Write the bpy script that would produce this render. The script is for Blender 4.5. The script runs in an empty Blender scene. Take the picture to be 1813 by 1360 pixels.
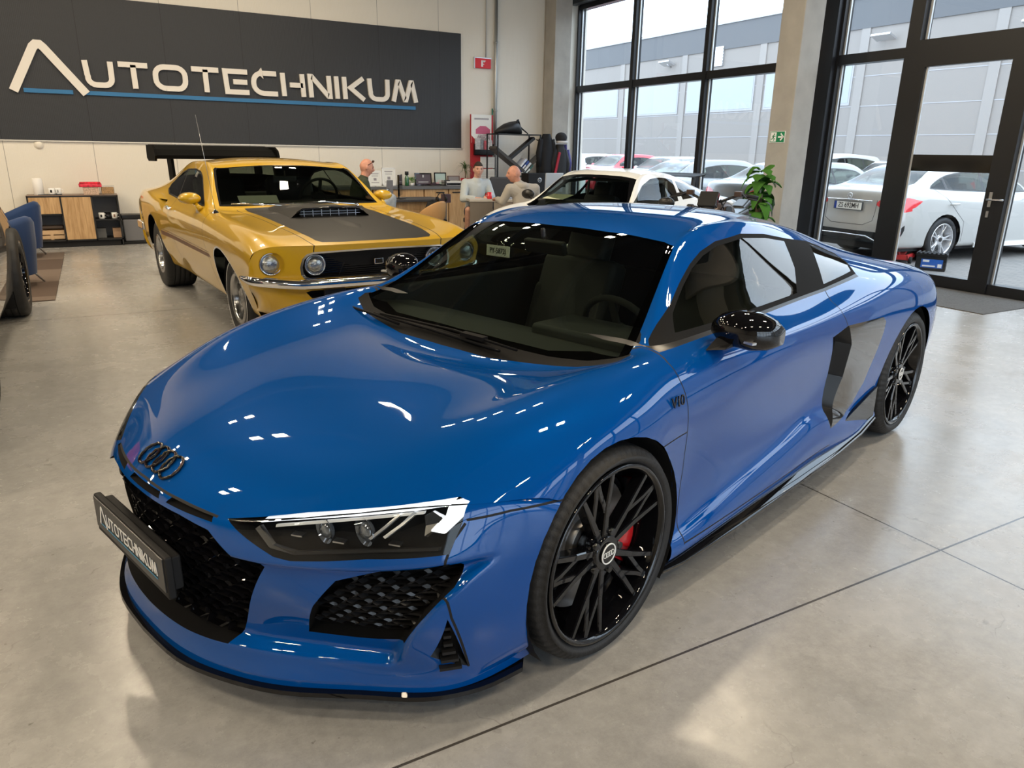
import bpy, bmesh, math, random
import numpy as np
from mathutils import Vector, Matrix
random.seed(7)
S = bpy.context.scene
COL = S.collection
# ---------------------------------------------------------------- camera
CAM_H = 1.467
def cam_axes():
    yaw, pit, rol = [math.radians(a) for a in (29.32, 17.65, -1.01)]
    f = np.array([math.sin(yaw)*math.cos(pit), math.cos(yaw)*math.cos(pit), -math.sin(pit)])
    r = np.array([math.cos(yaw), -math.sin(yaw), 0]); d = np.cross(f, r)
    c, s = math.cos(rol), math.sin(rol)
    return c*r+s*d, -s*r+c*d, f
_r, _d, _f = cam_axes()
cd = bpy.data.cameras.new('camera'); cam = bpy.data.objects.new('camera', cd); COL.objects.link(cam)
cam.matrix_world = Matrix(((_r[0], -_d[0], -_f[0], 0), (_r[1], -_d[1], -_f[1], 0), (_r[2], -_d[2], -_f[2], CAM_H), (0, 0, 0, 1)))
cd.sensor_width = 36; cd.lens = 36*1291.35/1813; cd.clip_start = .02; cd.clip_end = 500
S.camera = cam
# ---------------------------------------------------------------- colour management
S.view_settings.view_transform = 'Standard'; S.view_settings.look = 'None'
S.view_settings.exposure = 0.0; S.view_settings.gamma = 1.0
S.view_settings.use_curve_mapping = False
# ---------------------------------------------------------------- sky: bright overcast
W = bpy.data.worlds.new('overcast_sky'); S.world = W; W.use_nodes = True
nt = W.node_tree; nt.nodes.clear()
wo = nt.nodes.new('ShaderNodeOutputWorld'); wb = nt.nodes.new('ShaderNodeBackground')
tc = nt.nodes.new('ShaderNodeTexCoord'); mp = nt.nodes.new('ShaderNodeMapping'); nz = nt.nodes.new('ShaderNodeTexNoise')
mp.inputs['Scale'].default_value = (1, 1, 3.2); nz.inputs['Scale'].default_value = 2.2; nz.inputs['Detail'].default_value = 5
cr = nt.nodes.new('ShaderNodeValToRGB')
cr.color_ramp.elements[0].position = .35; cr.color_ramp.elements[0].color = (.62, .78, .98, 1)
cr.color_ramp.elements[1].position = .62; cr.color_ramp.elements[1].color = (.78, .88, 1.0, 1)
nt.links.new(tc.outputs['Generated'], mp.inputs[0]); nt.links.new(mp.outputs[0], nz.inputs['Vector'])
nt.links.new(nz.outputs['Fac'], cr.inputs[0]); nt.links.new(cr.outputs[0], wb.inputs[0]); nt.links.new(wb.outputs[0], wo.inputs[0])
wb.inputs[1].default_value = 5.0
# ---------------------------------------------------------------- daylight portals in the glazing (guide sky sampling only)
def portal(x, y, z, sx, sy, rot):
    l = bpy.data.lights.new('daylight_portal', 'AREA'); l.shape = 'RECTANGLE'; l.size = sx; l.size_y = sy
    l.cycles.is_portal = True
    o = bpy.data.objects.new('daylight_portal', l); o.location = (x, y, z); o.rotation_euler = rot; COL.objects.link(o)
portal(8.72, 2.2, 2.6, 5.2, 21.6, (math.pi/2, 0, math.pi/2))
portal(2.0, -8.9, 2.6, 12.8, 5.2, (math.pi/2, 0, 0))
# ---------------------------------------------------------------- ceiling floodlights (pairs of square LED heads; their housings are built with the ceiling)
LAMPS = [(x, y) for x in (-5.9, -3.0, -.1, 2.8, 5.7) for y in (-2.2, 1.4, 5.0, 8.0, 10.0) if not (x == -.1 and 0 < y < 6) and not (x == 5.7 and y > 7)]
CEIL = 5.4
for x, y in [(a+q, b) for a, b in LAMPS for q in (-.2, .2)]:
    l = bpy.data.lights.new('led_light', 'AREA'); l.shape = 'RECTANGLE'; l.size = .18; l.size_y = .18
    l.energy = 35; l.color = (1.0, .83, .60)
    o = bpy.data.objects.new('led_light', l); o.location = (x, y, CEIL-.36); COL.objects.link(o)
# ================================================================ helpers
PI = math.pi
def mat(name, col=(.5, .5, .5), rough=.5, metal=0.0, coat=0.0, coat_r=.03, spec=None, emis=None, estr=0.0, trans=0.0, ior=1.45, bump=0.0, bscale=50.0, var=0.0, vscale=5.0, two=None, sheen=0.0, aniso=None, alpha=None):
    m = bpy.data.materials.new(name); m.use_nodes = True
    n = m.node_tree.nodes; l = m.node_tree.links; b = n['Principled BSDF']
    b.inputs['Base Color'].default_value = (*col, 1); b.inputs['Roughness'].default_value = rough
    b.inputs['Metallic'].default_value = metal; b.inputs['Coat Weight'].default_value = coat
    b.inputs['Coat Roughness'].default_value = coat_r; b.inputs['IOR'].default_value = ior
    b.inputs['Transmission Weight'].default_value = trans
    if spec is not None: b.inputs['Specular IOR Level'].default_value = spec
    if sheen: b.inputs['Sheen Weight'].default_value = sheen; b.inputs['Sheen Roughness'].default_value = .4
    if emis: b.inputs['Emission Color'].default_value = (*emis, 1); b.inputs['Emission Strength'].default_value = estr
    if bump or var:
        t = n.new('ShaderNodeTexCoord')
    if bump:
        z = n.new('ShaderNodeTexNoise'); z.inputs['Scale'].default_value = bscale; z.inputs['Detail'].default_value = 4
        bp = n.new('ShaderNodeBump'); bp.inputs['Strength'].default_value = bump; bp.inputs['Distance'].default_value = .01
        l.new(t.outputs['Object'], z.inputs['Vector']); l.new(z.outputs['Fac'], bp.inputs['Height']); l.new(bp.outputs[0], b.inputs['Normal'])
    if var:
        z2 = n.new('ShaderNodeTexNoise'); z2.inputs['Scale'].default_value = vscale; z2.inputs['Detail'].default_value = 5
        r = n.new('ShaderNodeValToRGB'); r.color_ramp.elements[0].position = .3; r.color_ramp.elements[1].position = .7
        r.color_ramp.elements[0].color = (*[c*(1-var) for c in col], 1); r.color_ramp.elements[1].color = (*[min(1, c*(1+var)) for c in col], 1)
        l.new(t.outputs['Object'], z2.inputs['Vector']); l.new(z2.outputs['Fac'], r.inputs[0]); l.new(r.outputs[0], b.inputs['Base Color'])
    if two is not None:      # inner face of a sheet-metal skin: dull inner trim
        g = n.new('ShaderNodeNewGeometry'); mx = n.new('ShaderNodeMixShader'); d = n.new('ShaderNodeBsdfDiffuse'); d.inputs[0].default_value = (*two, 1)
        o = n['Material Output']; l.new(g.outputs['Backfacing'], mx.inputs[0]); l.new(b.outputs[0], mx.inputs[1]); l.new(d.outputs[0], mx.inputs[2]); l.new(mx.outputs[0], o.inputs[0])
    return m
def glass(name, tint=(1, 1, 1), refl=1.45, rough=0.0, veil=None, vfac=0.0):
    """thin pane: tinted see-through with a mirror coat that follows Fresnel"""
    m = bpy.data.materials.new(name); m.use_nodes = True; n = m.node_tree.nodes; l = m.node_tree.links; n.clear()
    o = n.new('ShaderNodeOutputMaterial'); t = n.new('ShaderNodeBsdfTransparent'); g = n.new('ShaderNodeBsdfGlossy')
    f = n.new('ShaderNodeLayerWeight'); f.inputs[0].default_value = .5; pw = n.new('ShaderNodeMath'); pw.operation = 'POWER'; pw.inputs[1].default_value = 5; l.new(f.outputs['Facing'], pw.inputs[0])
    ma = n.new('ShaderNodeMath'); ma.operation = 'MULTIPLY_ADD'; F0 = ((refl-1)/(refl+1))**2; ma.inputs[1].default_value = 1-F0; ma.inputs[2].default_value = F0; l.new(pw.outputs[0], ma.inputs[0]); mx = n.new('ShaderNodeMixShader')
    t.inputs[0].default_value = (*tint, 1); g.inputs['Roughness'].default_value = rough
    l.new(ma.outputs[0], mx.inputs[0]); l.new(t.outputs[0], mx.inputs[1]); l.new(g.outputs[0], mx.inputs[2])
    if veil:
        d = n.new('ShaderNodeBsdfDiffuse'); d.inputs[0].default_value = (*veil, 1); m2 = n.new('ShaderNodeMixShader'); m2.inputs[0].default_value = vfac
        l.new(t.outputs[0], m2.inputs[1]); l.new(d.outputs[0], m2.inputs[2]); l.new(m2.outputs[0], mx.inputs[1])
    l.new(mx.outputs[0], o.inputs[0]); return m
def rotz(p, a): c, s = math.cos(a), math.sin(a); return (c*p[0]-s*p[1], s*p[0]+c*p[1], p[2])
class MB:
    def __init__(s): s.v = []; s.f = []; s.mi = []; s.sm = []; s.cur = 0
    def add(s, vs, fs, smooth=False):
        k = len(s.v); s.v += [tuple(map(float, v)) for v in vs]
        s.f += [tuple(i+k for i in f) for f in fs]; s.mi += [s.cur]*len(fs); s.sm += [smooth]*len(fs); return s
    def box(s, c, d, rz=0, rx=0, ry=0, taper=1.0):
        M = Matrix.Rotation(rz, 3, 'Z') @ Matrix.Rotation(ry, 3, 'Y') @ Matrix.Rotation(rx, 3, 'X')
        vs = []
        for z in (-.5, .5):
            k = taper if z > 0 else 1
            for x, y in ((-.5, -.5), (.5, -.5), (.5, .5), (-.5, .5)):
                vs.append(tuple(M @ Vector((x*d[0]*k, y*d[1]*k, z*d[2])) + Vector(c)))
        return s.add(vs, [(0, 3, 2, 1), (4, 5, 6, 7), (0, 1, 5, 4), (1, 2, 6, 5), (2, 3, 7, 6), (3, 0, 4, 7)])
    def bb(s, x0, x1, y0, y1, z0, z1): return s.box(((x0+x1)/2, (y0+y1)/2, (z0+z1)/2), (abs(x1-x0), abs(y1-y0), abs(z1-z0)))
    def cyl(s, a, b, r, r2=None, n=20, caps=True, smooth=True):
        a = Vector(a); b = Vector(b); r2 = r if r2 is None else r2; d = (b-a).normalized()
        u = d.orthogonal().normalized(); w = d.cross(u); k = len(s.v)
        vs = [a+(u*math.cos(2*PI*i/n)+w*math.sin(2*PI*i/n))*r for i in range(n)]+[b+(u*math.cos(2*PI*i/n)+w*math.sin(2*PI*i/n))*r2 for i in range(n)]
        s.add(vs, [(i, (i+1) % n, n+(i+1) % n, n+i) for i in range(n)], smooth)
        if caps:
            s.add(vs[:n], [tuple(range(n))[::-1]]); s.add(vs[n:], [tuple(range(n))])
        return s
    def tube(s, pts, r, n=8, closed=False, caps=True, flat=None):
        pts = [Vector(p) for p in pts]; N = len(pts); rs = r if isinstance(r, (list, tuple)) else [r]*N
        vs = []; up = None
        for i, p in enumerate(pts):
            if closed: d = (pts[(i+1) % N]-pts[i-1])
            else: d = pts[min(i+1, N-1)]-pts[max(i-1, 0)]
            d = d.normalized() if d.length > 1e-9 else Vector((0, 0, 1))
            if up is None: u = d.orthogonal().normalized()
            else: u = (up-d*up.dot(d)); u = u.normalized() if u.length > 1e-6 else d.orthogonal().normalized()
            up = u; w = d.cross(u)
            for j in range(n):
                a = 2*PI*j/n; q = u*math.cos(a)+w*math.sin(a)
                if flat: q = Vector((q.x*flat[0], q.y*flat[1], q.z*flat[2]))
                vs.append(p+q*rs[i])
        fs = []
        for i in range(N if closed else N-1):
            for j in range(n):
                a, b = i*n, ((i+1) % N)*n; fs.append((a+j, a+(j+1) % n, b+(j+1) % n, b+j))
        if caps and not closed: fs += [tuple(range(n))[::-1], tuple(range((N-1)*n, N*n))]
        return s.add(vs, fs, True)
    def lathe(s, prof, c=(0, 0, 0), n=28, axis='z', smooth=True, ang=2*PI, closed=True):
        vs = []; m = len(prof); full = abs(ang-2*PI) < 1e-6
        nn = n if full else n+1
        for i in range(nn):
            a = ang*i/n; ca, sa = math.cos(a), math.sin(a)
            for r, h in prof:
                p = {'z': (r*ca, r*sa, h), 'y': (r*ca, h, r*sa), 'x': (h, r*ca, r*sa)}[axis]
                vs.append((p[0]+c[0], p[1]+c[1], p[2]+c[2]))
        fs = []
        for i in range(n):
            a, b = i*m, ((i+1) % nn)*m
            for j in range(m-1): fs.append((a+j, b+j, b+j+1, a+j+1) if axis != 'y' else (a+j, a+j+1, b+j+1, b+j))
        return s.add(vs, fs, smooth)
    def prism(s, poly, a, b, axis='y', smooth=False):
        """poly of 2-D points; axis y: (x,z), x: (y,z), z: (x,y)"""
        def P(p, h): return {'y': (p[0], h, p[1]), 'x': (h, p[0], p[1]), 'z': (p[0], p[1], h)}[axis]
        n = len(poly); vs = [P(p, a) for p in poly]+[P(p, b) for p in poly]
        s.add(vs, [tuple(range(n)), tuple(range(n, 2*n))[::-1]]+[(i, n+i, n+(i+1) % n, (i+1) % n) for i in range(n)])
        return s
    def ball(s, c, r, n=16, m=10, sc=(1, 1, 1)):
        vs = []; fs = []
        for i in range(m+1):
            t = PI*i/m
            for j in range(n):
                a = 2*PI*j/n; vs.append((c[0]+r*sc[0]*math.sin(t)*math.cos(a), c[1]+r*sc[1]*math.sin(t)*math.sin(a), c[2]+r*sc[2]*math.cos(t)))
        for i in range(m):
            for j in range(n): fs.append((i*n+j, (i+1)*n+j, (i+1)*n+(j+1) % n, i*n+(j+1) % n))
        return s.add(vs, fs, True)
    def xf(s, M, k0=0):
        s.v[k0:] = [tuple(M @ Vector(v)) for v in s.v[k0:]]; return s
    def build(s, name, mats, parent=None, bevel=0, loc=None, fix=True, sub=0, seg=2):
        me = bpy.data.meshes.new(name); me.from_pydata(s.v, [], s.f)
        if not isinstance(mats, (list, tuple)): mats = [mats]
        for m in mats: me.materials.append(m)
        me.polygons.foreach_set('material_index', s.mi); me.polygons.foreach_set('use_smooth', s.sm)
        if fix:
            bm = bmesh.new(); bm.from_mesh(me); bmesh.ops.remove_doubles(bm, verts=bm.verts, dist=1e-5)
            bmesh.ops.recalc_face_normals(bm, faces=bm.faces); bm.to_mesh(me); bm.free()
        me.update(); o = bpy.data.objects.new(name, me); COL.objects.link(o)
        if parent: o.parent = parent
        if loc: o.location = loc
        if bevel:
            b = o.modifiers.new('bevel', 'BEVEL'); b.width = bevel; b.segments = seg; b.limit_method = 'ANGLE'; b.angle_limit = .6
            if me.polygons: me.polygons.foreach_set('use_smooth', [True]*len(me.polygons)); b.harden_normals = True
        if sub:
            b = o.modifiers.new('subsurf', 'SUBSURF'); b.levels = sub; b.render_levels = sub; me.polygons.foreach_set('use_smooth', [True]*len(me.polygons))
        return o
def tag(o, label=None, cat=None, group=None, kind=None):
    if label: o['label'] = label
    if cat: o['category'] = cat
    if group: o['group'] = group
    if kind: o['kind'] = kind
    return o
def thing(name, label, cat, loc=(0, 0, 0), rz=0, group=None):
    o = bpy.data.objects.new(name, None); o.empty_display_size = .1; COL.objects.link(o); o.location = loc; o.rotation_euler = (0, 0, rz)
    return tag(o, label, cat, group)
def struct(o): o['kind'] = 'structure'; return o
def copy_tree(o, parent=None):
    c = o.copy(); COL.objects.link(c)
    if parent: c.parent = parent
    for ch in list(o.children): copy_tree(ch, c)
    return c
def text_mesh(body, size, depth, mtl, name, parent=None, M=None, spacing=1.0, align='CENTER', shear=0, xs=1.0, offset=0.0):
    """lettering: built-in font turned into a mesh; text lies in local XY, facing +Z"""
    cu = bpy.data.curves.new(name, 'FONT'); cu.body = body; cu.size = size; cu.extrude = depth; cu.align_x = align; cu.align_y = 'CENTER'
    cu.space_character = spacing; cu.shear = shear; cu.resolution_u = 3; cu.offset = offset
    o = bpy.data.objects.new(name, cu); COL.objects.link(o)
    dg = bpy.context.evaluated_depsgraph_get(); me = bpy.data.meshes.new_from_object(o.evaluated_get(dg))
    bpy.data.objects.remove(o); bpy.data.curves.remove(cu)
    if xs != 1.0: me.transform(Matrix.Diagonal((xs, 1, 1, 1)))
    if M is not None: me.transform(M)
    me.materials.clear(); me.materials.append(mtl); me.name = name
    r = bpy.data.objects.new(name, me); COL.objects.link(r)
    if parent: r.parent = parent
    return r
# ---------------------------------------------------------------- spline surfaces for car bodies
def _bmat(n, segs, steps, knots_only=False):
    """uniform cubic B-spline sample matrices per smooth segment, ends reflected so that they are met exactly"""
    out = []
    for a, b in segs:
        m = b-a+1; T = []
        for k in range(m-1):
            st = 1 if knots_only else steps
            T += [k+t/st for t in range(st)]
        T.append(m-1.0); B = np.zeros((len(T), n))
        for r, t in enumerate(T):
            k = min(int(t), m-2) if m > 1 else 0; u = t-k
            w = [(1-u)**3/6, (3*u**3-6*u*u+4)/6, (-3*u**3+3*u*u+3*u+1)/6, u**3/6]
            for q, ww in zip(range(k-1, k+3), w):
                if q < 0: B[r, a] += 2*ww; B[r, a+1] -= ww
                elif q > m-1: B[r, b] += 2*ww; B[r, b-1] -= ww
                else: B[r, a+q] += ww
        out.append(B)
    return out
def _segs(n, creases):
    c = sorted(set([0]+[x for x in creases if 0 < x < n-1]+[n-1])); return list(zip(c[:-1], c[1:]))
def spline_surface(P, si, sj, ci=(), cj=(), comp=2):
    P = np.array(P, float); n, m = P.shape[:2]; Si, Sj = _segs(n, ci), _segs(m, cj)
    Li = np.zeros((n, n)); Lj = np.zeros((m, m))
    for (a, b), B in zip(Si, _bmat(n, Si, 1, True)): Li[a:b+1] = B
    for (a, b), B in zip(Sj, _bmat(m, Sj, 1, True)): Lj[a:b+1] = B
    C = P.copy()
    for _ in range(comp): C = C+P-np.einsum('ia,abk,jb->ijk', Li, C, Lj)
    patches = []
    for Bi in _bmat(n, Si, si):
        for Bj in _bmat(m, Sj, sj):
            V = np.einsum('ia,abk,jb->ijk', Bi, C, Bj)
            du = np.gradient(V, axis=0); dv = np.gradient(V, axis=1); N = np.cross(du, dv)
            L = np.linalg.norm(N, axis=2, keepdims=True); L[L < 1e-12] = 1; patches.append((V, N/L))
    return patches
def mirror_cols(H):
    H = np.array(H, float); Mr = H[:, :0:-1].copy(); Mr[:, :, 1] *= -1; return np.concatenate([Mr, H], axis=1)
# ---------------------------------------------------------------- sheet-metal skin: spline patches, cut along outlines into panels
def in_poly(p, poly):
    c = False; n = len(poly); x, y = p
    for i in range(n):
        x1, y1 = poly[i]; x2, y2 = poly[i-1]
        if (y1 > y) != (y2 > y) and x < (x2-x1)*(y-y1)/(y2-y1)+x1: c = not c
    return c
AX = {'side': (0, 2, 1), 'front': (1, 2, 0), 'top': (0, 1, 2)}
def stroke(pts, w):
    """thin outline polygon along a polyline"""
    L, R = [], []; n = len(pts)
    for i in range(n):
        a = pts[max(i-1, 0)]; b = pts[min(i+1, n-1)]; dx, dy = b[0]-a[0], b[1]-a[1]; l = math.hypot(dx, dy) or 1
        nx, ny = -dy/l*w/2, dx/l*w/2; L.append((pts[i][0]+nx, pts[i][1]+ny)); R.append((pts[i][0]-nx, pts[i][1]-ny))
    return L+R[::-1]
def ring_strokes(poly, w, close=True):
    """one stroke quad per polygon edge (used for outlines all around)"""
    q = poly+[poly[0]] if close else poly
    return [stroke([q[i], q[i+1]], w) for i in range(len(q)-1)]
def smooth_poly(pts, k=3, closed=True):
    """Catmull-Rom refinement; points given as (x, y, 's') stay sharp"""
    out = []; n = len(pts)
    for i in range(n if closed else n-1):
        p1 = pts[i]; p2 = pts[(i+1) % n]; p0 = pts[i-1] if (closed or i > 0) else p1; p3 = pts[(i+2) % n] if (closed or i+2 < n) else p2
        if len(p1) > 2: p0 = p1
        if len(p2) > 2: p3 = p2
        for t in range(k):
            u = t/k; f = [(-u**3+2*u*u-u)/2, (3*u**3-5*u*u+2)/2, (-3*u**3+4*u*u+u)/2, (u**3-u*u)/2]
            out.append(tuple(f[0]*p0[q]+f[1]*p1[q]+f[2]*p2[q]+f[3]*p3[q] for q in (0, 1)))
    if not closed: out.append((pts[-1][0], pts[-1][1]))
    return out
class Skin:
    def __init__(s): s.bm = bmesh.new(); s.nl = s.bm.verts.layers.float_vector.new('nrm'); s.rl = s.bm.faces.layers.int.new('reg'); s.names = ['']
    def rid(s, name):
        if name not in s.names: s.names.append(name)
        return s.names.index(name)
    def add(s, patches, reg):
        r = s.rid(reg)
        for V, N in patches:
            n, m = V.shape[:2]; g = []
            for i in range(n):
                row = []
                for j in range(m):
                    v = s.bm.verts.new(V[i, j]); v[s.nl] = Vector(-N[i, j]); row.append(v)
                g.append(row)
            for i in range(n-1):
                for j in range(m-1):
                    q = [g[i][j], g[i][j+1], g[i+1][j+1], g[i+1][j]]
                    try: f = s.bm.faces.new(q); f[s.rl] = r; f.smooth = True
                    except ValueError: pass
    def cut(s, poly, view, reg, flt=None, only=None):
        """cut every face under the outline; faces inside become region reg (None deletes them)"""
        a, b, _ = AX[view]; xs = [p[0] for p in poly]; ys = [p[1] for p in poly]; X0, X1, Y0, Y1 = min(xs), max(xs), min(ys), max(ys)
        okr = None if only is None else {s.rid(o) for o in (only if isinstance(only, (list, tuple)) else [only])}
        def bbx(f, pad=1e-5):
            u = [v.co[a] for v in f.verts]; w = [v.co[b] for v in f.verts]; return min(u)-pad, max(u)+pad, min(w)-pad, max(w)+pad
        def ok(f): 
            if okr is not None and f[s.rl] not in okr: return False
            if flt is not None and not flt(f.calc_center_median()): return False
            u = bbx(f); return not (u[1] < X0 or u[0] > X1 or u[3] < Y0 or u[2] > Y1)
        cand = set(f for f in s.bm.faces if ok(f)); n = len(poly)
        for i in range(n):
            p, q = poly[i-1], poly[i]; e = (q[0]-p[0], q[1]-p[1])
            if math.hypot(*e) < 1e-6: continue
            x0, x1, y0, y1 = min(p[0], q[0]), max(p[0], q[0]), min(p[1], q[1]), max(p[1], q[1]); l = math.hypot(*e)
            near = []
            for f in cand:
                if not f.is_valid: continue
                u = bbx(f)
                if u[1] < x0 or u[0] > x1 or u[3] < y0 or u[2] > y1: continue
                ds = [((v.co[a]-p[0])*e[1]-(v.co[b]-p[1])*e[0])/l for v in f.verts]
                if max(ds) > 1e-6 and min(ds) < -1e-6: near.append(f)
            if not near: continue
            co = [0, 0, 0]; co[a] = p[0]; co[b] = p[1]; no = [0, 0, 0]; no[a] = e[1]; no[b] = -e[0]
            es = {x for f in near for x in f.edges}; vs = {x for f in near for x in f.verts}
            r = bmesh.ops.bisect_plane(s.bm, geom=list(vs)+list(es)+near, plane_co=co, plane_no=no, dist=1e-6)
            cand = {f for f in cand if f.is_valid} | {g for g in r['geom'] if isinstance(g, bmesh.types.BMFace) and g.is_valid}
        dele = []; k = s.rid(reg) if reg else 0
        for f in cand:
            if not f.is_valid or not ok(f): continue
            c = f.calc_center_median()
            if in_poly((c[a], c[b]), poly):
                if reg: f[s.rl] = k
                else: dele.append(f)
        if dele: bmesh.ops.delete(s.bm, geom=dele, context='FACES')
    def push(s, reg, vec):
        """shift a region that has already been separated"""
        k = s.rid(reg); fs = [f for f in s.bm.faces if f[s.rl] == k]; r = bmesh.ops.split(s.bm, geom=fs); 
        vs = {v for f in r['geom'] if isinstance(f, bmesh.types.BMFace) for v in f.verts}
        for v in vs: v.co += Vector(vec(v.co) if callable(vec) else vec)
    def recess(sk, reg, vec, floor):
        """sink a region: floor shifted by vec, side walls left between"""
        k = sk.rid(reg); fs = [f for f in sk.bm.faces if f[sk.rl] == k]; w = sk.rid(floor+'_wall'); fl = sk.rid(floor); fset = set(fs)
        bed = [e for e in sk.bm.edges if any(f in fset for f in e.link_faces) and (len(e.link_faces) == 1 or any(f not in fset for f in e.link_faces))]
        new = {}
        def nv(v):
            if v not in new:
                q = sk.bm.verts.new(v.co+Vector(vec(v.co))); q[sk.nl] = v[sk.nl]; new[v] = q
            return new[v]
        for e in bed:
            f = next(f for f in e.link_faces if f in fset); lp = next(l_ for l_ in f.loops if l_.edge == e); a, b = lp.vert, lp.link_loop_next.vert
            try: g = sk.bm.faces.new([a, b, nv(b), nv(a)]); g[sk.rl] = w
            except ValueError: pass
        for f in fs:
            try: g = sk.bm.faces.new([nv(v) for v in f.verts]); g[sk.rl] = fl; g.smooth = True
            except ValueError: pass
        bmesh.ops.delete(sk.bm, geom=fs, context='FACES')
    def out(s, regs, name, mats, parent=None, thick=0.0, flt=None):
        regs = regs if isinstance(regs, (list, tuple)) else [regs]; ids = {s.rid(r): i for i, r in enumerate(regs)}
        idx = {}; vs = []; ns = []; fs = []; mi = []
        for f in s.bm.faces:
            if f[s.rl] in ids and (flt is None or flt(f.calc_center_median())):
                t = []
                for v in f.verts:
                    if v not in idx: idx[v] = len(vs); vs.append(v.co[:]); ns.append(v[s.nl].normalized()[:])
                    t.append(idx[v])
                fs.append(t); mi.append(ids[f[s.rl]])
        if not fs: return None
        me = bpy.data.meshes.new(name)
        me.from_pydata(vs, [], fs)
        for m in (mats if isinstance(mats, (list, tuple)) else [mats]): me.materials.append(m)
        me.polygons.foreach_set('material_index', mi); me.polygons.foreach_set('use_smooth', [True]*len(fs)); me.update()
        me.normals_split_custom_set_from_vertices(ns)
        o = bpy.data.objects.new(name, me); COL.objects.link(o)
        if parent: o.parent = parent
        if thick:
            d = o.modifiers.new('solidify', 'SOLIDIFY'); d.thickness = thick; d.offset = -1
        return o
def solve_surf(patches, a, u, b, w, c, pick=max):
    """height of a patch set along axis c where axis a = u and axis b = w (nearest sample)"""
    best = None
    for V, _ in patches:
        d = (V[..., a]-u)**2+(V[..., b]-w)**2; k = np.argsort(d.ravel())[:4]; d0 = d.ravel()[k[0]]
        v = V[..., c].ravel()[k]
        if best is None or d0 < best[0]-1e-5: best = (d0, float(v.mean()))
    return best[1]

def arc2(cx, cz, r, n=36, a0=0, a1=360): return [(cx+r*math.cos(math.radians(a0+(a1-a0)*i/n)), cz+r*math.sin(math.radians(a0+(a1-a0)*i/n))) for i in range(n+(0 if abs(a1-a0) >= 360 else 1))]
def arch_liner(parent, cx, cz, r, s_, y0, y1, m, name='arch_liner', lim=-.62):
    b = MB(); n = 40
    for q in range(n):
        a0, a1 = 2*PI*q/n, 2*PI*(q+1)/n
        if math.sin((a0+a1)/2) < lim: continue
        P0, P1 = (cx+r*math.cos(a0), cz+r*math.sin(a0)), (cx+r*math.cos(a1), cz+r*math.sin(a1))
        b.add([(P0[0], s_*y0, P0[1]), (P1[0], s_*y0, P1[1]), (P1[0], s_*y1, P1[1]), (P0[0], s_*y1, P0[1])], [(0, 1, 2, 3)], True)
        b.add([(P0[0], s_*y1, P0[1]), (P1[0], s_*y1, P1[1]), (cx, s_*y1, cz)], [(0, 1, 2)])
    return b.build(name, m, parent)
def edge_sampler(patches, cond=None):
    t = np.concatenate([V.reshape(-1, 3) for V, _ in patches])
    if cond is not None: t = t[cond(t)]
    def f(a, u, b, w, c):
        d = (t[:, a]-u)**2+(t[:, b]-w)**2; k = np.argpartition(d, 3)[:4]; q = 1/(d[k]+1e-7); return float((t[k, c]*q).sum()/q.sum())
    return f
# ================================================================ shared materials
def paint(name, col, metal=.0, rough=.35, coat=1.0, two=(.03, .03, .035), spec=.5):
    return mat(name, col, rough, metal, coat, .015, spec=spec, two=two)
BLACKG = mat('gloss_black', (.004, .004, .005), .3, coat=1.0, coat_r=.02, spec=.0)
BLACKM = mat('matt_black', (.011, .011, .012), .6, spec=.3)
DEADBLACK = mat('textured_black', (.006, .006, .0065), .7, spec=.12)
BLACKS = mat('satin_black', (.012, .012, .013), .3)
RUBBER = mat('rubber', (.018, .018, .019), .6, bump=.15, bscale=180)
CHROME = mat('chrome', (.86, .86, .87), .07, 1.0)
STEEL = mat('brushed_steel', (.55, .55, .56), .28, 1.0)
ALU = mat('aluminium', (.62, .63, .65), .35, .9)
DARKIN = mat('dark_interior', (.022, .023, .024), .75)
WHITEP = mat('white_plastic', (.85, .85, .84), .4)
DKGLASS = glass('tinted_glass', (.46, .52, .46), 1.8)
CARGLASS = glass('car_glass', (.42, .47, .43), 1.5)
CLEAR = glass('clear_cover', (.93, .95, .96), 1.45)
REDL = mat('red_lens', (.75, .02, .03), .12, coat=1.0)
PLATEW = mat('plate_white', (.82, .83, .82), .35)
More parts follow.
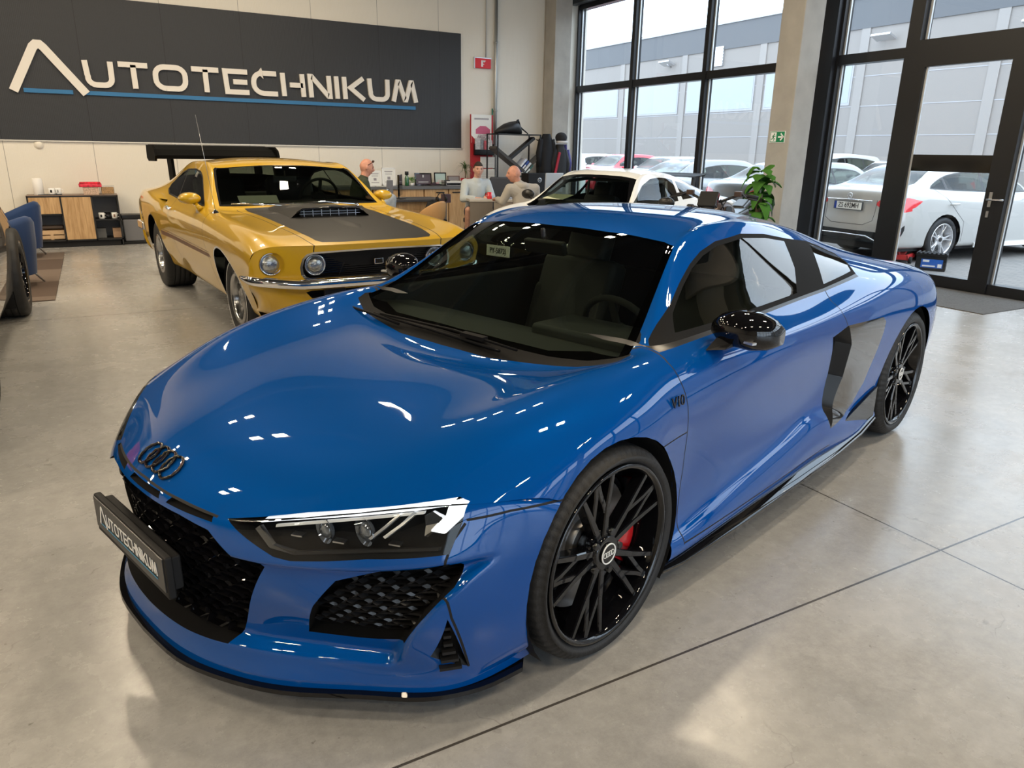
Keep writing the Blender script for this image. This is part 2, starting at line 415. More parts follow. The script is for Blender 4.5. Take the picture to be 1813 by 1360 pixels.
# ---------------------------------------------------------------- stroke lettering (wide square technical capitals)
def _arc(cx, cy, rx, ry, a0, a1, n=7): return [(cx+rx*math.cos(math.radians(a0+(a1-a0)*i/n)), cy+ry*math.sin(math.radians(a0+(a1-a0)*i/n))) for i in range(n+1)]
GL = {  # glyph: width, strokes in a unit-high box
 'A': (1.42, [[(0.0, 0), (.50, 1.0), (.56, 1.06), (.64, 1.06), (.70, 1.0), (1.42, 0)]]),
 'U': (1.0, [[(.06, 1), (.10, .45)]+_arc(.38, .34, .27, .27, 170, 270, 5)+_arc(.66, .34, .27, .27, 270, 360, 5)+[(.93, 1)]]),
 'T': (1.05, [[(0, .93), (1.05, .93)], [(.525, .93), (.54, 0)]]),
 'O': (1.22, [[(.42, .07)]+_arc(.86, .42, .30, .35, 270, 360, 5)+_arc(.82, .60, .34, .33, 0, 90, 5)+_arc(.40, .60, .34, .33, 90, 180, 5)+_arc(.42, .42, .36, .35, 180, 270, 5)]),
 'E': (.95, [[(.95, .93), (.05, .93), (.10, .07), (.98, .07)], [(.36, .5), (.92, .5)]]),
 'C': (1.0, [[(1.0, .93), (.42, .93)]+_arc(.42, .55, .38, .38, 90, 180, 5)+_arc(.44, .45, .40, .38, 180, 270, 5)+[(1.02, .07)]]),
 'H': (.98, [[(.06, 1), (.10, 0)], [(.36, .5), (.92, .5)], [(.90, 1), (.94, 0)]]),
 'N': (.98, [[(.10, 0), (.06, .93), (.14, .93), (.86, .08), (.94, .08), (.90, 1)]]),
 'I': (.16, [[(.06, 1), (.10, 0)]]),
 'K': (.98, [[(.06, 1), (.10, 0)], [(.95, .98), (.34, .52), (.98, .0)]]),
 'M': (1.12, [[(.02, 0), (.22, .93), (.30, .93), (.58, .10), (.64, .10), (.88, .93), (.94, .93), (1.14, 0)]])}
def ribbon(mb, pts, w, d, M):
    n = len(pts); L, R = [], []
    for i in range(n):
        a = pts[max(i-1, 0)]; b = pts[i]; c = pts[min(i+1, n-1)]
        d1 = Vector((b[0]-a[0], b[1]-a[1])) if i else Vector((c[0]-b[0], c[1]-b[1])); d2 = Vector((c[0]-b[0], c[1]-b[1])) if i < n-1 else d1
        d1.normalize(); d2.normalize(); t = (d1+d2); t = t.normalized() if t.length > .1 else d1
        k = 1/max(.45, t.dot(d1)); nx, ny = -t.y*w/2*k, t.x*w/2*k; L.append((b[0]+nx, b[1]+ny)); R.append((b[0]-nx, b[1]-ny))
    vs = [M @ Vector((p[0], p[1], z)) for z in (0, d) for p in L+R]; fs = []
    o = 2*n
    for i in range(n-1):
        fs += [(i, n+i, n+i+1, i+1), (o+i, o+i+1, o+n+i+1, o+n+i), (i, i+1, o+i+1, o+i), (n+i, o+n+i, o+n+i+1, n+i+1)]
    fs += [(0, o, o+n, n), (n-1, 2*n-1, o+2*n-1, o+n-1)]
    mb.add(vs, fs)
# ---------------------------------------------------------------- wheels (local: axle along y, outer face towards +y, centre at origin)
def tyre_mesh(R, rr, w, dot=0, blocks=72):
    """R outer radius, rr rim radius, w width; face at y=0"""
    b = MB(); n = blocks*4; prof = [(rr-.004, -.012), (rr+.012, .004), ((R+rr)/2, .012), (R-.028, .004), (R-.012, -.006), (R-.004, -.018)]
    gr = [.25, .42, .58, .75]
    for g in gr: y = -w*g; prof += [(R, y+.008), (R, y+.005), (R-.007, y+.004), (R-.007, y-.004), (R, y-.005)]
    prof += [(R, -w+.02), (R-.012, -w+.006), (R-.03, -w-.002), (rr, -w+.01)]
    vs = []; m = len(prof)
    for i in range(n):
        a = 2*PI*i/n; q = i % 4 == 0
        for k, (r, y) in enumerate(prof):
            if q and (k in (4, 5) or k in (m-3, m-4)): r -= .0045
            if q and k in (3,): r -= .002
            vs.append((r*math.cos(a), y, r*math.sin(a)))
    b.add(vs, [(i*m+j, i*m+j+1, ((i+1) % n)*m+j+1, ((i+1) % n)*m+j) for i in range(n) for j in range(m-1)], True)
    return b
def rim_mesh(rr, w, lip=.012):
    b = MB(); b.lathe([(rr+.002, 0), (rr, .006), (rr-lip, .004), (rr-lip-.006, -.012), (rr-lip-.012, -.05), (rr-.05, -.10), (rr-.055, -w*.7), (rr-.01, -w+.01)], axis='y', n=72); return b
def spoke(mb, pts, w0, w1, d=.03, face=.0):
    """bar between 3-D points in the wheel plane: pts [(r, ang, y)], tapered, trapezoid section"""
    P = [Vector((r*math.cos(a), y, r*math.sin(a))) for r, a, y in pts]; n = len(P); vs = []
    for i, p in enumerate(P):
        t = (P[min(i+1, n-1)]-P[max(i-1, 0)]); t.y = 0; t.normalize(); s = Vector((-t.z, 0, t.x)); w = w0+(w1-w0)*i/(n-1)
        Y = Vector((0, 1, 0)); vs += [p-s*w*.62-Y*d, p-s*w*.5-Y*.004, p-s*w*.36, p+s*w*.36, p+s*w*.5-Y*.004, p+s*w*.62-Y*d]
    fs = [(i*6+j, i*6+(j+1) % 6, (i+1)*6+(j+1) % 6, (i+1)*6+j) for i in range(n-1) for j in range(6)]+[tuple(range(6)), tuple(range((n-1)*6, n*6))[::-1]]
    mb.add(vs, fs)
def make_wheel(name, R, rr, w, style, rim_mat, parent, pos, side, brake=None, tyre=None, cap_mat=None, blocks=72, ring=None, rot=0.0, steer=0.0):
    """one wheel as a part of its car: rubber, rim, spokes, hub cap as sub-parts"""
    W_ = bpy.data.objects.new(name, None); COL.objects.link(W_); W_.parent = parent; W_.empty_display_size = .05
    W_.location = pos; W_.rotation_euler = (0, 0, (PI if side < 0 else 0)+steer)
    tyre_mesh(R, rr, w, blocks=blocks).build('tyre', tyre or RUBBER, W_, fix=False)
    b = rim_mesh(rr, w, .03 if style == 'magnum' else .012)
    b.cyl((0, -.075, 0), (0, -.03, 0), .075, n=32); b.build('rim', rim_mat, W_)
    s = MB(); r1 = rr-.012; cap = None
    if style == 'ten_y':
        for k in range(10):
            a = rot+2*PI*k/10; f = .055
            q = 1 if k % 2 else -1; a = a+q*.07
            spoke(s, [(.045, a, -.024), (.15, a, -.018), (r1, a-q*.03, -.008)], .026, .017, .035)
            spoke(s, [(.135, a+q*.01, -.022), (r1*.80, a+q*.20, -.014), (r1, a+q*.235, -.010)], .019, .015, .03)
        s.cyl((0, -.05, 0), (0, -.016, 0), .062, .052, n=32)
        for k in range(5): a = rot+2*PI*k/5+.3; s.cyl((.066*math.cos(a), -.05, .066*math.sin(a)), (.066*math.cos(a), -.014, .066*math.sin(a)), .011, n=8)
        s.build('spokes', rim_mat, W_)
        c = MB(); c.cyl((0, -.018, 0), (0, -.010, 0), .034, .033, n=32); cap = c.build('hub_cap', BLACKG, W_)
        c = MB()
        c.lathe([(.030, -.011), (.030, -.008), (.0335, -.008), (.0335, -.011)], axis='y', n=32)
        for i in range(4): cx = (i-1.5)*.0115; c.tube([(cx+.0082*math.cos(t*PI/8), -.009, .0082*math.sin(t*PI/8)) for t in range(16)], .0011, 4, closed=True)
        c.build('ring_badge', WHITEP, cap)
    elif style == 'five_twin':
        for k in range(5):
            a = rot+2*PI*k/5
            for q in (-1, 1): spoke(s, [(.04, a+q*.25, -.03), (.12, a+q*.10, -.022), (r1, a+q*.17, -.012)], .026, .018, .03)
        s.cyl((0, -.05, 0), (0, -.02, 0), .06, .05, n=24); s.build('spokes', rim_mat, W_)
        c = MB(); c.cyl((0, -.021, 0), (0, -.014, 0), .032, n=24); c.build('hub_cap', cap_mat or BLACKS, W_)
    elif style == 'magnum':
        for k in range(5):
            a = rot+2*PI*k/5; spoke(s, [(.05, a, -.060), (.10, a, -.048), (r1-.015, a, -.040)], .085, .05, .035)
        s.build('spokes', mat('grey_spokes', (.10, .10, .10), .35, .6), W_)
        c = MB(); c.cyl((0, -.07, 0), (0, -.03, 0), .048, .044, n=24); c.lathe([(r1-.02, -.028), (r1-.03, -.05), (r1-.045, -.06)], axis='y', n=48); c.build('hub_cap', CHROME, W_)
    if ring:
        c = MB(); c.lathe([(ring[0]-.004, .0135), (ring[0]+.004, .0135)], axis='y', n=64); c.build('lettering_ring', ring[1], W_)
    # disc and caliper
    d = MB(); d.cyl((0, -.13, 0), (0, -.105, 0), rr*.74, n=48); d.cyl((0, -.14, 0), (0, -.08, 0), rr*.33, n=32); d.build('brake_disc', mat('disc_steel', (.32, .31, .30), .38, .9), W_)
    if brake:
        d = MB(); a0 = brake[1]; n = 8; vs = []
        for i in range(n+1):
            a = a0-.42+.84*i/n; k = 1-.10*abs(i/n-.5)
            for r, y in ((rr*.52, -.15), (rr*.52, -.072), (rr*.66, -.062), (rr*.80, -.072), (rr*.80, -.15)): vs.append((r*math.cos(a)*k, y, r*math.sin(a)*k))
        d.add(vs, [(i*5+j, i*5+(j+1) % 5, (i+1)*5+(j+1) % 5, (i+1)*5+j) for i in range(n) for j in range(5)]+[(0, 1, 2, 3, 4), tuple(range(n*5, n*5+5))], True)
        d.build('brake_caliper', brake[0], W_, bevel=.004)
    return W_
def seat(parent, x, y, z, m, lean=.35, head=True, w=.5):
    b = MB(); b.box((x, y, z+.08), (.52, w, .16)); b.box((x-.30, y, z+.42), (.14, w*.96, .62), ry=-lean)
    if head: b.box((x-.44, y, z+.78), (.10, w*.52, .20), ry=-lean)
    for q in (-1, 1): b.box((x+.02, y+q*w*.44, z+.14), (.44, .07, .13)); b.box((x-.28, y+q*w*.43, z+.36), (.16, .07, .42), ry=-lean)
    return b.build('seat', m, parent, bevel=.035, seg=3)
def steering_wheel(parent, x, y, z, r=.18, tilt=1.15, m=None):
    b = MB(); M = Matrix.Translation((x, y, z)) @ Matrix.Rotation(-tilt, 4, 'Y')
    b.tube([(r*math.cos(t*2*PI/28), r*math.sin(t*2*PI/28), 0) for t in range(28)], .014, 8, closed=True)
    b.cyl((0, 0, -.03), (0, 0, .01), .06, n=16)
    for a in (0, PI, -PI/2): b.box((r*.5*math.cos(a), r*.5*math.sin(a), -.005), (r if a in (0, PI) else .03, .03 if a in (0, PI) else r, .012))
    b.xf(M @ Matrix.Rotation(PI/2, 4, 'Z')); return b.build('steering_wheel', m or DARKIN, parent)
def wordmark(h, w, d, M, m, mblue, name, parent, cap_k=1.62, total=None, letter_objs=False):
    """the dealer's wordmark: tall crossbar-less A, square capitals, blue underline. h = small-cap height"""
    word = 'UTOTECHNIKUM'; gap = .20; aw = GL['A'][0]*cap_k; tw = aw+.02+sum(GL[c][0]+gap for c in word)-gap; k = (total/(tw*h)) if total else 1
    x = 0; mb = MB(); objs = []
    def put(ch, sc, y0, ww):
        nonlocal mb
        for st in GL[ch][1]: ribbon(mb, [((x+px*sc)*h*k, (y0+py*sc)*h) for px, py in st], ww, d, M)
    put('A', cap_k, -.30, w*1.5); x += aw+.02
    if letter_objs: objs.append(mb.build('letter', m, parent)); mb = MB()
    for c in word:
        put(c, 1.0, 0, w); x += GL[c][0]+gap
        if letter_objs: objs.append(mb.build('letter', m, parent)); mb = MB()
    if not letter_objs: objs.append(mb.build(name, m, parent))
    ub = MB(); ribbon(ub, [(.32*h*k, -.26*h), ((aw-.45)*h*k, -.26*h)], w*.75, d*.6, M); ribbon(ub, [((aw-.12)*h*k, -.26*h), ((x-gap)*h*k, -.26*h)], w*.75, d*.6, M)
    objs.append(ub.build('underline' if letter_objs else 'plate_underline', mblue, parent)); return objs
# ---------------------------------------------------------------- two-seat sports coupe: skin control points (x forward, y left, z up; origin under front axle)
R8_B = [(.945,0,.57),(.93,.2,.565),(.88,.38,.56),(.80,.53,.59),(.70,.67,.62),(.58,.79,.64),(.43,.89,.635),(.235,.955,.59)]
R8_BUMP = [
 [(.80,0,.125),(.78,.2,.125),(.74,.34,.125),(.68,.48,.125),(.60,.60,.125),(.52,.70,.125),(.42,.78,.125),(.27,.80,.13)],
 [(.992,0,.112),(.98,.20,.112),(.93,.36,.112),(.845,.52,.112),(.715,.67,.112),(.60,.80,.112),(.47,.872,.115),(.30,.895,.12)],
 [(.992,0,.135),(.98,.20,.135),(.93,.36,.135),(.845,.52,.135),(.715,.67,.135),(.60,.80,.135),(.47,.875,.14),(.30,.90,.15)],
 [(.98,0,.21),(.962,.2,.21),(.91,.37,.215),(.82,.52,.22),(.72,.665,.22),(.63,.775,.20),(.50,.88,.2),(.30,.935,.2)],
 [(.99,0,.34),(.975,.2,.34),(.93,.38,.34),(.865,.53,.34),(.775,.68,.335),(.67,.795,.33),(.53,.895,.33),(.30,.955,.33)],
 [(.985,0,.46),(.97,.2,.46),(.925,.39,.455),(.865,.54,.455),(.77,.69,.46),(.665,.80,.465),(.52,.895,.47),(.30,.958,.47)],
 [(.972,0,.53),(.952,.2,.53),(.912,.385,.515),(.84,.535,.525),(.745,.68,.54),(.635,.795,.555),(.485,.89,.56),(.28,.957,.54)],
 R8_B,
 [(x-.035, y*.985, z+.004) for x, y, z in R8_B]]
R8_UP = [
 R8_B+[(.27,.955,.42),(.27,.95,.28),(.27,.94,.16),(.27,.8,.14)],
 [(.82,0,.645),(.80,.21,.64),(.75,.40,.64),(.67,.55,.655),(.58,.68,.675),(.47,.79,.69),(.33,.885,.68),(.15,.95,.655),(.15,.955,.45),(.15,.95,.3),(.15,.94,.16),(.15,.8,.14)],
 [(.60,0,.70),(.58,.22,.70),(.53,.42,.705),(.46,.57,.725),(.38,.69,.75),(.29,.79,.76),(.18,.885,.735),(.05,.952,.675),(.05,.955,.45),(.05,.95,.3),(.05,.94,.16),(.05,.8,.14)],
 [(.33,0,.74),(.32,.23,.742),(.27,.44,.75),(.20,.59,.77),(.13,.70,.80),(.06,.79,.81),(.0,.885,.78),(-.05,.955,.69),(-.05,.955,.47),(-.05,.95,.3),(-.05,.94,.16),(-.05,.8,.14)],
 [(.02,0,.76),(.0,.24,.765),(-.04,.46,.775),(-.10,.61,.80),(-.16,.715,.83),(-.17,.80,.838),(-.18,.885,.80),(-.20,.95,.70),(-.2,.95,.5),(-.2,.945,.3),(-.2,.935,.17),(-.2,.8,.14)],
 [(-.17,0,.77),(-.19,.25,.775),(-.25,.47,.79),(-.33,.675,.82),(-.37,.745,.847),(-.385,.80,.855),(-.385,.885,.815),(-.385,.932,.70),(-.385,.925,.5),(-.385,.93,.32),(-.385,.935,.18),(-.385,.8,.14)],
 [(-.50,0,.985),(-.52,.24,.98),(-.555,.44,.972),(-.60,.61,.963),(-.62,.665,.975),(-.70,.80,.862),(-.70,.89,.815),(-.70,.925,.70),(-.70,.912,.5),(-.70,.925,.32),(-.70,.94,.18),(-.70,.8,.14)],
 [(-.80,0,1.175),(-.81,.22,1.17),(-.83,.40,1.158),(-.86,.535,1.138),(-.88,.585,1.118),(-1.0,.80,.868),(-1.0,.90,.815),(-1.0,.922,.69),(-1.0,.905,.5),(-1.0,.922,.32),(-1.0,.945,.18),(-1.0,.8,.14)],
 [(-1.10,0,1.236),(-1.10,.22,1.232),(-1.12,.40,1.218),(-1.14,.53,1.195),(-1.16,.59,1.168),(-1.3,.80,.875),(-1.3,.905,.815),(-1.3,.922,.68),(-1.3,.90,.5),(-1.3,.92,.32),(-1.3,.95,.18),(-1.3,.8,.14)],
 [(-1.5,0,1.238),(-1.5,.22,1.232),(-1.5,.40,1.218),(-1.5,.535,1.19),(-1.5,.595,1.155),(-1.6,.80,.89),(-1.6,.905,.825),(-1.6,.93,.70),(-1.6,.905,.5),(-1.6,.92,.32),(-1.6,.95,.18),(-1.6,.8,.14)],
 [(-1.9,0,1.20),(-1.9,.21,1.195),(-1.9,.39,1.175),(-1.9,.53,1.14),(-1.9,.60,1.095),(-1.9,.80,.915),(-1.95,.90,.85),(-1.95,.95,.73),(-1.95,.93,.5),(-1.95,.93,.32),(-1.95,.95,.18),(-1.95,.8,.14)],
 [(-2.3,0,1.12),(-2.3,.21,1.11),(-2.3,.38,1.09),(-2.3,.52,1.055),(-2.3,.62,1.01),(-2.3,.80,.935),(-2.3,.90,.88),(-2.3,.96,.76),(-2.3,.95,.5),(-2.3,.93,.32),(-2.3,.93,.18),(-2.3,.8,.16)],
 [(-2.7,0,1.03),(-2.7,.2,1.02),(-2.7,.38,.995),(-2.7,.55,.965),(-2.7,.68,.945),(-2.7,.80,.92),(-2.7,.90,.87),(-2.68,.968,.76),(-2.68,.965,.5),(-2.68,.95,.32),(-2.68,.94,.2),(-2.68,.8,.18)],
 [(-3.05,0,.94),(-3.05,.2,.935),(-3.05,.4,.92),(-3.05,.56,.905),(-3.05,.70,.895),(-3.03,.81,.875),(-3.0,.90,.83),(-2.97,.955,.72),(-3.0,.955,.5),(-3.0,.94,.35),(-3.0,.93,.25),(-3.0,.8,.22)],
 [(-3.36,0,.88),(-3.35,.2,.88),(-3.33,.4,.87),(-3.30,.57,.86),(-3.27,.70,.85),(-3.23,.81,.825),(-3.17,.89,.78),(-3.10,.94,.68),(-3.12,.935,.5),(-3.1,.92,.36),(-3.1,.9,.28),(-3.1,.75,.25)],
 [(-3.44,0,.78),(-3.43,.2,.78),(-3.42,.4,.77),(-3.39,.58,.76),(-3.35,.72,.745),(-3.31,.82,.72),(-3.25,.89,.68),(-3.18,.925,.6),(-3.19,.92,.48),(-3.17,.9,.38),(-3.15,.88,.3),(-3.1,.7,.28)],
 [(-3.43,0,.5),(-3.42,.2,.5),(-3.41,.4,.5),(-3.38,.58,.5),(-3.34,.72,.5),(-3.30,.82,.48),(-3.25,.885,.46),(-3.21,.905,.44),(-3.2,.90,.41),(-3.19,.88,.36),(-3.17,.85,.31),(-3.1,.65,.3)],
 [(-3.32,0,.24),(-3.31,.2,.24),(-3.30,.4,.24),(-3.28,.58,.25),(-3.25,.70,.26),(-3.22,.76,.27),(-3.2,.8,.28),(-3.19,.82,.29),(-3.18,.82,.30),(-3.17,.81,.3),(-3.15,.80,.3),(-3.1,.6,.3)]]
# ---------------------------------------------------------------- classic fastback muscle coupe: skin control points
MU_B = [(.955,0,.80),(.95,.2,.80),(.935,.40,.80),(.905,.60,.80),(.87,.73,.80),(.845,.80,.79),(.82,.86,.765),(.80,.895,.71)]
MU_FRONT = [
 [(.60,0,.30),(.60,.2,.30),(.60,.40,.30),(.58,.60,.30),(.56,.73,.31),(.53,.80,.32),(.48,.79,.33),(.38,.77,.34)],
 [(.84,0,.31),(.84,.2,.31),(.83,.40,.31),(.80,.60,.315),(.76,.72,.33),(.70,.80,.35),(.62,.81,.37),(.50,.80,.39)],
 [(.90,0,.40),(.90,.2,.40),(.89,.40,.40),(.87,.60,.41),(.83,.73,.42),(.78,.81,.43),(.72,.83,.45),(.62,.845,.46)],
 [(.90,0,.51),(.90,.2,.51),(.89,.40,.51),(.87,.60,.51),(.845,.73,.51),(.81,.81,.51),(.77,.865,.515),(.72,.895,.52)],
 [(.905,0,.56),(.905,.2,.56),(.89,.40,.56),(.87,.60,.56),(.845,.73,.56),(.82,.81,.56),(.79,.87,.565),(.745,.90,.57)],
 [(.92,0,.67),(.92,.2,.67),(.905,.40,.67),(.88,.60,.67),(.855,.73,.67),(.835,.81,.67),(.81,.87,.665),(.775,.90,.645)],
 [(.945,0,.77),(.94,.2,.77),(.925,.40,.77),(.895,.60,.77),(.865,.73,.77),(.84,.805,.76),(.815,.865,.74),(.79,.90,.69)],
 MU_B]
_s = lambda x, a=.865, b=.835, c=.80, d=.77: [(x, a, .55), (x, b, .44), (x, c, .34), (x, d, .27), (x, .70, .25)]
MU_UP = [
 MU_B+[(.72,.885,.55),(.62,.85,.46),(.46,.80,.39),(.36,.77,.32),(.36,.65,.28)],
 [(.78,0,.835),(.775,.21,.835),(.765,.41,.835),(.74,.60,.835),(.71,.73,.845),(.69,.80,.845),(.67,.865,.81),(.64,.905,.73)]+_s(.55),
 [(.48,0,.87),(.48,.21,.868),(.47,.41,.865),(.46,.60,.862),(.44,.73,.875),(.42,.80,.878),(.40,.87,.84),(.36,.91,.74)]+_s(.33),
 [(.05,0,.90),(.05,.21,.898),(.04,.41,.893),(.03,.60,.89),(.0,.73,.90),(0,.80,.902),(-.02,.87,.865),(-.04,.912,.75)]+_s(-.05),
 [(-.35,0,.925),(-.35,.22,.923),(-.36,.42,.918),(-.38,.60,.915),(-.40,.73,.92),(-.40,.80,.918),(-.40,.87,.875),(-.40,.91,.75)]+_s(-.4),
 [(-.56,0,.935),(-.565,.23,.935),(-.585,.45,.938),(-.63,.69,.945),(-.66,.75,.955),(-.66,.80,.935),(-.66,.865,.88),(-.66,.908,.75)]+_s(-.66),
 [(-.85,0,1.115),(-.855,.22,1.115),(-.875,.42,1.11),(-.91,.64,1.105),(-.93,.695,1.115),(-.93,.81,.935),(-.93,.865,.88),(-.93,.905,.75)]+_s(-.93),
 [(-1.12,0,1.28),(-1.125,.21,1.273),(-1.15,.39,1.265),(-1.18,.585,1.25),(-1.21,.645,1.232),(-1.25,.81,.935),(-1.25,.868,.88),(-1.25,.905,.75)]+_s(-1.25),
 [(-1.50,0,1.315),(-1.50,.21,1.312),(-1.50,.39,1.30),(-1.52,.585,1.278),(-1.55,.65,1.245),(-1.6,.815,.935),(-1.6,.868,.88),(-1.6,.905,.75)]+_s(-1.6),
 [(-1.90,0,1.318),(-1.90,.21,1.315),(-1.90,.39,1.30),(-1.92,.58,1.272),(-1.92,.645,1.23),(-1.92,.82,.935),(-1.92,.87,.885),(-1.92,.91,.76)]+_s(-1.92),
 [(-2.30,0,1.285),(-2.30,.21,1.28),(-2.30,.39,1.265),(-2.30,.57,1.232),(-2.30,.64,1.18),(-2.28,.81,.95),(-2.28,.875,.90),(-2.28,.905,.78)]+_s(-2.28,.885,.86,.82,.79),
 [(-2.70,0,1.215),(-2.70,.21,1.21),(-2.70,.39,1.195),(-2.70,.56,1.157),(-2.70,.655,1.095),(-2.68,.82,.97),(-2.68,.885,.925),(-2.68,.915,.80)]+_s(-2.68,.90,.88,.85,.82),
 [(-3.10,0,1.115),(-3.10,.21,1.11),(-3.10,.40,1.10),(-3.10,.56,1.065),(-3.10,.68,1.02),(-3.08,.82,.97),(-3.08,.875,.93),(-3.08,.905,.80)]+_s(-3.08,.895,.88,.85,.82),
 [(-3.42,0,1.01),(-3.42,.21,1.01),(-3.42,.42,1.005),(-3.42,.60,.985),(-3.42,.73,.97),(-3.42,.82,.955),(-3.42,.865,.91),(-3.42,.895,.79)]+_s(-3.42,.885,.87,.84,.80),
 [(-3.72,0,.975),(-3.72,.21,.975),(-3.72,.42,.972),(-3.72,.60,.965),(-3.71,.72,.955),(-3.70,.80,.935),(-3.69,.845,.885),(-3.68,.87,.77)]+_s(-3.66,.86,.85,.82,.77),
 [(-3.80,0,.90),(-3.80,.21,.90),(-3.80,.42,.90),(-3.79,.60,.89),(-3.77,.72,.88),(-3.75,.79,.86),(-3.73,.845,.82),(-3.71,.87,.73)]+_s(-3.68,.87,.865,.84,.78),
 [(-3.78,0,.55),(-3.78,.21,.55),(-3.78,.42,.55),(-3.77,.60,.55),(-3.75,.72,.55),(-3.74,.79,.55),(-3.73,.83,.55),(-3.72,.855,.52)]+[(-3.7,.855,.47),(-3.69,.85,.42),(-3.68,.82,.37),(-3.66,.77,.33),(-3.6,.65,.3)],
 [(-3.62,0,.35),(-3.62,.21,.35),(-3.62,.42,.35),(-3.61,.60,.35),(-3.6,.70,.35),(-3.59,.75,.35),(-3.58,.78,.35),(-3.57,.80,.35)]+[(-3.56,.80,.34),(-3.55,.80,.33),(-3.54,.78,.32),(-3.53,.74,.31),(-3.5,.6,.3)]]

MU_SC = np.array((1.03, 1.01, 1.04)); MU_UP = np.array(MU_UP)*MU_SC; MU_FRONT = np.array(MU_FRONT)*MU_SC
# ================================================================ the hall
WY = 13.23; GX = 8.78     # rear wall plane, glazing plane
def floor_mat():
    m = bpy.data.materials.new('polished_concrete'); m.use_nodes = True; n = m.node_tree.nodes; l = m.node_tree.links; b = n['Principled BSDF']
    g = n.new('ShaderNodeNewGeometry'); sx = n.new('ShaderNodeSeparateXYZ'); l.new(g.outputs['Position'], sx.inputs[0])
    def noise(scale, det=5, rough=.6):
        z = n.new('ShaderNodeTexNoise'); z.inputs['Scale'].default_value = scale; z.inputs['Detail'].default_value = det; z.inputs['Roughness'].default_value = rough; l.new(g.outputs['Position'], z.inputs['Vector']); return z
    def ramp(src, stops):
        r = n.new('ShaderNodeValToRGB'); r.color_ramp.elements[0].position = stops[0][0]; r.color_ramp.elements[0].color = (*stops[0][1], 1)
        r.color_ramp.elements[1].position = stops[-1][0]; r.color_ramp.elements[1].color = (*stops[-1][1], 1)
        for p, c in stops[1:-1]: e = r.color_ramp.elements.new(p); e.color = (*c, 1)
        l.new(src, r.inputs[0]); return r
    big = ramp(noise(.55, 6).outputs['Fac'], [(.3, (.318, .312, .300)), (.7, (.42, .414, .402))])
    fine = ramp(noise(16, 10, .85).outputs['Fac'], [(.35, (.80, .80, .80)), (.65, (1.10, 1.10, 1.10))])
    mx = n.new('ShaderNodeMix'); mx.data_type = 'RGBA'; mx.blend_type = 'MULTIPLY'; mx.inputs[0].default_value = 1; l.new(big.outputs[0], mx.inputs[6]); l.new(fine.outputs[0], mx.inputs[7])
    # scuffs
    v = n.new('ShaderNodeTexVoronoi'); v.feature = 'DISTANCE_TO_EDGE'; v.inputs['Scale'].default_value = 1.3
    wz = noise(3.0, 3); ad = n.new('ShaderNodeVectorMath'); ad.operation = 'ADD'; l.new(g.outputs['Position'], ad.inputs[0]); l.new(wz.outputs['Color'], ad.inputs[1]); l.new(ad.outputs[0], v.inputs['Vector'])
    sc = ramp(v.outputs[0], [(0.0, (.62, .61, .60)), (.010, (1, 1, 1))]); mk = ramp(noise(1.7, 2).outputs['Fac'], [(.56, (1, 1, 1)), (.62, (0, 0, 0))])
    m2 = n.new('ShaderNodeMix'); m2.data_type = 'RGBA'; m2.blend_type = 'MULTIPLY'; iv = n.new('ShaderNodeMath'); iv.operation = 'SUBTRACT'; iv.inputs[0].default_value = .8; l.new(mk.outputs[0], iv.inputs[1]); l.new(iv.outputs[0], m2.inputs[0]); l.new(mx.outputs[2], m2.inputs[6]); l.new(sc.outputs[0], m2.inputs[7])
    # dark specks / stains
    sp = ramp(noise(34, 4, .6).outputs['Fac'], [(.68, (1, 1, 1)), (.73, (.50, .48, .46))]); m3 = n.new('ShaderNodeMix'); m3.data_type = 'RGBA'; m3.blend_type = 'MULTIPLY'; m3.inputs[0].default_value = .8; l.new(m2.outputs[2], m3.inputs[6]); l.new(sp.outputs[0], m3.inputs[7])
    # saw-cut joints of the slab
    def line(coord, at):
        a = n.new('ShaderNodeMath'); a.operation = 'SUBTRACT'; l.new(sx.outputs[coord], a.inputs[0]); a.inputs[1].default_value = at
        c = n.new('ShaderNodeMath'); c.operation = 'ABSOLUTE'; l.new(a.outputs[0], c.inputs[0])
        d = n.new('ShaderNodeMath'); d.operation = 'LESS_THAN'; l.new(c.outputs[0], d.inputs[0]); d.inputs[1].default_value = .0042; return d
    jl = [line(0, 2.73), line(0, -3.31), line(1, 1.39), line(1, 7.43), line(1, -4.65)]; cur = jl[0]
    for j in jl[1:]: q = n.new('ShaderNodeMath'); q.operation = 'MAXIMUM'; l.new(cur.outputs[0], q.inputs[0]); l.new(j.outputs[0], q.inputs[1]); cur = q
    m4 = n.new('ShaderNodeMix'); m4.data_type = 'RGBA'; l.new(cur.outputs[0], m4.inputs[0]); l.new(m3.outputs[2], m4.inputs[6]); m4.inputs[7].default_value = (.06, .055, .05, 1); l.new(m4.outputs[2], b.inputs['Base Color'])
    rr = ramp(noise(2.2, 7, .7).outputs['Fac'], [(.3, (.19,)*3), (.7, (.33,)*3)]); l.new(rr.outputs[0], b.inputs['Roughness'])
    b.inputs['Specular IOR Level'].default_value = .55
    bp = n.new('ShaderNodeBump'); bp.inputs['Strength'].default_value = .06; bp.inputs['Distance'].default_value = .02; l.new(noise(4, 5).outputs['Fac'], bp.inputs['Height']); l.new(bp.outputs[0], b.inputs['Normal'])
    return m
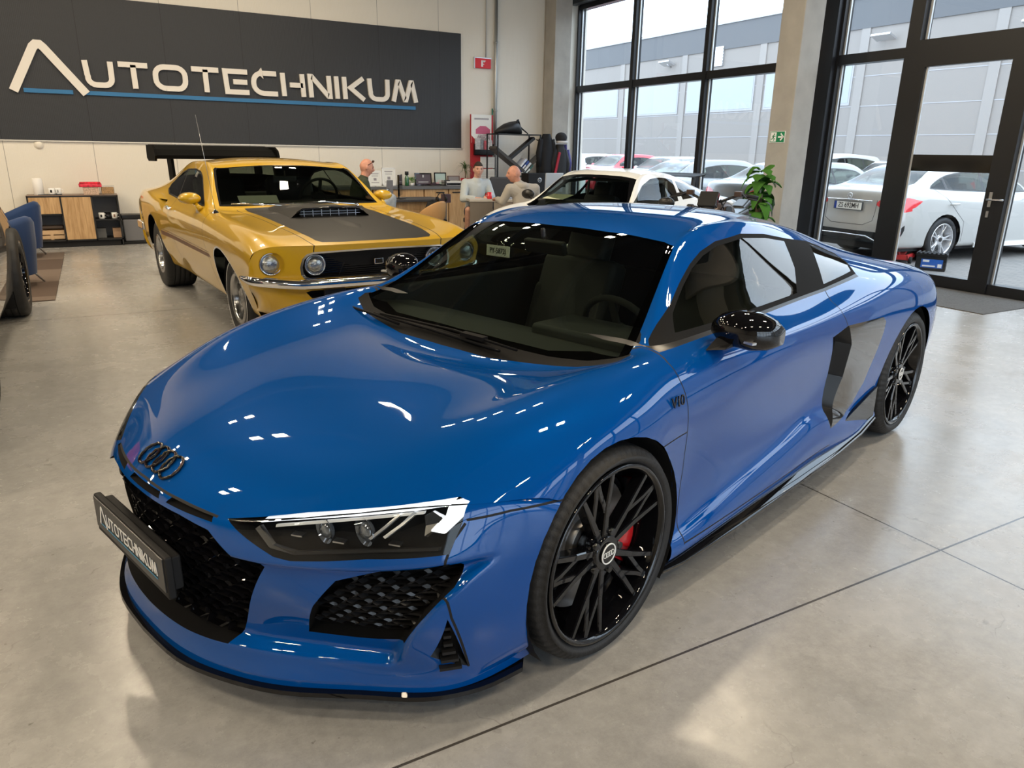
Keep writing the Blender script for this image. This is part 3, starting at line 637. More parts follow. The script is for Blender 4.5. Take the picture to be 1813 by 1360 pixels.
def ribbed(name, col, rough=.45, pitch=.045, strength=.35, jx0=.09, jp=1.14, axis=0):
    """sandwich panel with fine vertical ribs and a joint every 1.14 m"""
    m = mat(name, col, rough); n = m.node_tree.nodes; l = m.node_tree.links; b = n['Principled BSDF']
    g = n.new('ShaderNodeNewGeometry'); sx = n.new('ShaderNodeSeparateXYZ'); l.new(g.outputs['Position'], sx.inputs[0])
    def M_(op, a, bb=None):
        q = n.new('ShaderNodeMath'); q.operation = op
        if isinstance(a, (int, float)): q.inputs[0].default_value = a
        else: l.new(a, q.inputs[0])
        if bb is not None:
            if isinstance(bb, (int, float)): q.inputs[1].default_value = bb
            else: l.new(bb, q.inputs[1])
        return q.outputs[0]
    x = sx.outputs[axis]; s = M_('SINE', M_('MULTIPLY', x, 2*PI/pitch)); s = M_('POWER', M_('ABSOLUTE', s), .5)
    ph = M_('ABSOLUTE', M_('SUBTRACT', M_('FRACT', M_('DIVIDE', M_('SUBTRACT', x, jx0-jp*20-jp/2), jp)), .5))
    j = M_('LESS_THAN', ph, .0035)
    h = M_('SUBTRACT', s, M_('MULTIPLY', j, 2.0)); bp = n.new('ShaderNodeBump'); bp.inputs['Strength'].default_value = strength; bp.inputs['Distance'].default_value = .004; l.new(h, bp.inputs['Height']); l.new(bp.outputs[0], b.inputs['Normal'])
    mx = n.new('ShaderNodeMix'); mx.data_type = 'RGBA'; l.new(j, mx.inputs[0]); mx.inputs[6].default_value = (*col, 1); mx.inputs[7].default_value = (*[c*.45 for c in col], 1); l.new(mx.outputs[2], b.inputs['Base Color'])
    return m
CREAM = ribbed('cream_panel', (.78, .735, .65))
def room():
    b = MB(); b.bb(-9, 8.86, -9, WY+.2, -.2, 0); struct(b.build('floor', floor_mat()))
    b = MB(); b.bb(-9, 9.0, WY, WY+.2, 0, 6.2); struct(b.build('wall_back', CREAM))
    b = MB(); b.bb(-9.2, -9, -9, WY+.2, 0, 6.2); struct(b.build('wall_left', ribbed('cream_panel_side', (.74, .70, .62), axis=1)))
    b = MB(); b.bb(-9.2, -1.0, -9.2, -9, 0, 6.2); b.bb(-1.0, 9.0, -9.2, -9, 4.2, 6.2); struct(b.build('wall_front', ribbed('cream_panel_front', (.70, .67, .60))))
    b = MB(); b.bb(GX-.06, GX+.2, -9, WY+.05, 4.22, 6.2); struct(b.build('wall_right', ribbed('cream_panel_right', (.70, .67, .60), axis=1)))
    b = MB(); b.bb(GX-.22, GX-.062, -9, WY-.001, 4.20, 4.5); struct(b.build('trim_1', mat('dark_beam', (.04, .042, .045), .4)))
    b = MB(); b.bb(-9.2, 9.0, -9.2, WY+.2, CEIL, CEIL+.15)
    struct(b.build('ceiling', mat('deck_grey', (.055, .055, .058), .7)))
    BEAM = mat('steel_beam', (.09, .09, .095), .5)
    for i, y in enumerate((-6.3, -2.7, .9, 4.5, 8.1, 11.7)):
        b = MB(); b.bb(-9, GX-.07, y-.09, y+.09, CEIL-.02, CEIL); b.bb(-9, GX-.07, y-.02, y+.02, CEIL-.30, CEIL-.02); b.bb(-9, GX-.07, y-.09, y+.09, CEIL-.32, CEIL-.30)
        struct(b.build('trim_%d' % (i+2), BEAM))
    b = MB(); b.bb(.3, 8.0, WY-.014, WY-.001, 0, .09); b.bb(-9, .3, WY-.014, WY-.001, 0, .09); struct(b.build('baseboard_back', mat('base_dark', (.05, .05, .055), .4)))
    # concrete columns
    CONC = mat('cast_concrete', (.40, .38, .345), .8, bump=.25, bscale=14, var=.12, vscale=3)
    for i, y in enumerate((7.0, 12.82, 1.0, -5.0)):
        b = MB(); b.bb(8.0, 8.37, y, y+.37, 0, CEIL)
        o = b.build('concrete_column', CONC, bevel=.012)
        tag(o, ['square cast concrete column carrying the green exit sign', 'narrow concrete column in the far corner behind the coat rack', 'concrete column further along the glazing, out of the frame', 'concrete column at the near end of the glazing'][i], 'column', 'concrete columns along the glazing')
        if i > 1: struct(o); 
    # ---- glazing
    FR = mat('anthracite_frame', (.014, .015, .018), .35, .2); GL_ = glass('window_glass', (.975, .985, .98), 1.45); SEAL = mat('spacer_strip', (.60, .62, .63), .4, .5)
    def frame_bar(mb, y0, y1, z0, z1, d=.15): mb.bb(GX-.02, GX-.02+d, y0, y1, z0, z1)
    bays = [(11.42, 13.16), (9.54, 11.36), (7.30, 9.48), (6.06, 7.02), (2.30, 4.60), (.42, 2.24), (-1.46, .36), (-3.34, -1.52), (-5.22, -3.40), (-7.1, -5.28), (-8.95, -7.16)]
    for i, (y0, y1) in enumerate(bays):
        w = MB(); t = .035
        w.bb(GX-.04, GX+.12, y0-.03, y0+t*.4, .0, 4.2); w.bb(GX-.04, GX+.12, y1-t*.4, y1+.03, .0, 4.2)
        w.bb(GX-.03, GX+.12, y0, y1, 2.62, 2.74); w.bb(GX-.03, GX+.12, y0, y1, 0, .12); w.bb(GX-.03, GX+.12, y0, y1, 4.12, 4.22)
        o = struct(w.build('window_%d' % (i+1), FR))
        for z0, z1 in ((.12, 2.62), (2.74, 4.12)):
            g = MB(); g.bb(GX+.04, GX+.046, y0+.014, y1-.014, z0, z1); g.build('pane', GL_, o)
            s = MB(); s.bb(GX+.03, GX+.055, y1-.040, y1-.016, z0, z1); s.bb(GX+.03, GX+.055, y0+.016, y0+.03, z0, z1); s.build('spacer', SEAL, o)
    for i in range(5):
        x0 = -.94+1.94*i; w = MB(); w.bb(x0, x0+.05, -9.1, -8.98, 0, 4.2); w.bb(x0+1.84, x0+1.90, -9.1, -8.98, 0, 4.2); w.bb(x0, x0+1.9, -9.1, -8.98, 2.62, 2.74); w.bb(x0, x0+1.9, -9.1, -8.98, 0, .12)
        o = struct(w.build('window_%d' % (20+i), FR)); g = MB(); g.bb(x0+.05, x0+1.84, -9.05, -9.044, .12, 4.2); g.build('pane', GL_, o)
    # wide dark post by the column, and the door
    w = MB(); w.bb(GX-.12, GX+.12, 7.04, 7.26, 0, 4.2); struct(w.build('trim_9', FR))
    w = MB(); w.bb(GX-.05, GX+.13, 5.90, 6.06, 0, 4.2); w.bb(GX-.05, GX+.13, 4.58, 4.66, 0, 4.2); w.bb(GX-.05, GX+.13, 4.66, 5.90, 2.60, 2.80); w.bb(GX-.03, GX+.12, 4.66, 5.90, 4.12, 4.22); w.bb(GX-.04, GX+.13, 4.60, 5.90, .0, .02)
    fr = struct(w.build('door_frame', FR)); fr.name = 'door_1'
    g = MB(); g.bb(GX+.04, GX+.046, 4.66, 5.9, 2.80, 4.12); g.build('pane', GL_, fr)
    s = MB(); s.bb(GX+.03, GX+.055, 5.862, 5.89, 2.80, 4.12); s.build('spacer', SEAL, fr)
    lf = MB(); lf.bb(GX-.05, GX+.03, 5.78, 5.90, .02, 2.60); lf.bb(GX-.05, GX+.03, 4.66, 4.80, .02, 2.60); lf.bb(GX-.05, GX+.03, 4.80, 5.78, 2.50, 2.60); lf.bb(GX-.05, GX+.03, 4.80, 5.78, .02, .14)
    lo = lf.build('door_leaf', FR, fr); g = MB(); g.bb(GX-.01, GX-.002, 4.80, 5.78, .14, 2.50); g.build('pane', GL_, lo)
    g = MB(); g.bb(GX-.014, GX-.0101, 4.80, 5.78, 1.33, 1.52); g.build('black_film_band', mat('black_film', (.008, .008, .009), .1), lo)
    s = MB(); s.bb(GX-.02, GX+.0, 5.755, 5.779, .14, 2.50); s.build('spacer', SEAL, lo)
    h = MB(); h.cyl((GX-.05, 4.73, 1.05), (GX-.12, 4.73, 1.05), .011); h.tube([(GX-.115, 4.74, 1.05), (GX-.12, 4.66, 1.05), (GX-.115, 4.56, 1.052)], .010, 8); h.box((GX-.055, 4.73, 1.05), (.01, .035, .16)); h.box((GX-.055, 4.73, .89), (.012, .03, .07)); h.build('door_handle', STEEL, lo)
    # recessed mat
    b = MB(); b.bb(7.58, 8.72, 3.95, 6.9, .001, .008); tag(b.build('door_mat', mat('mat_grey', (.10, .098, .095), .95, bump=.5, bscale=260, var=.25, vscale=60)), 'dark grey flat entrance mat on the floor inside the glass door', 'door mat')
    # hanging LED floodlights
    HS = mat('lamp_housing', (.3, .3, .31), .4, .6); LE = mat('led_face', (1, 1, 1), .4, emis=(1, .93, .80), estr=3)
    first = None
    for x, y in LAMPS:
        if first is None:
            first = thing('ceiling_floodlight', 'pair of square LED floodlights hanging from a ceiling bar', 'ceiling light', (x, y, CEIL), 0, 'LED floodlights under the ceiling')
            b = MB(); b.cyl((0, 0, -.26), (0, 0, 0), .012); b.bb(-.34, .34, -.015, .015, -.28, -.25); b.build('hanger', HS, first)
            for q in (-1, 1):
                b = MB(); b.bb(q*.2-.12, q*.2+.12, -.12, .12, -.34, -.28); hd = b.build('lamp_head', HS, first, bevel=.008)
                b = MB(); b.bb(q*.2-.10, q*.2+.10, -.10, .10, -.346, -.3405); b.build('led_face', LE, hd)
        else:
            c = copy_tree(first); c.location = (x, y, CEIL)
    for o in [o for o in S.objects if o.name.startswith('led_light')]: o.location.z = CEIL-.37
def signwall():
    b = MB(); b.bb(-2.6, 6.22, WY-.03, WY-.001, 1.515, 3.50)
    t = thing('sign_board', 'wide dark ribbed board with the dealer name on the rear wall', 'sign', (0, 0, 0))
    b.build('board', ribbed('sign_dark_panel', (.030, .032, .037), .5, strength=.5), t)
    b = MB(); b.bb(-2.6, 6.235, WY-.034, WY-.002, 1.500, 1.515); b.bb(6.22, 6.235, WY-.034, WY-.002, 1.50, 3.50); b.build('edge_strip', mat('edge_white', (.75, .73, .68), .4), t)
    M = Matrix.Translation((-.80, WY-.03, 2.285)) @ Matrix(((1, 0, 0, 0), (0, 0, -1, 0), (0, 1, 0, 0), (0, 0, 0, 1)))
    LW = mat('letter_cream', (.80, .76, .70), .5); LB = mat('bar_blue', (.03, .17, .38), .5)
    wordmark(.355, .075, .045, M, LW, LB, 'lettering', t, cap_k=1.68, total=6.10, letter_objs=True)
    # fire extinguisher sign
    t = thing('fire_sign', 'small red wall sign with a white extinguisher mark below a thin conduit', 'sign', (6.665, WY-.001, 3.03))
    b = MB(); b.bb(-.165, .165, -.05, 0, -.085, .085); b.build('sign_box', mat('sign_red', (.70, .02, .03), .4), t, bevel=.004)
    b = MB(); b.bb(-.04, -.005, -.054, -.0501, -.06, .05); b.bb(-.02, .035, -.054, -.0501, .02, .032); b.bb(.0, .05, -.054, -.0501, .035, .05); b.bb(-.02, .02, -.054, -.0501, -.02, -.01); b.build('white_symbol', WHITEP, t)
    b = MB(); b.bb(-.175, .175, -.045, 0, .085, .10); b.bb(-.18, -.165, -.045, 0, -.09, .10); b.build('sign_rim', ALU, t)
    b = MB(); b.cyl((6.73, WY-.03, 3.14), (6.73, WY-.03, CEIL-.01), .012); tag(b.build('cable_conduit', mat('conduit_grey', (.45, .44, .42), .5)), 'thin grey conduit running down to the red fire sign', 'conduit')
    b = MB(); b.cyl((6.93, WY-.05, .0), (6.93, WY-.05, CEIL-.01), .032, n=16)
    for z in (1.0, 2.2, 3.4, 4.6): b.cyl((6.93, WY-.05, z), (6.93, WY-.05, z+.02), .042, n=16); b.bb(6.92, 6.94, WY-.05, WY-.001, z, z+.02)
    tag(b.build('downpipe', mat('pipe_steel', (.42, .43, .42), .35, .7)), 'grey steel riser pipe running up the rear wall beside the poster stand', 'pipe')
    b = MB(); b.tube([(6.875, WY-.03, 2.25), (6.872, WY-.04, 2.0), (6.86, WY-.03, 1.8), (6.874, WY-.04, 1.5), (6.862, WY-.03, 1.2), (6.87, WY-.03, .3)], .012, 6); tag(b.build('green_cable', mat('cable_green', (.03, .20, .16), .5)), 'thin green cable tied along the steel riser pipe', 'cable')
    b = MB(); b.lathe([(0, -.035), (.035, -.035), (.05, -.02), (.065, 0)], (-.61, WY-.001, 1.45), axis='y', n=24); tag(b.build('wall_sensor', mat('sensor_cream', (.80, .75, .66), .5)), 'small round cream sensor on the wall under the sign board', 'sensor')
    # exit sign on the column
    t = thing('exit_sign', 'green exit sign with running figure and arrow on the concrete column', 'sign', (7.999, 7.195, 1.715))
    b = MB(); b.bb(-.006, 0, -.125, .125, -.072, .072); b.build('sign_rim', WHITEP, t)
    b = MB(); b.bb(-.008, -.0062, -.118, .118, -.066, .066); gr = mat('sign_green', (.01, .22, .09), .4); b.build('green_panel', gr, t)
    M = Matrix.Translation((-.008, 0, 0)) @ Matrix(((0, 0, -1, 0), (-1, 0, 0, 0), (0, 1, 0, 0), (0, 0, 0, 1)))
    b = MB()
    ribbon(b, [(.015, 0), (.095, 0)], .020, .002, M); ribbon(b, [(.055, .043), (.100, 0), (.055, -.043)], .018, .002, M)
    b.build('arrow', WHITEP, t)
    b = MB()
    k0 = len(b.v); b.add([M @ Vector((x, y, .001)) for x, y in ((-.110, -.058), (-.015, -.058), (-.015, .058), (-.110, .058))], [(0, 1, 2, 3)]); b.build('doorway_panel', WHITEP, t)
    b = MB(); b.cyl(M @ Vector((-.050, .034, .001)), M @ Vector((-.050, .034, .004)), .010, n=12)
    for p, w in (([(-.055, .02), (-.066, -.008)], .018), ([(-.066, -.008), (-.045, -.022), (-.055, -.048)], .010), ([(-.066, -.008), (-.08, -.025), (-.10, -.03)], .010), ([(-.055, .018), (-.038, .004), (-.025, .012)], .007), ([(-.058, .018), (-.078, .012), (-.085, -.004)], .007)): ribbon(b, p, w, .003, M)
    b.build('running_figure', gr, t)
room(); signwall()
# ================================================================ outside
def outside():
    m = mat('block_paving', (.52, .50, .47), .85); n = m.node_tree.nodes; l = m.node_tree.links; bs = n['Principled BSDF']
    g = n.new('ShaderNodeNewGeometry'); br = n.new('ShaderNodeTexBrick'); mp_ = n.new('ShaderNodeMapping'); mp_.inputs['Rotation'].default_value = (0, 0, PI/2); l.new(g.outputs['Position'], mp_.inputs[0]); l.new(mp_.outputs[0], br.inputs['Vector'])
    br.inputs['Scale'].default_value = 1; br.inputs['Brick Width'].default_value = .2; br.inputs['Row Height'].default_value = .1; br.inputs['Mortar Size'].default_value = .006
    br.inputs['Color1'].default_value = (.22, .205, .19, 1); br.inputs['Color2'].default_value = (.19, .18, .17, 1); br.inputs['Mortar'].default_value = (.12, .118, .115, 1); l.new(br.outputs[0], bs.inputs['Base Color'])
    b = MB(); b.bb(8.90, 70, -60, 90, -.25, -.03); o = b.build('paving', m); struct(o)
    # opposite building
    BX = 30.0; t = thing('warehouse', 'long light grey panelled warehouse across the yard with darker band under the roof', 'building', (BX, 0, 0))
    LG = mat('panel_light_grey', (.235, .215, .20), .6); DG = mat('panel_mid_grey', (.10, .104, .112), .6); LN = mat('panel_joint_grey', (.36, .36, .38), .7)
    b = MB(); b.bb(0, 12, -40, 75, -.1, 6.78); b.build('wall', LG, t)
    b = MB(); b.bb(-.06, 12, -40, 75, 6.78, 8.0); b.build('upper_band', DG, t); b = MB(); b.bb(-.12, 12, -40, 75, 8.0, 8.14); b.build('roof_edge', mat('roof_edge', (.40, .42, .45), .5), t)
    for z in (1.1, 2.40, 3.62, 4.85): b = MB(); b.bb(-.012, 0, -40, 75, z, z+.03); b.build('panel_seam', LN, t)
    WG = mat('opal_window', (.30, .33, .32), .25, coat=.5)
    for i, y in enumerate(range(-3, 10)):
        yc = 22.9+5.7*(y-0)
        b = MB(); b.bb(-.05, 0, yc-.32, yc+.10, -.1, 6.78); b.build('pilaster', mat('pilaster_grey', (.27, .25, .235), .6), t)
        if yc > 20: 
            b = MB(); b.bb(-.03, .0, yc+.25, yc+5.25, 3.70, 5.62); w = b.build('window', LN, t); b = MB(); b.bb(-.04, -.031, yc+.33, yc+5.17, 3.80, 5.55); b.build('pane', WG, w)
    b = MB(); b.box((-.35, 35.4, 6.45), (.5, .9, .08), ry=.35); b.cyl((-.3, 35.4, 6.4), (0, 35.4, 6.25), .04); b.build('wall_lamp', ALU, t)
    for y in (22.6, 16.6): b = MB(); b.box((-.35, y-.9, 6.3 if y > 20 else 6.1), (.5, .9, .08), ry=.35); b.build('wall_lamp', ALU, t)
    b = MB(); b.bb(-.1, 0, 31.2, 32.0, 6.0, 6.95)
    for k in range(6): b.bb(-.14, -.1, 31.2, 32.0, 6.05+.15*k, 6.10+.15*k)
    b.build('louvre', ALU, t)
outside()
# ================================================================ blue sports coupe
def facet(V):
    """set the area around the grille and side intakes back behind the lamp band, the blade and the lower shelf"""
    V = V.copy(); y = np.abs(V[..., 1]); z = V[..., 2]; x = V[..., 0]
    S1 = lambda a, b, t: (lambda q: q*q*(3-2*q))(np.clip((t-a)/(b-a), 0, 1))
    yb = .785+(z-.278)*.55; top = .475+.06*np.clip(y-.5, 0, .4)
    m = (1-S1(top-.006, top+.012, z))*S1(.195, .222, z)*(1-S1(yb-.015, yb+.012, y))*(x > .45)
    V[..., 0] -= .034*m; V[..., 1] -= .012*m*np.sign(V[..., 1])*np.clip(y/.5, 0, 1)
    du = np.gradient(V, axis=0); dv = np.gradient(V, axis=1); N = np.cross(du, dv); L = np.linalg.norm(N, axis=2, keepdims=True); L[L < 1e-12] = 1
    return V, N/L
def build_r8():
    root = thing('sports_car', 'glossy blue low two-seat sports coupe with black rings on its nose and red brake calipers', 'car', (.923, 2.42, 0), -2.8435)
    BLUE = paint('blue_pearl_paint', (.0, .064, .29), .10, .4, 1.0, spec=.0); BLUE.node_tree.nodes['Principled BSDF'].inputs['Coat IOR'].default_value = 1.5
    FR = R8_UP
    rows = []
    for r in FR:   # add the flare ledge above the sill
        x = r[8][0]; t = min(1, max(0, (-.385-x)/1.5)); zl = .26+.15*t; on = 1 if -1.7 < x < -.35 else 0
        r = list(r)
        if on: r[8] = (x, r[8][1], .53); r[9] = (x, .912-.012*t, zl+.02); r[10] = (x, .938, zl-.03)
        else: r[10] = (x, r[10][1], r[10][2]+.06)
        r.insert(11, (x, .945 if on else r[10][1], min(.16, r[10][2]-.04) if x > -2.5 else r[10][2]-.03)); rows.append(r)
    up = spline_surface(mirror_cols(rows), 7, 6); bu = spline_surface(mirror_cols(R8_BUMP), 11, 11, ci=(1, 2)); bu = [facet(V) for V, N in bu]
    sk = Skin(); sk.add(up, 'body'); sk.add(bu, 'bumper')
    both = lambda f: None
    L = lambda c: abs(c[1]) > .45
    def side(poly, reg, flt=L, only=None): sk.cut(poly, 'side', reg, flt, only)
    def front(poly, reg, only=None, flt=lambda c: c[0] > .3):
        sk.cut(poly, 'front', reg, flt, only)
        if not any(p[0] < 0 for p in poly): sk.cut([(-p[0], p[1]) for p in poly][::-1], 'front', reg, flt, only)
    def top(poly, reg, only=None, flt=lambda c: c[2] > .5):
        sk.cut(poly, 'top', reg, flt, only)
    arc = lambda cx, cz, r, n=36: [(cx+r*math.cos(a/n*2*PI), cz+r*math.sin(a/n*2*PI)) for a in range(n)]
    side(arc(0, .332, .366), None); side(arc(-2.65, .345, .378), None)
    # glass
    ws = [(-.80, 0), (-.815, .25), (-.84, .40), (-.862, .50), (-.852, .545), (-.823, .562), (-.582, .640), (-.345, .722), (-.285, .60), (-.255, .45), (-.235, .25), (-.225, 0)]
    ws = ws+[(x, -y) for x, y in ws[-2:0:-1]]
    cow = [(-.155, 0), (-.16, .25), (-.20, .45), (-.232, .60), (-.285, .718), (-.335, .735), (-.36, .722), (-.35, .70), (-.29, .58), (-.26, .45), (-.24, .25), (-.23, 0)]
    cow = cow+[(x, -y) for x, y in cow[-2:0:-1]]
    top(cow, 'cowl', 'body', lambda c: c[2] < .90)
    top(ws, 'windscreen', ['body', 'cowl'])
    wi = [(x+(.018 if x < -.5 else .035 if abs(y) < .5 else .01), y*.955) for x, y in ws]; wi = [(-.775 if x < -.75 and abs(y) < .3 else (x if x < -.3 else x-.06), y) for x, y in wi]
    sk.cut(wi, 'top', 'windscreen_clear', None, 'windscreen')
    dlo = [(-.41, .862), (-.52, .912), (-.641, .962), (-.755, 1.022), (-.864, 1.075), (-.962, 1.114), (-1.079, 1.143), (-1.285, 1.160), (-1.483, 1.147), (-1.70, 1.113), (-1.95, 1.083), (-2.07, 1.055), (-2.19, 1.012), (-2.195, .975), (-2.123, .93), (-1.73, .905), (-1.2, .885), (-.8, .872)]
    side(dlo, 'pillar_black', lambda c: abs(c[1]) > .5 and c[2] > .8, 'body')
    gl = [(-.56, .885), (-.62, .935), (-.755, 1.006), (-.864, 1.060), (-.965, 1.098), (-1.079, 1.126), (-1.285, 1.143), (-1.483, 1.130), (-1.66, 1.104), (-1.60, 1.0), (-1.49, .912), (-1.2, .902), (-.8, .889)]
    side(gl, 'side_glass', lambda c: abs(c[1]) > .5 and c[2] > .8, 'pillar_black')
    qg = [(-1.96, 1.07), (-2.07, 1.043), (-2.178, 1.005), (-2.18, .975), (-2.11, .943), (-1.76, .920), (-1.86, 1.0)]
    side(qg, 'quarter_glass', lambda c: abs(c[1]) > .5 and c[2] > .8, 'pillar_black')
    side(stroke([(-.40, .858), (-.8, .868), (-1.2, .881), (-1.73, .901), (-2.12, .926)], .010), 'belt_trim', lambda c: abs(c[1]) > .5 and c[2] > .8)
    # nose
    gr = [(.0, .545), (.22, .540), (.335, .530), (.485, .458), (.36, .195), (.2, .188), (0, .186)]
    front(gr+[(-y, z) for y, z in gr[-2:0:-1]], 'grille_hole', 'bumper')
    for a, b in ((-.36, -.145), (-.085, .115), (.15, .335)):
        q = [(a, .552), (b, .552+(-.0 if abs(b) < .3 else -.004)), (b-.01, .566 if abs(b) < .3 else .561), (a+.01, .566 if abs(a) < .3 else .561)]
        sk.cut(q, 'front', 'slot', lambda c: c[0] > .3, ['bumper', 'body'])
    lamp = [(.369, .562), (.453, .580), (.56, .607), (.67, .629), (.78, .648), (.83, .655), (.852, .646), (.860, .602), (.860, .532), (.80, .530), (.732, .528), (.65, .515), (.577, .505), (.535, .508), (.454, .534)]
    front(lamp, 'lamp_hole', ['bumper', 'body'])
    intake = [(.548, .262), (.60, .37), (.655, .452), (.70, .470), (.77, .495), (.863, .508), (.868, .44), (.833, .373), (.779, .278), (.668, .268)]
    front(intake, 'intake_hole', 'bumper')
    tri = [(.579, .362), (.60, .238), (.509, .184)]
    side(tri, 'tri_hole', lambda c: abs(c[1]) > .6 and c[0] > .3, 'bumper')
    # blue front lip corner + panel joints
    side(stroke([(.508, .607), (.40, .610), (.235, .600)], .006), 'joint', lambda c: c[0] > 0 and abs(c[1]) > .6)
    side(stroke([(.512, .60), (.55, .56), (.573, .515), (.583, .435), (.570, .363), (.507, .182)], .006), 'joint', lambda c: c[0] > .2 and abs(c[1]) > .6, 'bumper')
    hl = [(.0, .572), (.2, .567), (.34, .560)]
    for s_ in (1, -1): sk.cut(stroke([(s_*y, z) for y, z in hl], .0045), 'front', 'joint', lambda c: c[0] > .3)
    side(stroke([(-.393, .858), (-.372, .835), (-.371, .788), (-.39, .70), (-.405, .60), (-.418, .462), (-.42, .30), (-.42, .20)], .005), 'joint', lambda c: abs(c[1]) > .7, 'body')
    side(stroke([(-.42, .205), (-1.0, .205), (-1.66, .215)], .005), 'joint', lambda c: abs(c[1]) > .7, 'body')
    side(stroke([(-1.735, .905), (-1.70, .86), (-1.69, .815), (-1.728, .752)], .005), 'joint', lambda c: abs(c[1]) > .7, 'body')
    side(stroke([(-.235, .612), (-.40, .61)], .005), 'joint', lambda c: abs(c[1]) > .7, 'body')
    sk.cut(stroke([(-1.70, 0), (-1.72, .25), (-1.78, .42), (-1.93, .60), (-2.0, .64)], .006), 'top', 'joint', lambda c: c[2] > .95, 'body')
    sk.cut(stroke([(-1.70, 0), (-1.72, -.25), (-1.78, -.42), (-1.93, -.60), (-2.0, -.64)], .006), 'top', 'joint', lambda c: c[2] > .95, 'body')
    # side intake behind the door
    sc_ = [(-1.575, .728), (-1.728, .757), (-2.13, .742), (-2.172, .715), (-2.165, .66), (-2.128, .554), (-2.07, .42), (-1.97, .335), (-1.86, .302), (-1.66, .292), (-1.633, .37), (-1.637, .45), (-1.632, .55), (-1.605, .65)]
    side(sc_, 'side_blade', lambda c: abs(c[1]) > .7)
    vent = [(-1.575, .728), (-1.735, .757), (-1.80, .66), (-1.805, .5), (-1.74, .36), (-1.665, .292), (-1.633, .37), (-1.637, .45), (-1.632, .55), (-1.605, .65)]
    side(vent, 'vent_hole', lambda c: abs(c[1]) > .7, 'side_blade')
    recess = sk.recess
    recess('grille_hole', lambda c: (-.055, 0, 0), 'grille_back')
    recess('intake_hole', lambda c: (-.05, -.035*(1 if c[1] > 0 else -1), 0), 'intake_back')
    recess('tri_hole', lambda c: (-.03, -.03*(1 if c[1] > 0 else -1), 0), 'tri_back')
    recess('slot', lambda c: (-.02, 0, -.002), 'slot_back')
    recess('vent_hole', lambda c: (0, -(.075 if c[0] < -1.68 else .03)*(1 if c[1] > 0 else -1), 0), 'vent_back')
    k = sk.rid('lamp_hole'); lf = lambda c: True
    recess_fs = [f for f in sk.bm.faces if f[sk.rl] == k]
    # keep the outer lamp surface as the clear cover, add a bucket behind it
    cover = sk.out('lamp_hole', 'headlamp_cover_tmp', CLEAR, root)
    covers = []
    for s_ in (1, -1):
        covers.append(sk.out('lamp_hole', 'lens_cover', CLEAR, None, flt=lambda c, s_=s_: c[1]*s_ > 0))
    bpy.data.objects.remove(cover)
    recess('lamp_hole', lambda c: (-.06, -.03*(1 if c[1] > 0 else -1), -.004), 'lamp_back')
    # --- export panels
    sk.out('body', 'body_shell', BLUE, root)
    sk.out('bumper', 'front_bumper', BLUE, root)
    for s_ in (1, -1): sk.out('joint', 'panel_joint', BLACKM, root, flt=lambda c, s_=s_: c[1]*s_ > 0)
    sk.out(['windscreen', 'windscreen_clear'], 'windscreen', [glass('frit_glass', (.02, .02, .02), 1.5), DKGLASS], root)
    sk.out('cowl', 'cowl_panel', DEADBLACK, root)
    for s_ in (1, -1):
        F = lambda c, s_=s_: c[1]*s_ > 0
        w = sk.out('side_glass', 'side_window', DKGLASS, root, flt=F)
        sk.out('quarter_glass', 'quarter_window', DKGLASS, root, flt=F)
        sk.out('pillar_black', 'pillar_trim', DEADBLACK, root, flt=F)
        sk.out('belt_trim', 'belt_trim', BLACKS, root, flt=F)
        sk.out('side_blade', 'side_blade', mat('blade_black', (.012, .012, .013), .08, 0, 1.0), root, flt=F)
        v = sk.out(['vent_back', 'vent_back_wall'], 'side_vent', [BLACKM, BLACKS], root, flt=F)
    sk.out(['grille_back', 'grille_back_wall', 'slot_back', 'slot_back_wall'], 'grille_duct', [DEADBLACK]*4, root)
    # --- honeycomb meshes
    def xs(patches, y, z): return solve_surf(patches, 1, y, 2, z, 0)
    bgrid = bu[1:]
    tab = np.concatenate([V.reshape(-1, 3) for V, _ in bgrid]); tab = tab[tab[:, 0] > .3]
    def fx(y, z):
        d = (tab[:, 1]-y)**2+(tab[:, 2]-z)**2; k = np.argpartition(d, 3)[:4]; w = 1/(d[k]+1e-6); return float((tab[k, 0]*w).sum()/w.sum())
    def honey(poly, cw, ch, back, name, m, inset=1.0, skew=0, fat=.78, dep=.022, shift=(0, 0), yo=0):
        b = MB(); xs_ = [p[0] for p in poly]; zs = [p[1] for p in poly]; r = 0; z = min(zs)
        while z < max(zs)+ch:
            y = min(xs_)-cw+(cw*.5 if r % 2 else 0)
            while y < max(xs_)+cw:
                yc, zc = y+shift[0], z+shift[1]
                if in_poly((yc, zc), poly):
                    def hx(k): return [(yc+a*cw*.5*k, zc+c*ch*.98*(k if abs(c) > .1 else 1)) for a, c in ((-1.12, 0), (-.72, .5), (.72, .5), (1.12, 0), (.72, -.5), (-.72, -.5))]
                    O = hx(1.0); I = hx(fat); vs = []
                    for q, dx in ((O, -dep*.35), (O, -dep), (I, -dep), (I, 0)):
                        for py, pz in q: vs.append((fx(py, pz)-back+dx, py+yo, pz))
                    fs = []
                    for j in range(6):
                        j2 = (j+1) % 6; fs += [(j, j2, 18+j2, 18+j), (18+j, 18+j2, 12+j2, 12+j)]
                    b.add(vs, fs)
                y += cw
            z += ch
            r += 1
        return b.build(name, m, root, fix=False) if b.f else None
    grp = gr+[(-y, z) for y, z in gr[-2:0:-1]]
    gm = honey([(y*.985, .36+(z-.36)*.97) for y, z in grp], .078, .0265, .022, 'grille_mesh', BLACKG)
    struct_ring = MB()
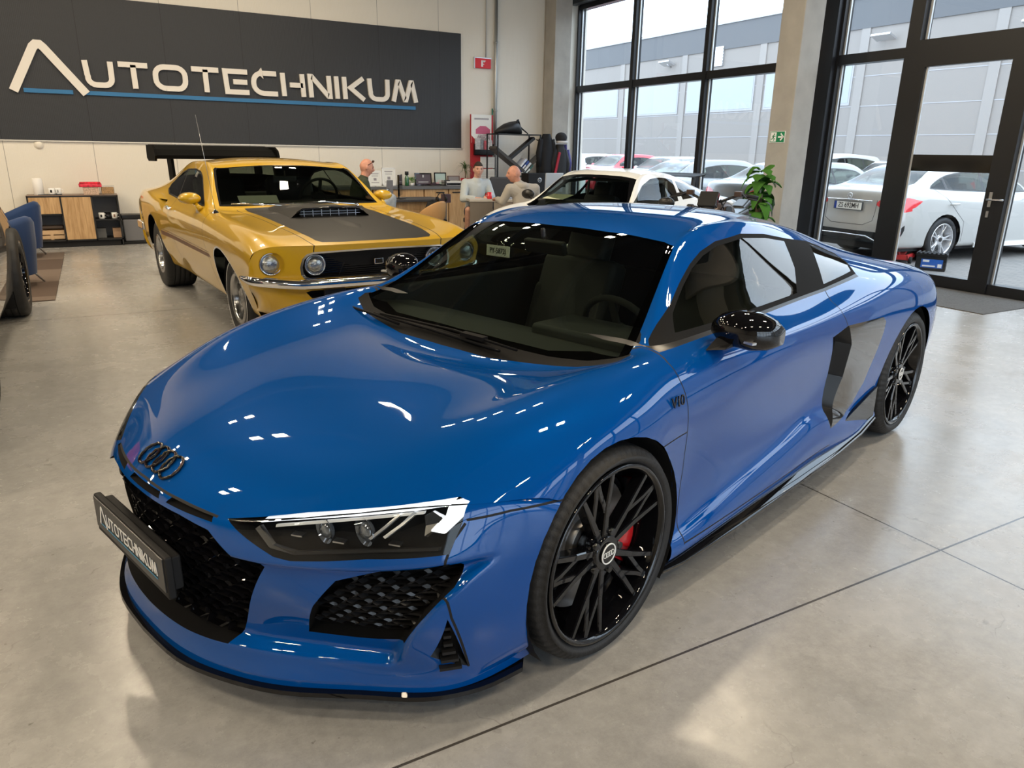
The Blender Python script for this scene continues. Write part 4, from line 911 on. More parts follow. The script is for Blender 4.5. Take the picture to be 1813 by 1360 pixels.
    for s_ in (1, -1):
        ip = [(y*s_, z) for y, z in intake]
        o = sk.out(['intake_back', 'intake_back_wall'], 'air_intake', [DEADBLACK]*2, root, flt=lambda c, s_=s_: c[1]*s_ > 0)
        q = [((abs(y)-.70)*.95*s_+.70*s_, .38+(z-.38)*.95) for y, z in ip]
        h = honey(q, .052, .021, .030, 'intake_mesh', BLACKS, yo=-.018*s_)
        if h: h.parent = o
        t = sk.out(['tri_back', 'tri_back_wall'], 'corner_vent', [BLACKM, BLACKS], root, flt=lambda c, s_=s_: c[1]*s_ > 0)
        b = MB()
        for i in range(6):
            z = .20+.024*i; f = (z-.184)/.178; xm = .585-.03*f; x0 = .52+.055*f
            b.box(((xm+x0)/2, s_*(.850-.01*f), z), (max(.02, (xm-x0)*1.0), .03, .008), rz=-.55*s_)
        b.build('vent_louvre', BLACKM, t)
        # headlamp
        hl_ = sk.out(['lamp_back', 'lamp_back_wall'], 'headlamp', [DEADBLACK, DEADBLACK], root, flt=lambda c, s_=s_: c[1]*s_ > 0)
        cv = covers[0 if s_ > 0 else 1]; cv.parent = hl_
        lt = np.concatenate([V.reshape(-1, 3) for V, _ in bgrid+up]); lt = lt[(lt[:, 0] > .35) & (lt[:, 2] > .45) & (lt[:, 2] < .72) & (lt[:, 1] > .3)]
        def lx(y, z):
            d = (lt[:, 1]-y)**2+(lt[:, 2]-z)**2; k = np.argpartition(d, 3)[:4]; w = 1/(d[k]+1e-6); return float((lt[k, 0]*w).sum()/w.sum())
        def slab(path, wd, back, dep, name, m, z_only=False):
            """flat bar along (y,z) path following the lamp surface, set back"""
            b = MB(); L_, R_ = [], []; n = len(path)
            for i in range(n):
                a = path[max(i-1, 0)]; c = path[min(i+1, n-1)]; dx, dz = c[0]-a[0], c[1]-a[1]; l = math.hypot(dx, dz); w_ = wd[i] if isinstance(wd, (list, tuple)) else wd
                nx, nz = -dz/l*w_/2, dx/l*w_/2; L_.append((path[i][0]+nx, path[i][1]+nz)); R_.append((path[i][0]-nx, path[i][1]-nz))
            vs = [(lx(*p)-back-d_, p[0]*s_, p[1]) for d_ in (0, dep) for p in L_+R_]; fs = []; o_ = 2*n
            for i in range(n-1): fs += [(i, n+i, n+i+1, i+1), (o_+i, o_+i+1, o_+n+i+1, o_+n+i), (i, i+1, o_+i+1, o_+i), (n+i, o_+n+i, o_+n+i+1, n+i+1)]
            fs += [(0, o_, o_+n, n), (n-1, 2*n-1, o_+2*n-1, o_+n-1)]
            b.add(vs, fs); return b.build(name, m, hl_)
        DRL = mat('drl_light', (.9, .9, .9), .3, emis=(.95, .97, 1), estr=1.15); DIM = mat('drl_diffuser', (.62, .63, .64), .35)
        slab([(.457, .5745), (.56, .6015), (.67, .6235), (.78, .6415), (.824, .6475)], [.012, .016, .018, .018, .017], .006, .008, 'light_strip', DRL)
        slab([(.832, .649), (.842, .620), (.828, .583)], [.028, .026, .022], .007, .008, 'light_strip', DRL)
        slab([(.50, .568), (.60, .592), (.70, .612), (.79, .626)], .006, .012, .006, 'light_guide', DIM)
        slab([(.775, .627), (.762, .60), (.742, .572)], .007, .012, .01, 'light_guide', ALU)
        slab([(.750, .622), (.735, .595), (.716, .567)], .006, .012, .01, 'light_guide', ALU)
        slab([(.795, .622), (.815, .60), (.808, .572)], [.012, .030, .006], .02, .012, 'reflector', CHROME)
        slab([(.46, .560), (.515, .527), (.575, .520), (.84, .545)], .007, .006, .01, 'lamp_bezel', BLACKS)
        b = MB()
        for yy, zz, r in ((.60, .567, .024), (.685, .573, .026)): b.ball((lx(yy, zz)-.045, yy*s_, zz), r, sc=(.7, 1, 1)); b.lathe([(r+.003, -.0), (r+.012, .014)], (lx(yy, zz)-.05, yy*s_, zz), axis='x', n=20)
        b.build('projector_lens', mat('lens', (.20, .22, .25), .03, .6, 1.0), hl_)
        b = MB()
        for yy, zz in ((.545, .553), (.645, .553), (.755, .556)): b.box((lx(yy, zz)-.035, yy*s_, zz-.004), (.02, .030, .004), rz=.5*s_)
        b.build('reflector', STEEL, hl_)
    # --- splitter, skirts
    b = MB(); lip = [(0, .992), (.2, .98), (.36, .93), (.52, .845), (.67, .715), (.80, .60), (.873, .472), (.897, .34)]
    lip = smooth_poly([(y, x) for y, x in lip], 4, closed=False); lip = [(-y, x) for y, x in lip[:0:-1]]+lip; vs = []
    for y, x in lip:
        n_ = Vector((x, y*.9, 0)).normalized(); vs += [(x+n_.x*.018, y+n_.y*.018, .112), (x+n_.x*.020, y+n_.y*.020, .100), (x-.10, y*.92, .098), (x-.10, y*.92, .116)]
    b.add(vs, [(i*4+j, i*4+(j+1) % 4, (i+1)*4+(j+1) % 4, (i+1)*4+j) for i in range(len(lip)-1) for j in range(4)])
    b.build('front_splitter', BLACKG, root)
    for s_ in (1, -1):
        b = MB(); b.box((.60, s_*.53, .083), (.18, .28, .045), rz=-.6*s_, taper=1.15); b.build('air_deflector', DEADBLACK, root, bevel=.008)
        b = MB(); path = [(-.315, .935, .135), (-.42, .955, .138), (-.8, .972, .145), (-1.3, .978, .150), (-1.75, .975, .155), (-2.05, .968, .165), (-2.27, .955, .19)]; vs = []
        for x, y, z in path: vs += [(x, s_*y, z+.006), (x, s_*(y+.006), z), (x, s_*y, z-.014), (x, s_*(y-.16), z-.03), (x, s_*(y-.16), z+.05), (x, s_*(y-.035), z+.025)]
        b.add(vs, [(i*6+j, i*6+(j+1) % 6, (i+1)*6+(j+1) % 6, (i+1)*6+j) for i in range(len(path)-1) for j in range(6)]+[tuple(range(6)), tuple(range(36, 42))])
        b.prism([(-1.60, .165), (-1.66, .235), (-1.95, .30), (-2.26, .36), (-2.27, .20), (-1.9, .165)], s_*.90, s_*.946, 'y')
        b.build('side_skirt', BLACKG, root, bevel=.003)
        # wheel arch liners
        for cx, cz, r in ((0, .332, .366), (-2.65, .345, .378)):
            b = MB(); n = 40
            for q in range(n):
                a0, a1 = 2*PI*q/n, 2*PI*(q+1)/n
                if math.sin((a0+a1)/2) < -.62: continue
                b.add([(cx+r*math.cos(a0), s_*.94, cz+r*math.sin(a0)), (cx+r*math.cos(a1), s_*.94, cz+r*math.sin(a1)), (cx+r*math.cos(a1), s_*.60, cz+r*math.sin(a1)), (cx+r*math.cos(a0), s_*.60, cz+r*math.sin(a0))], [(0, 1, 2, 3)], True)
                b.add([(cx+r*math.cos(a0), s_*.60, cz+r*math.sin(a0)), (cx+r*math.cos(a1), s_*.60, cz+r*math.sin(a1)), (cx, s_*.60, cz)], [(0, 1, 2)])
            b.build('arch_liner', BLACKM, root)
    # --- underbody + cabin tub
    b = MB(); b.bb(-3.1, .5, -.60, .60, .10, .13); b.bb(-1.72, -.30, -.80, .80, .12, .16); b.bb(-1.75, -1.70, -.78, .78, .15, .88); b.bb(-3.1, -1.75, -.55, .55, .13, .6); b.build('underbody', BLACKM, root)
    b = MB(); vs = []
    for x, z in ((-.22, .77), (-.42, .80), (-.60, .775), (-.70, .70), (-.70, .5), (-.3, .45)): vs += [(x, -.72, z), (x, .72, z)]
    b.add(vs, [(i*2, i*2+1, (i*2+3), i*2+2) for i in range(5)]); b.box((-.62, .38, .80), (.26, .46, .06)); b.box((-.82, 0, .42), (.9, .24, .22)); b.bb(-1.7, -.4, .76, .80, .2, .85); b.bb(-1.7, -.4, -.80, -.76, .2, .85)
    b.build('dashboard', mat('dash_leather', (.05, .052, .053), .6), root, bevel=.03)
    GREYS = mat('seat_leather', (.05, .05, .052), .55)
    seat(root, -1.10, .38, .22, GREYS); seat(root, -1.10, -.38, .22, GREYS); steering_wheel(root, -.78, .38, .77, .175)
    b = MB(); b.box((-.74, 0, 1.09), (.03, .22, .06), ry=.3); b.cyl((-.73, 0, 1.12), (-.72, 0, 1.17), .01); b.build('inner_mirror', BLACKS, root, bevel=.01)
    b = MB()
    for y0, y1 in ((.28, -.50), (-.30, -.66)):
        b.tube([(-.19, y0, .792), (-.20, (y0+y1)/2, .800), (-.215-.0*abs(y1), y1, .800)], .006, 6)
    b.tube([(-.205, .35, .806), (-.225, .0, .812), (-.21, -.45, .808)], .005, 6); b.box((-.215, .12, .812), (.03, .12, .015)); b.build('wiper', DEADBLACK, root)
    # --- badges
    def em_frame():
        p = Vector((.897, -.015, .606)); i = np.argmin(((lt_all-np.array(p))**2).sum(1)); return Vector(lt_all[i])
    lt_all = np.concatenate([V.reshape(-1, 3) for V, _ in up])
    def upz(x, y):
        d = (lt_all[:, 0]-x)**2+(lt_all[:, 1]-y)**2; k = np.argpartition(d, 3)[:4]; w = 1/(d[k]+1e-7); return float((lt_all[k, 2]*w).sum()/w.sum())
    b = MB()
    for i in range(4):
        cy = (i-1.5)*.049-.01; pts = []
        for t in range(36):
            y = cy+.036*math.cos(t*PI/18); x = .893+.032*math.sin(t*PI/18); pts.append((x, y, upz(x, y)+.006))
        b.tube(pts, .0046, 6, closed=True)
    b.build('ring_emblem', BLACKG, root)
    M = Matrix.Translation((-.318, .938, .735)) @ Matrix.Rotation(math.radians(180), 4, 'Z') @ Matrix.Rotation(math.radians(82), 4, 'X')
    text_mesh('V10', .05, .002, BLACKG, 'engine_badge', root, M, .9)
    M = Matrix.Translation((-.318, -.938, .735)) @ Matrix.Rotation(math.radians(82), 4, 'X'); text_mesh('V10', .05, .002, BLACKG, 'engine_badge', root, M, .9)
    # --- number-plate holder with lettering
    pl = MB(); pl.box((1.003, 0, .392), (.022, .535, .125)); pl.box((.985, 0, .392), (.04, .50, .10)); po = pl.build('plate_holder', BLACKM, root, bevel=.006)
    b = MB(); b.box((1.0155, 0, .400), (.003, .515, .098)); b.build('plate_panel', mat('plate_dark', (.02, .02, .022), .3), po)
    M = Matrix.Translation((1.018, -.215, .385)) @ Matrix(((0, 0, 1, 0), (1, 0, 0, 0), (0, 1, 0, 0), (0, 0, 0, 1)))
    wm = wordmark(.038, .0045, .0012, M, WHITEP, mat('plate_blue', (.03, .25, .45), .4), 'plate_lettering', po, cap_k=1.5, total=.43)
    # --- mirrors
    for s_ in (1, -1):
        b = MB(); secs = [(.835, .05, .03, .900, -.72), (.865, .085, .050, .905, -.725), (.92, .105, .065, .905, -.73), (.98, .105, .064, .900, -.74), (1.025, .085, .050, .893, -.755), (1.05, .045, .028, .888, -.77)]; vs = []; n = 16
        for y, dx, dz, zc, xc in secs:
            for j in range(n):
                a = 2*PI*j/n; ca, sa = math.cos(a), math.sin(a); fx_ = abs(ca)**.75*(1 if ca > 0 else -1); fz = abs(sa)**.75*(1 if sa > 0 else -1)
                vs.append((xc+(dx if ca > 0 else dx*.35)*fx_, s_*y, zc+dz*fz))
        b.add(vs, [(i*n+j, i*n+(j+1) % n, (i+1)*n+(j+1) % n, (i+1)*n+j) for i in range(len(secs)-1) for j in range(n)]+[tuple(range(n)), tuple(range((len(secs)-1)*n, len(secs)*n))], True)
        mo = b.build('wing_mirror', BLACKG, root)
        c = MB(); c.add([(-.715, s_*.86, .835), (-.60, s_*.86, .835), (-.60, s_*.93, .85), (-.70, s_*.93, .85), (-.73, s_*.875, .875), (-.64, s_*.875, .875), (-.65, s_*.935, .868), (-.72, s_*.935, .868)], [(0, 1, 2, 3), (4, 5, 6, 7), (0, 1, 5, 4), (1, 2, 6, 5), (2, 3, 7, 6), (3, 0, 4, 7)]); c.build('mirror_foot', BLACKM, mo)
        c = MB(); c.box((-.655, s_*.95, .878), (.02, .13, .008), rz=-.25*s_); c.build('indicator_strip', ALU, mo)
    # --- wheels
    RED = mat('caliper_red', (.55, .01, .015), .25, coat=1)
    for s_ in (1, -1):
        make_wheel('front_wheel', .334, .281, .245, 'ten_y', BLACKG, root, (0, s_*.945, .332), s_, (RED, PI+.22 if s_ > 0 else -.22), rot=.35)
        make_wheel('rear_wheel', .345, .281, .30, 'ten_y', BLACKG, root, (-2.65, s_*.950, .345), s_, (RED, .1 if s_ > 0 else PI-.1), rot=.1)
    return root
R8 = build_r8()
# ================================================================ yellow classic fastback
def build_mustang():
    root = thing('classic_car', 'yellow classic fastback coupe with matt black bonnet panel and black rear wing', 'car', (1.68, 6.07, 0), math.radians(-84.6))
    YEL = paint('yellow_paint', (.57, .34, .008), .0, .35, 1.0); BONB = mat('bonnet_black', (.010, .0095, .009), .5, spec=.3)
    up = spline_surface(mirror_cols(MU_UP), 6, 5); fr = spline_surface(mirror_cols(MU_FRONT), 5, 7)
    sk = Skin(); sk.add(up, 'body'); sk.add(fr, 'nose')
    def side(poly, reg, flt=lambda c: abs(c[1]) > .4, only=None): sk.cut(poly, 'side', reg, flt, only)
    def sym(half, view, reg, flt=None, only=None):  # half outline starts and ends on the centre line
        if view == 'top': p = half+[(x, -y) for x, y in half[::-1] if abs(y) > 1e-6]
        else: p = half+[(-y, z) for y, z in half[::-1] if abs(y) > 1e-6]
        sk.cut(p, view, reg, flt, only)
    def pair(poly, view, reg, flt=None, only=None):
        sk.cut(poly, view, reg, flt, only); sk.cut([(-y, z) for y, z in poly] if view == 'front' else [(x, -y) for x, y in poly], view, reg, flt, only)
    side(arc2(0, .345, .385), None, lambda c: abs(c[1]) > .5); side(arc2(-2.83, .37, .40), None, lambda c: abs(c[1]) > .5)
    for cx, cz, r in ((0, .345, .385), (-2.83, .37, .40)):
        side(arc2(cx, cz, r+.014), 'arch_trim', lambda c: abs(c[1]) > .5, ['body', 'nose'])
    # stripes
    side([(-.40, .605), (-2.42, .60), (-2.42, .648), (-.40, .640)], 'stripe', lambda c: abs(c[1]) > .6, 'body')
    side([(-.40, .650), (-2.42, .658), (-2.42, .666), (-.40, .656)], 'stripe', lambda c: abs(c[1]) > .6, 'body')
    # glass
    sym([(-1.115, 0), (-1.14, .317), (-1.165, .52), (-1.175, .600), (-1.14, .625), (-.93, .672), (-.665, .715), (-.645, .55), (-.625, .3), (-.615, 0)], 'top', 'ws_trim', lambda c: c[2] > .9, 'body')
    sym([(-1.10, 0), (-1.125, .317), (-1.148, .52), (-1.155, .588), (-1.12, .608), (-.93, .652), (-.69, .695), (-.67, .55), (-.648, .3), (-.638, 0)], 'top', 'windscreen', lambda c: c[2] > .9, 'ws_trim')
    sym([(-2.45, 0), (-2.45, .42), (-2.50, .52), (-3.05, .50), (-3.10, .42), (-3.12, 0)], 'top', 'rear_window', lambda c: c[2] > 1.0, 'body')
    dl = [(-.80, .985), (-.93, 1.045), (-1.09, 1.125), (-1.27, 1.215), (-1.40, 1.255), (-1.60, 1.272), (-1.95, 1.262), (-2.2, 1.225), (-2.38, 1.17), (-2.50, 1.10), (-2.47, 1.045), (-2.3, 1.005), (-1.9, .992), (-1.4, .988)]
    up_ = lambda c: abs(c[1]) > .5 and c[2] > .9
    side(dl, 'dlo_trim', up_, 'body')
    gl = [(-.85, .998), (-1.09, 1.112), (-1.27, 1.200), (-1.40, 1.240), (-1.60, 1.257), (-1.90, 1.249), (-1.80, 1.003), (-1.4, 1.001)]
    side(gl, 'side_glass', up_, 'dlo_trim')
    side([(-1.925, 1.248), (-2.2, 1.212), (-2.37, 1.158), (-2.48, 1.10), (-2.455, 1.058), (-2.29, 1.018), (-1.83, 1.004)], 'quarter_glass', up_, 'dlo_trim')
    # bonnet, doors, scoops
    sym([(-.60, 0), (-.60, .53), (0, .50), (.40, .49), (.66, .477), (.86, .452), (.905, .42), (.925, .30), (.932, 0)], 'top', 'bonnet_black', lambda c: c[2] > .7, 'body')
    for s_ in (1, -1):
        sk.cut(stroke([(x, y*s_) for x, y in [(-.57, .60), (-.25, .575), (.04, .555), (.40, .545), (.66, .53), (.85, .515), (.90, .505), (.985, .49)]], .007), 'top', 'joint', lambda c: c[2] > .75)
    sym2 = [(-.985, 0), (0, 0)]
    side(stroke([(-.52, .99), (-.50, .95), (-.475, .86), (-.465, .75), (-.475, .65), (-.50, .55), (-.50, .36)], .006), 'joint', lambda c: abs(c[1]) > .6, 'body')
    side(stroke([(-.52, .99), (-.50, .95), (-.475, .86), (-.465, .75), (-.475, .65), (-.50, .55), (-.50, .36)], .006), 'joint', lambda c: abs(c[1]) > .6, 'stripe')
    side(stroke([(-1.86, .99), (-1.89, .9), (-1.90, .75), (-1.90, .5), (-1.85, .36)], .006), 'joint', lambda c: abs(c[1]) > .6, 'body')
    side([(-2.47, .955), (-2.18, .958), (-2.13, .905), (-2.16, .83), (-2.26, .875)], 'scoop_hole', lambda c: abs(c[1]) > .6, 'body')
    # nose: grille opening and lamps
    gh = [(0, .795), (.324, .790), (.50, .785), (.545, .772), (.575, .74), (.592, .68), (.585, .63), (.565, .60), (.52, .586), (0, .578)]
    sym(gh, 'front', 'grille_trim', lambda c: c[0] > .6)
    sym([(0, .783), (.32, .778), (.50, .772), (.535, .76), (.56, .735), (.574, .68), (.568, .64), (.55, .613), (.515, .600), (0, .592)], 'front', 'grille_hole', lambda c: c[0] > .6, 'grille_trim')
    pair(arc2(.770, .708, .083, 28), 'front', 'lamp_hole', lambda c: c[0] > .6, ['nose', 'body'])
    pair([(.05, .455), (.52, .46), (.56, .505), (.52, .515), (.05, .515)], 'front', 'lower_hole', lambda c: c[0] > .6, 'nose')
    sk.recess('grille_hole', lambda c: (-.075, 0, 0), 'grille_back'); sk.recess('lamp_hole', lambda c: (-.035, 0, 0), 'lamp_back'); sk.recess('lower_hole', lambda c: (-.08, 0, 0), 'low_back')
    sk.recess('scoop_hole', lambda c: (.0, -.07*(1 if c[1] > 0 else -1), 0), 'scoop_back')
    sk.out('body', 'body_shell', YEL, root); sk.out(['nose', 'lamp_back', 'lamp_back_wall'], 'front_panel', YEL, root)
    [sk.out('joint', 'panel_joint', BLACKM, root, flt=lambda c, s_=s_: c[1]*s_ > 0) for s_ in (1, -1)]; sk.out('bonnet_black', 'bonnet', BONB, root)
    sk.out('windscreen', 'windscreen', glass('ws_glass', (.30, .33, .28), 1.5), root); sk.out('ws_trim', 'windscreen_trim', CHROME, root); sk.out('rear_window', 'rear_window', DKGLASS, root)
    sk.out(['grille_back', 'grille_back_wall'], 'grille', [BLACKM, BLACKM], root); sk.out('grille_trim', 'grille_surround', CHROME, root); sk.out(['low_back', 'low_back_wall'], 'lower_opening', BLACKM, root)
    STR = mat('stripe_brown', (.16, .075, .035), .4, var=.2, vscale=12)
    for s_ in (1, -1):
        F = lambda c, s_=s_: c[1]*s_ > 0
        sk.out('side_glass', 'side_window', CARGLASS, root, flt=F); sk.out('quarter_glass', 'quarter_window', DKGLASS, root, flt=F); sk.out('dlo_trim', 'window_trim', BLACKS, root, flt=F)
        sk.out('stripe', 'side_stripe', STR, root, flt=F); sk.out(['scoop_back', 'scoop_back_wall'], 'quarter_scoop', [BLACKM, YEL], root, flt=F)
        for q in (1, -1): sk.out('arch_trim', 'arch_trim', CHROME, root, flt=lambda c, s_=s_, q=q: c[1]*s_ > 0 and (c[0]+1.4)*q > 0)
        arch_liner(root, 0, .345, .385, s_, .80, .52, BLACKM, lim=-.02); arch_liner(root, -2.83, .37, .40, s_, .84, .50, BLACKM, lim=-.02)
    S_ = edge_sampler(up+fr)
    # grille bars
    b = MB()
    for i in range(13): z = .598+.0145*i; b.bb(.845, .868, -.53, .53, z, z+.005)
    b.build('grille_bars', BLACKG, root)
    b = MB(); b.box((.90, 0, .69), (.02, .075, .05)); b.build('grille_emblem', CHROME, root, bevel=.01)
    LENS = mat('lamp_lens', (.42, .44, .44), .10, .75, 1.0, bump=.6, bscale=40)
    for s_ in (1, -1):
        for y, x, z, r in ((.770, .845, .708, .066), (.475, .885, .690, .064)):
            b = MB(); b.lathe([(0, .022), (r*.5, .018), (r*.85, .006), (r, -.01), (r, -.04)], (x, y*s_, z), axis='x', n=32); h = b.build('headlamp', LENS, root)
            b = MB(); b.lathe([(r-.002, -.02), (r+.004, .004), (r+.012, .002), (r+.014, -.03)], (x, y*s_, z), axis='x', n=32); b.build('lamp_ring', CHROME, h)
    # chrome bumper
    b = MB(); path = [(.62, .905), (.72, .905), (.80, .890), (.88, .82), (.935, .70), (.965, .55), (.985, .38), (1.0, .18), (1.012, .02)]
    path = smooth_poly([(x, y) for x, y in path], 3, closed=False); path = [(x, -y) for x, y in path]+[(x, y) for x, y in path[::-1]]
    prof = [(0, -.035), (.022, -.025), (.030, 0), (.020, .026), (0, .036), (-.02, .03), (-.02, -.03)]; vs = []
    for i, (x, y) in enumerate(path):
        a = path[max(i-1, 0)]; c = path[min(i+1, len(path)-1)]; t = Vector((c[0]-a[0], c[1]-a[1])).normalized(); n_ = Vector((t.y, -t.x))
        k = min(1, .45+i*.1, .45+(len(path)-1-i)*.1); zc = .568+.030*max(0, (abs(y)-.6)/.3)
        for o, z in prof: vs.append((x+n_.x*o, y+n_.y*o, zc+z*k))
    m = len(prof); b.add(vs, [(i*m+j, i*m+(j+1) % m, (i+1)*m+(j+1) % m, (i+1)*m+j) for i in range(len(path)-1) for j in range(m)]+[tuple(range(m)), tuple(range((len(path)-1)*m, len(path)*m))], True)
    b.build('front_bumper', CHROME, root)
    b = MB(); b.box((-3.96, 0, .58), (.08, 1.5, .10)); b.box((-3.80, -.88, .58), (.35, .04, .10)); b.box((-3.80, .88, .58), (.35, .04, .10)); b.build('rear_bumper', CHROME, root, bevel=.02)
    for s_ in (1, -1): b = MB(); b.box((.93, s_*.36, .495), (.03, .16, .05)); b.build('parking_lamp', BLACKS, root, bevel=.008)
    # bonnet scoop with mesh, pins
    b = MB(); zs = lambda x, y: S_(0, x, 1, y, 2)
    X0, X1 = -.60, .0; vs = []; secs = []
    for k, x in enumerate((X0, -.45, -.28, -.12, .0)):
        t = k/4; w = .29-.05*t*0; h = .012+.055*math.sin(t*PI/2)
        row = [(x, -w-.05, zs(x, -w-.05)-.004), (x, -w+.02, zs(x, -w)+h*.75), (x, -w*.5, zs(x, 0)+h), (x, w*.5, zs(x, 0)+h), (x, w-.02, zs(x, w)+h*.75), (x, w+.05, zs(x, w+.05)-.004)]; secs += row
    b.add(secs, [(k*6+j, k*6+j+1, (k+1)*6+j+1, (k+1)*6+j) for k in range(4) for j in range(5)], True)
    b.add([(-.05, -.24, zs(0, 0)-.01), (-.05, .24, zs(0, 0)-.01), (-.05, .24, zs(0, 0)+.05), (-.05, -.24, zs(0, 0)+.05)], [(0, 1, 2, 3)])
    sco = b.build('bonnet_scoop', BONB, root, fix=False)
    b = MB(); z0 = zs(0, 0)
    for z in (.018, .038): b.bb(-.02, -.014, -.26, .26, z0+z, z0+z+.003)
    for y in np.linspace(-.22, .22, 7): b.bb(-.02, -.014, y-.002, y+.002, z0+.0, z0+.055)
    b.build('scoop_mesh', STEEL, sco)
    b = MB(); b.tube([(.0, -.285, z0+.03), (.0, -.24, z0+.058), (0, 0, z0+.070), (0, .24, z0+.058), (.0, .285, z0+.03)], .008, 6); b.build('scoop_edge', BLACKG, sco)
    b = MB(); b.add([(-.02, -.035, zs(0, 0)+.0), (-.02, .035, zs(0, 0)), (.45, .025, zs(.45, 0)+.012), (.80, 0, zs(.8, 0)+.004), (.45, -.025, zs(.45, 0)+.012), (.45, .07, zs(.45, .07)-.002), (.45, -.07, zs(.45, -.07)-.002), (-.02, .09, zs(0, .09)-.002), (-.02, -.09, zs(0, -.09)-.002)], [(0, 1, 2, 4), (1, 7, 5, 2), (8, 0, 4, 6), (2, 5, 3), (4, 3, 6), (2, 3, 4)], True); b.build('bonnet_ridge', BONB, root)
    for y in (-.36, .36):
        z = zs(.62, y); b = MB(); b.lathe([(0, .004), (.032, .003), (.036, 0)], (.62, y, z+.001), n=20); b.cyl((.62, y, z), (.62, y, z+.035), .007); b.tube([(.62+.018*math.cos(t*PI/5), y, z+.028+.014*math.sin(t*PI/5)) for t in range(10)], .003, 5, closed=True)
        p = b.build('bonnet_pin', CHROME, root); b = MB(); b.tube([(.62, y, z+.02), (.70, y-.0, zs(.70, y)+.012), (.82, y+.05*(1 if y < 0 else -1), zs(.82, y)+.008), (.93, y+.08*(1 if y < 0 else -1), zs(.93, y)-.002)], .0025, 5); b.build('pin_lanyard', BLACKM, p)
    # wipers, mirrors, handles, aerial
    b = MB(); b.tube([(-.60, -.15, .985), (-.64, -.40, 1.005), (-.655, -.62, 1.012)], .007, 6); b.tube([(-.60, .48, .985), (-.66, .20, 1.012), (-.65, -.12, 1.0)], .008, 6); b.cyl((-.58, -.13, .965), (-.60, -.13, .99), .016); b.cyl((-.58, .48, .965), (-.60, .48, .99), .016); b.build('wiper', CHROME, root)
    for s_ in (1, -1):
        b = MB(); b.lathe([(.0, .075), (.042, .070), (.062, .03), (.068, -.02), (.062, -.03), (0, -.03)], (-.92, 0, 0), axis='x', n=24)
        b.xf(Matrix.Translation((0, s_*.89, 1.045)) @ Matrix.Diagonal((1, 1.35, .75, 1))); b.tube([(-.90, s_*.86, 1.01), (-.84, s_*.85, .985), (-.80, s_*.84, .965)], [.022, .018, .026], 8); b.build('wing_mirror', YEL, root)
        b = MB(); b.cyl((-1.93, s_*.885, .90), (-1.93, s_*.915, .905), .018); b.cyl((-1.80, s_*.885, .905), (-1.80, s_*.915, .905), .012); b.cyl((-1.93, s_*.915, .905), (-1.79, s_*.915, .905), .009); b.build('door_handle', CHROME, root)
    b = MB(); b.lathe([(0, .03), (.012, .025), (.03, 0)], (-.45, -.80, .955), n=16); ab = b.build('aerial_base', CHROME, root); b = MB(); b.cyl((-.45, -.80, .97), (-.47, -.87, 1.70), .0025, .0015, n=6); b.build('aerial', STEEL, ab)
    b = MB()
    for i in range(5):   # window louvre slats
        pass
    # rear wing
    b = MB(); sec = [(.21, -.055), (.215, -.02), (.10, .045), (-.10, .08), (-.24, .095), (-.24, .06), (0, .0), (.16, -.06)]; vs = []
    b.prism([(-3.72+x, 1.385+z) for x, z in sec], -.68, .68, 'y'); WGB = mat('wing_black', (.004, .004, .004), .6, spec=.05); w = b.build('rear_wing', WGB, root)
    b = MB()
    for s_ in (1, -1): b = MB(); b.prism([(-3.50, 1.30), (-3.44, 1.36), (-3.48, 1.43), (-3.60, 1.475), (-3.97, 1.475), (-3.99, 1.33), (-3.90, 1.295)], s_*.69-.012, s_*.69+.012, 'y'); b.build('wing_end_plate', WGB, w)
    for s_ in (1, -1): b = MB(); b.prism([(-3.55, 1.0), (-3.80, 1.0), (-3.85, 1.39), (-3.60, 1.39)], s_*.50-.015, s_*.50+.015, 'y'); b.build('wing_strut', WGB, w)
    # interior
    b = MB(); b.box((-.95, 0, .93), (.45, 1.35, .14)); b.box((-2.0, 0, .42), (2.4, 1.4, .08)); b.box((-1.6, 0, .62), (1.0, .25, .22)); b.box((-2.75, 0, .75), (.12, 1.3, .5), ry=-.4); b.build('cabin_tub', DARKIN, root, bevel=.03)
    sm = mat('seat_black', (.03, .03, .03), .5); seat(root, -1.75, .36, .45, sm, w=.5); seat(root, -1.75, -.36, .45, sm, w=.5); steering_wheel(root, -1.25, .36, 1.02, .185)
    b = MB(); b.box((-1.12, 0, 1.19), (.02, .22, .06)); b.cyl((-1.11, 0, 1.2), (-1.13, 0, 1.27), .008); b.build('inner_mirror', BLACKS, root, bevel=.01)
    b = MB(); b.box((-.82, -.34, 1.02), (.005, .34, .13), ry=-.9); b.build('paper_sheet', mat('paper', (.62, .64, .58), .7), root)
    b = MB(); b.bb(-3.6, .6, -.72, .72, .24, .28); b.build('underbody', BLACKM, root)
    # wheels
    RIMM = mat('rim_grey', (.45, .45, .45), .22, 1.0); WL = mat('white_letters', (.8, .8, .78), .5)
    for s_ in (1, -1):
        make_wheel('front_wheel', .335, .205, .22, 'magnum', RIMM, root, (0, s_*.80, .335), s_, blocks=40, ring=(.285, WL), rot=.4)
        make_wheel('rear_wheel', .355, .205, .30, 'magnum', RIMM, root, (-2.83, s_*.87, .355), s_, blocks=40, rot=.9)
    return root
MUSTANG = build_mustang()
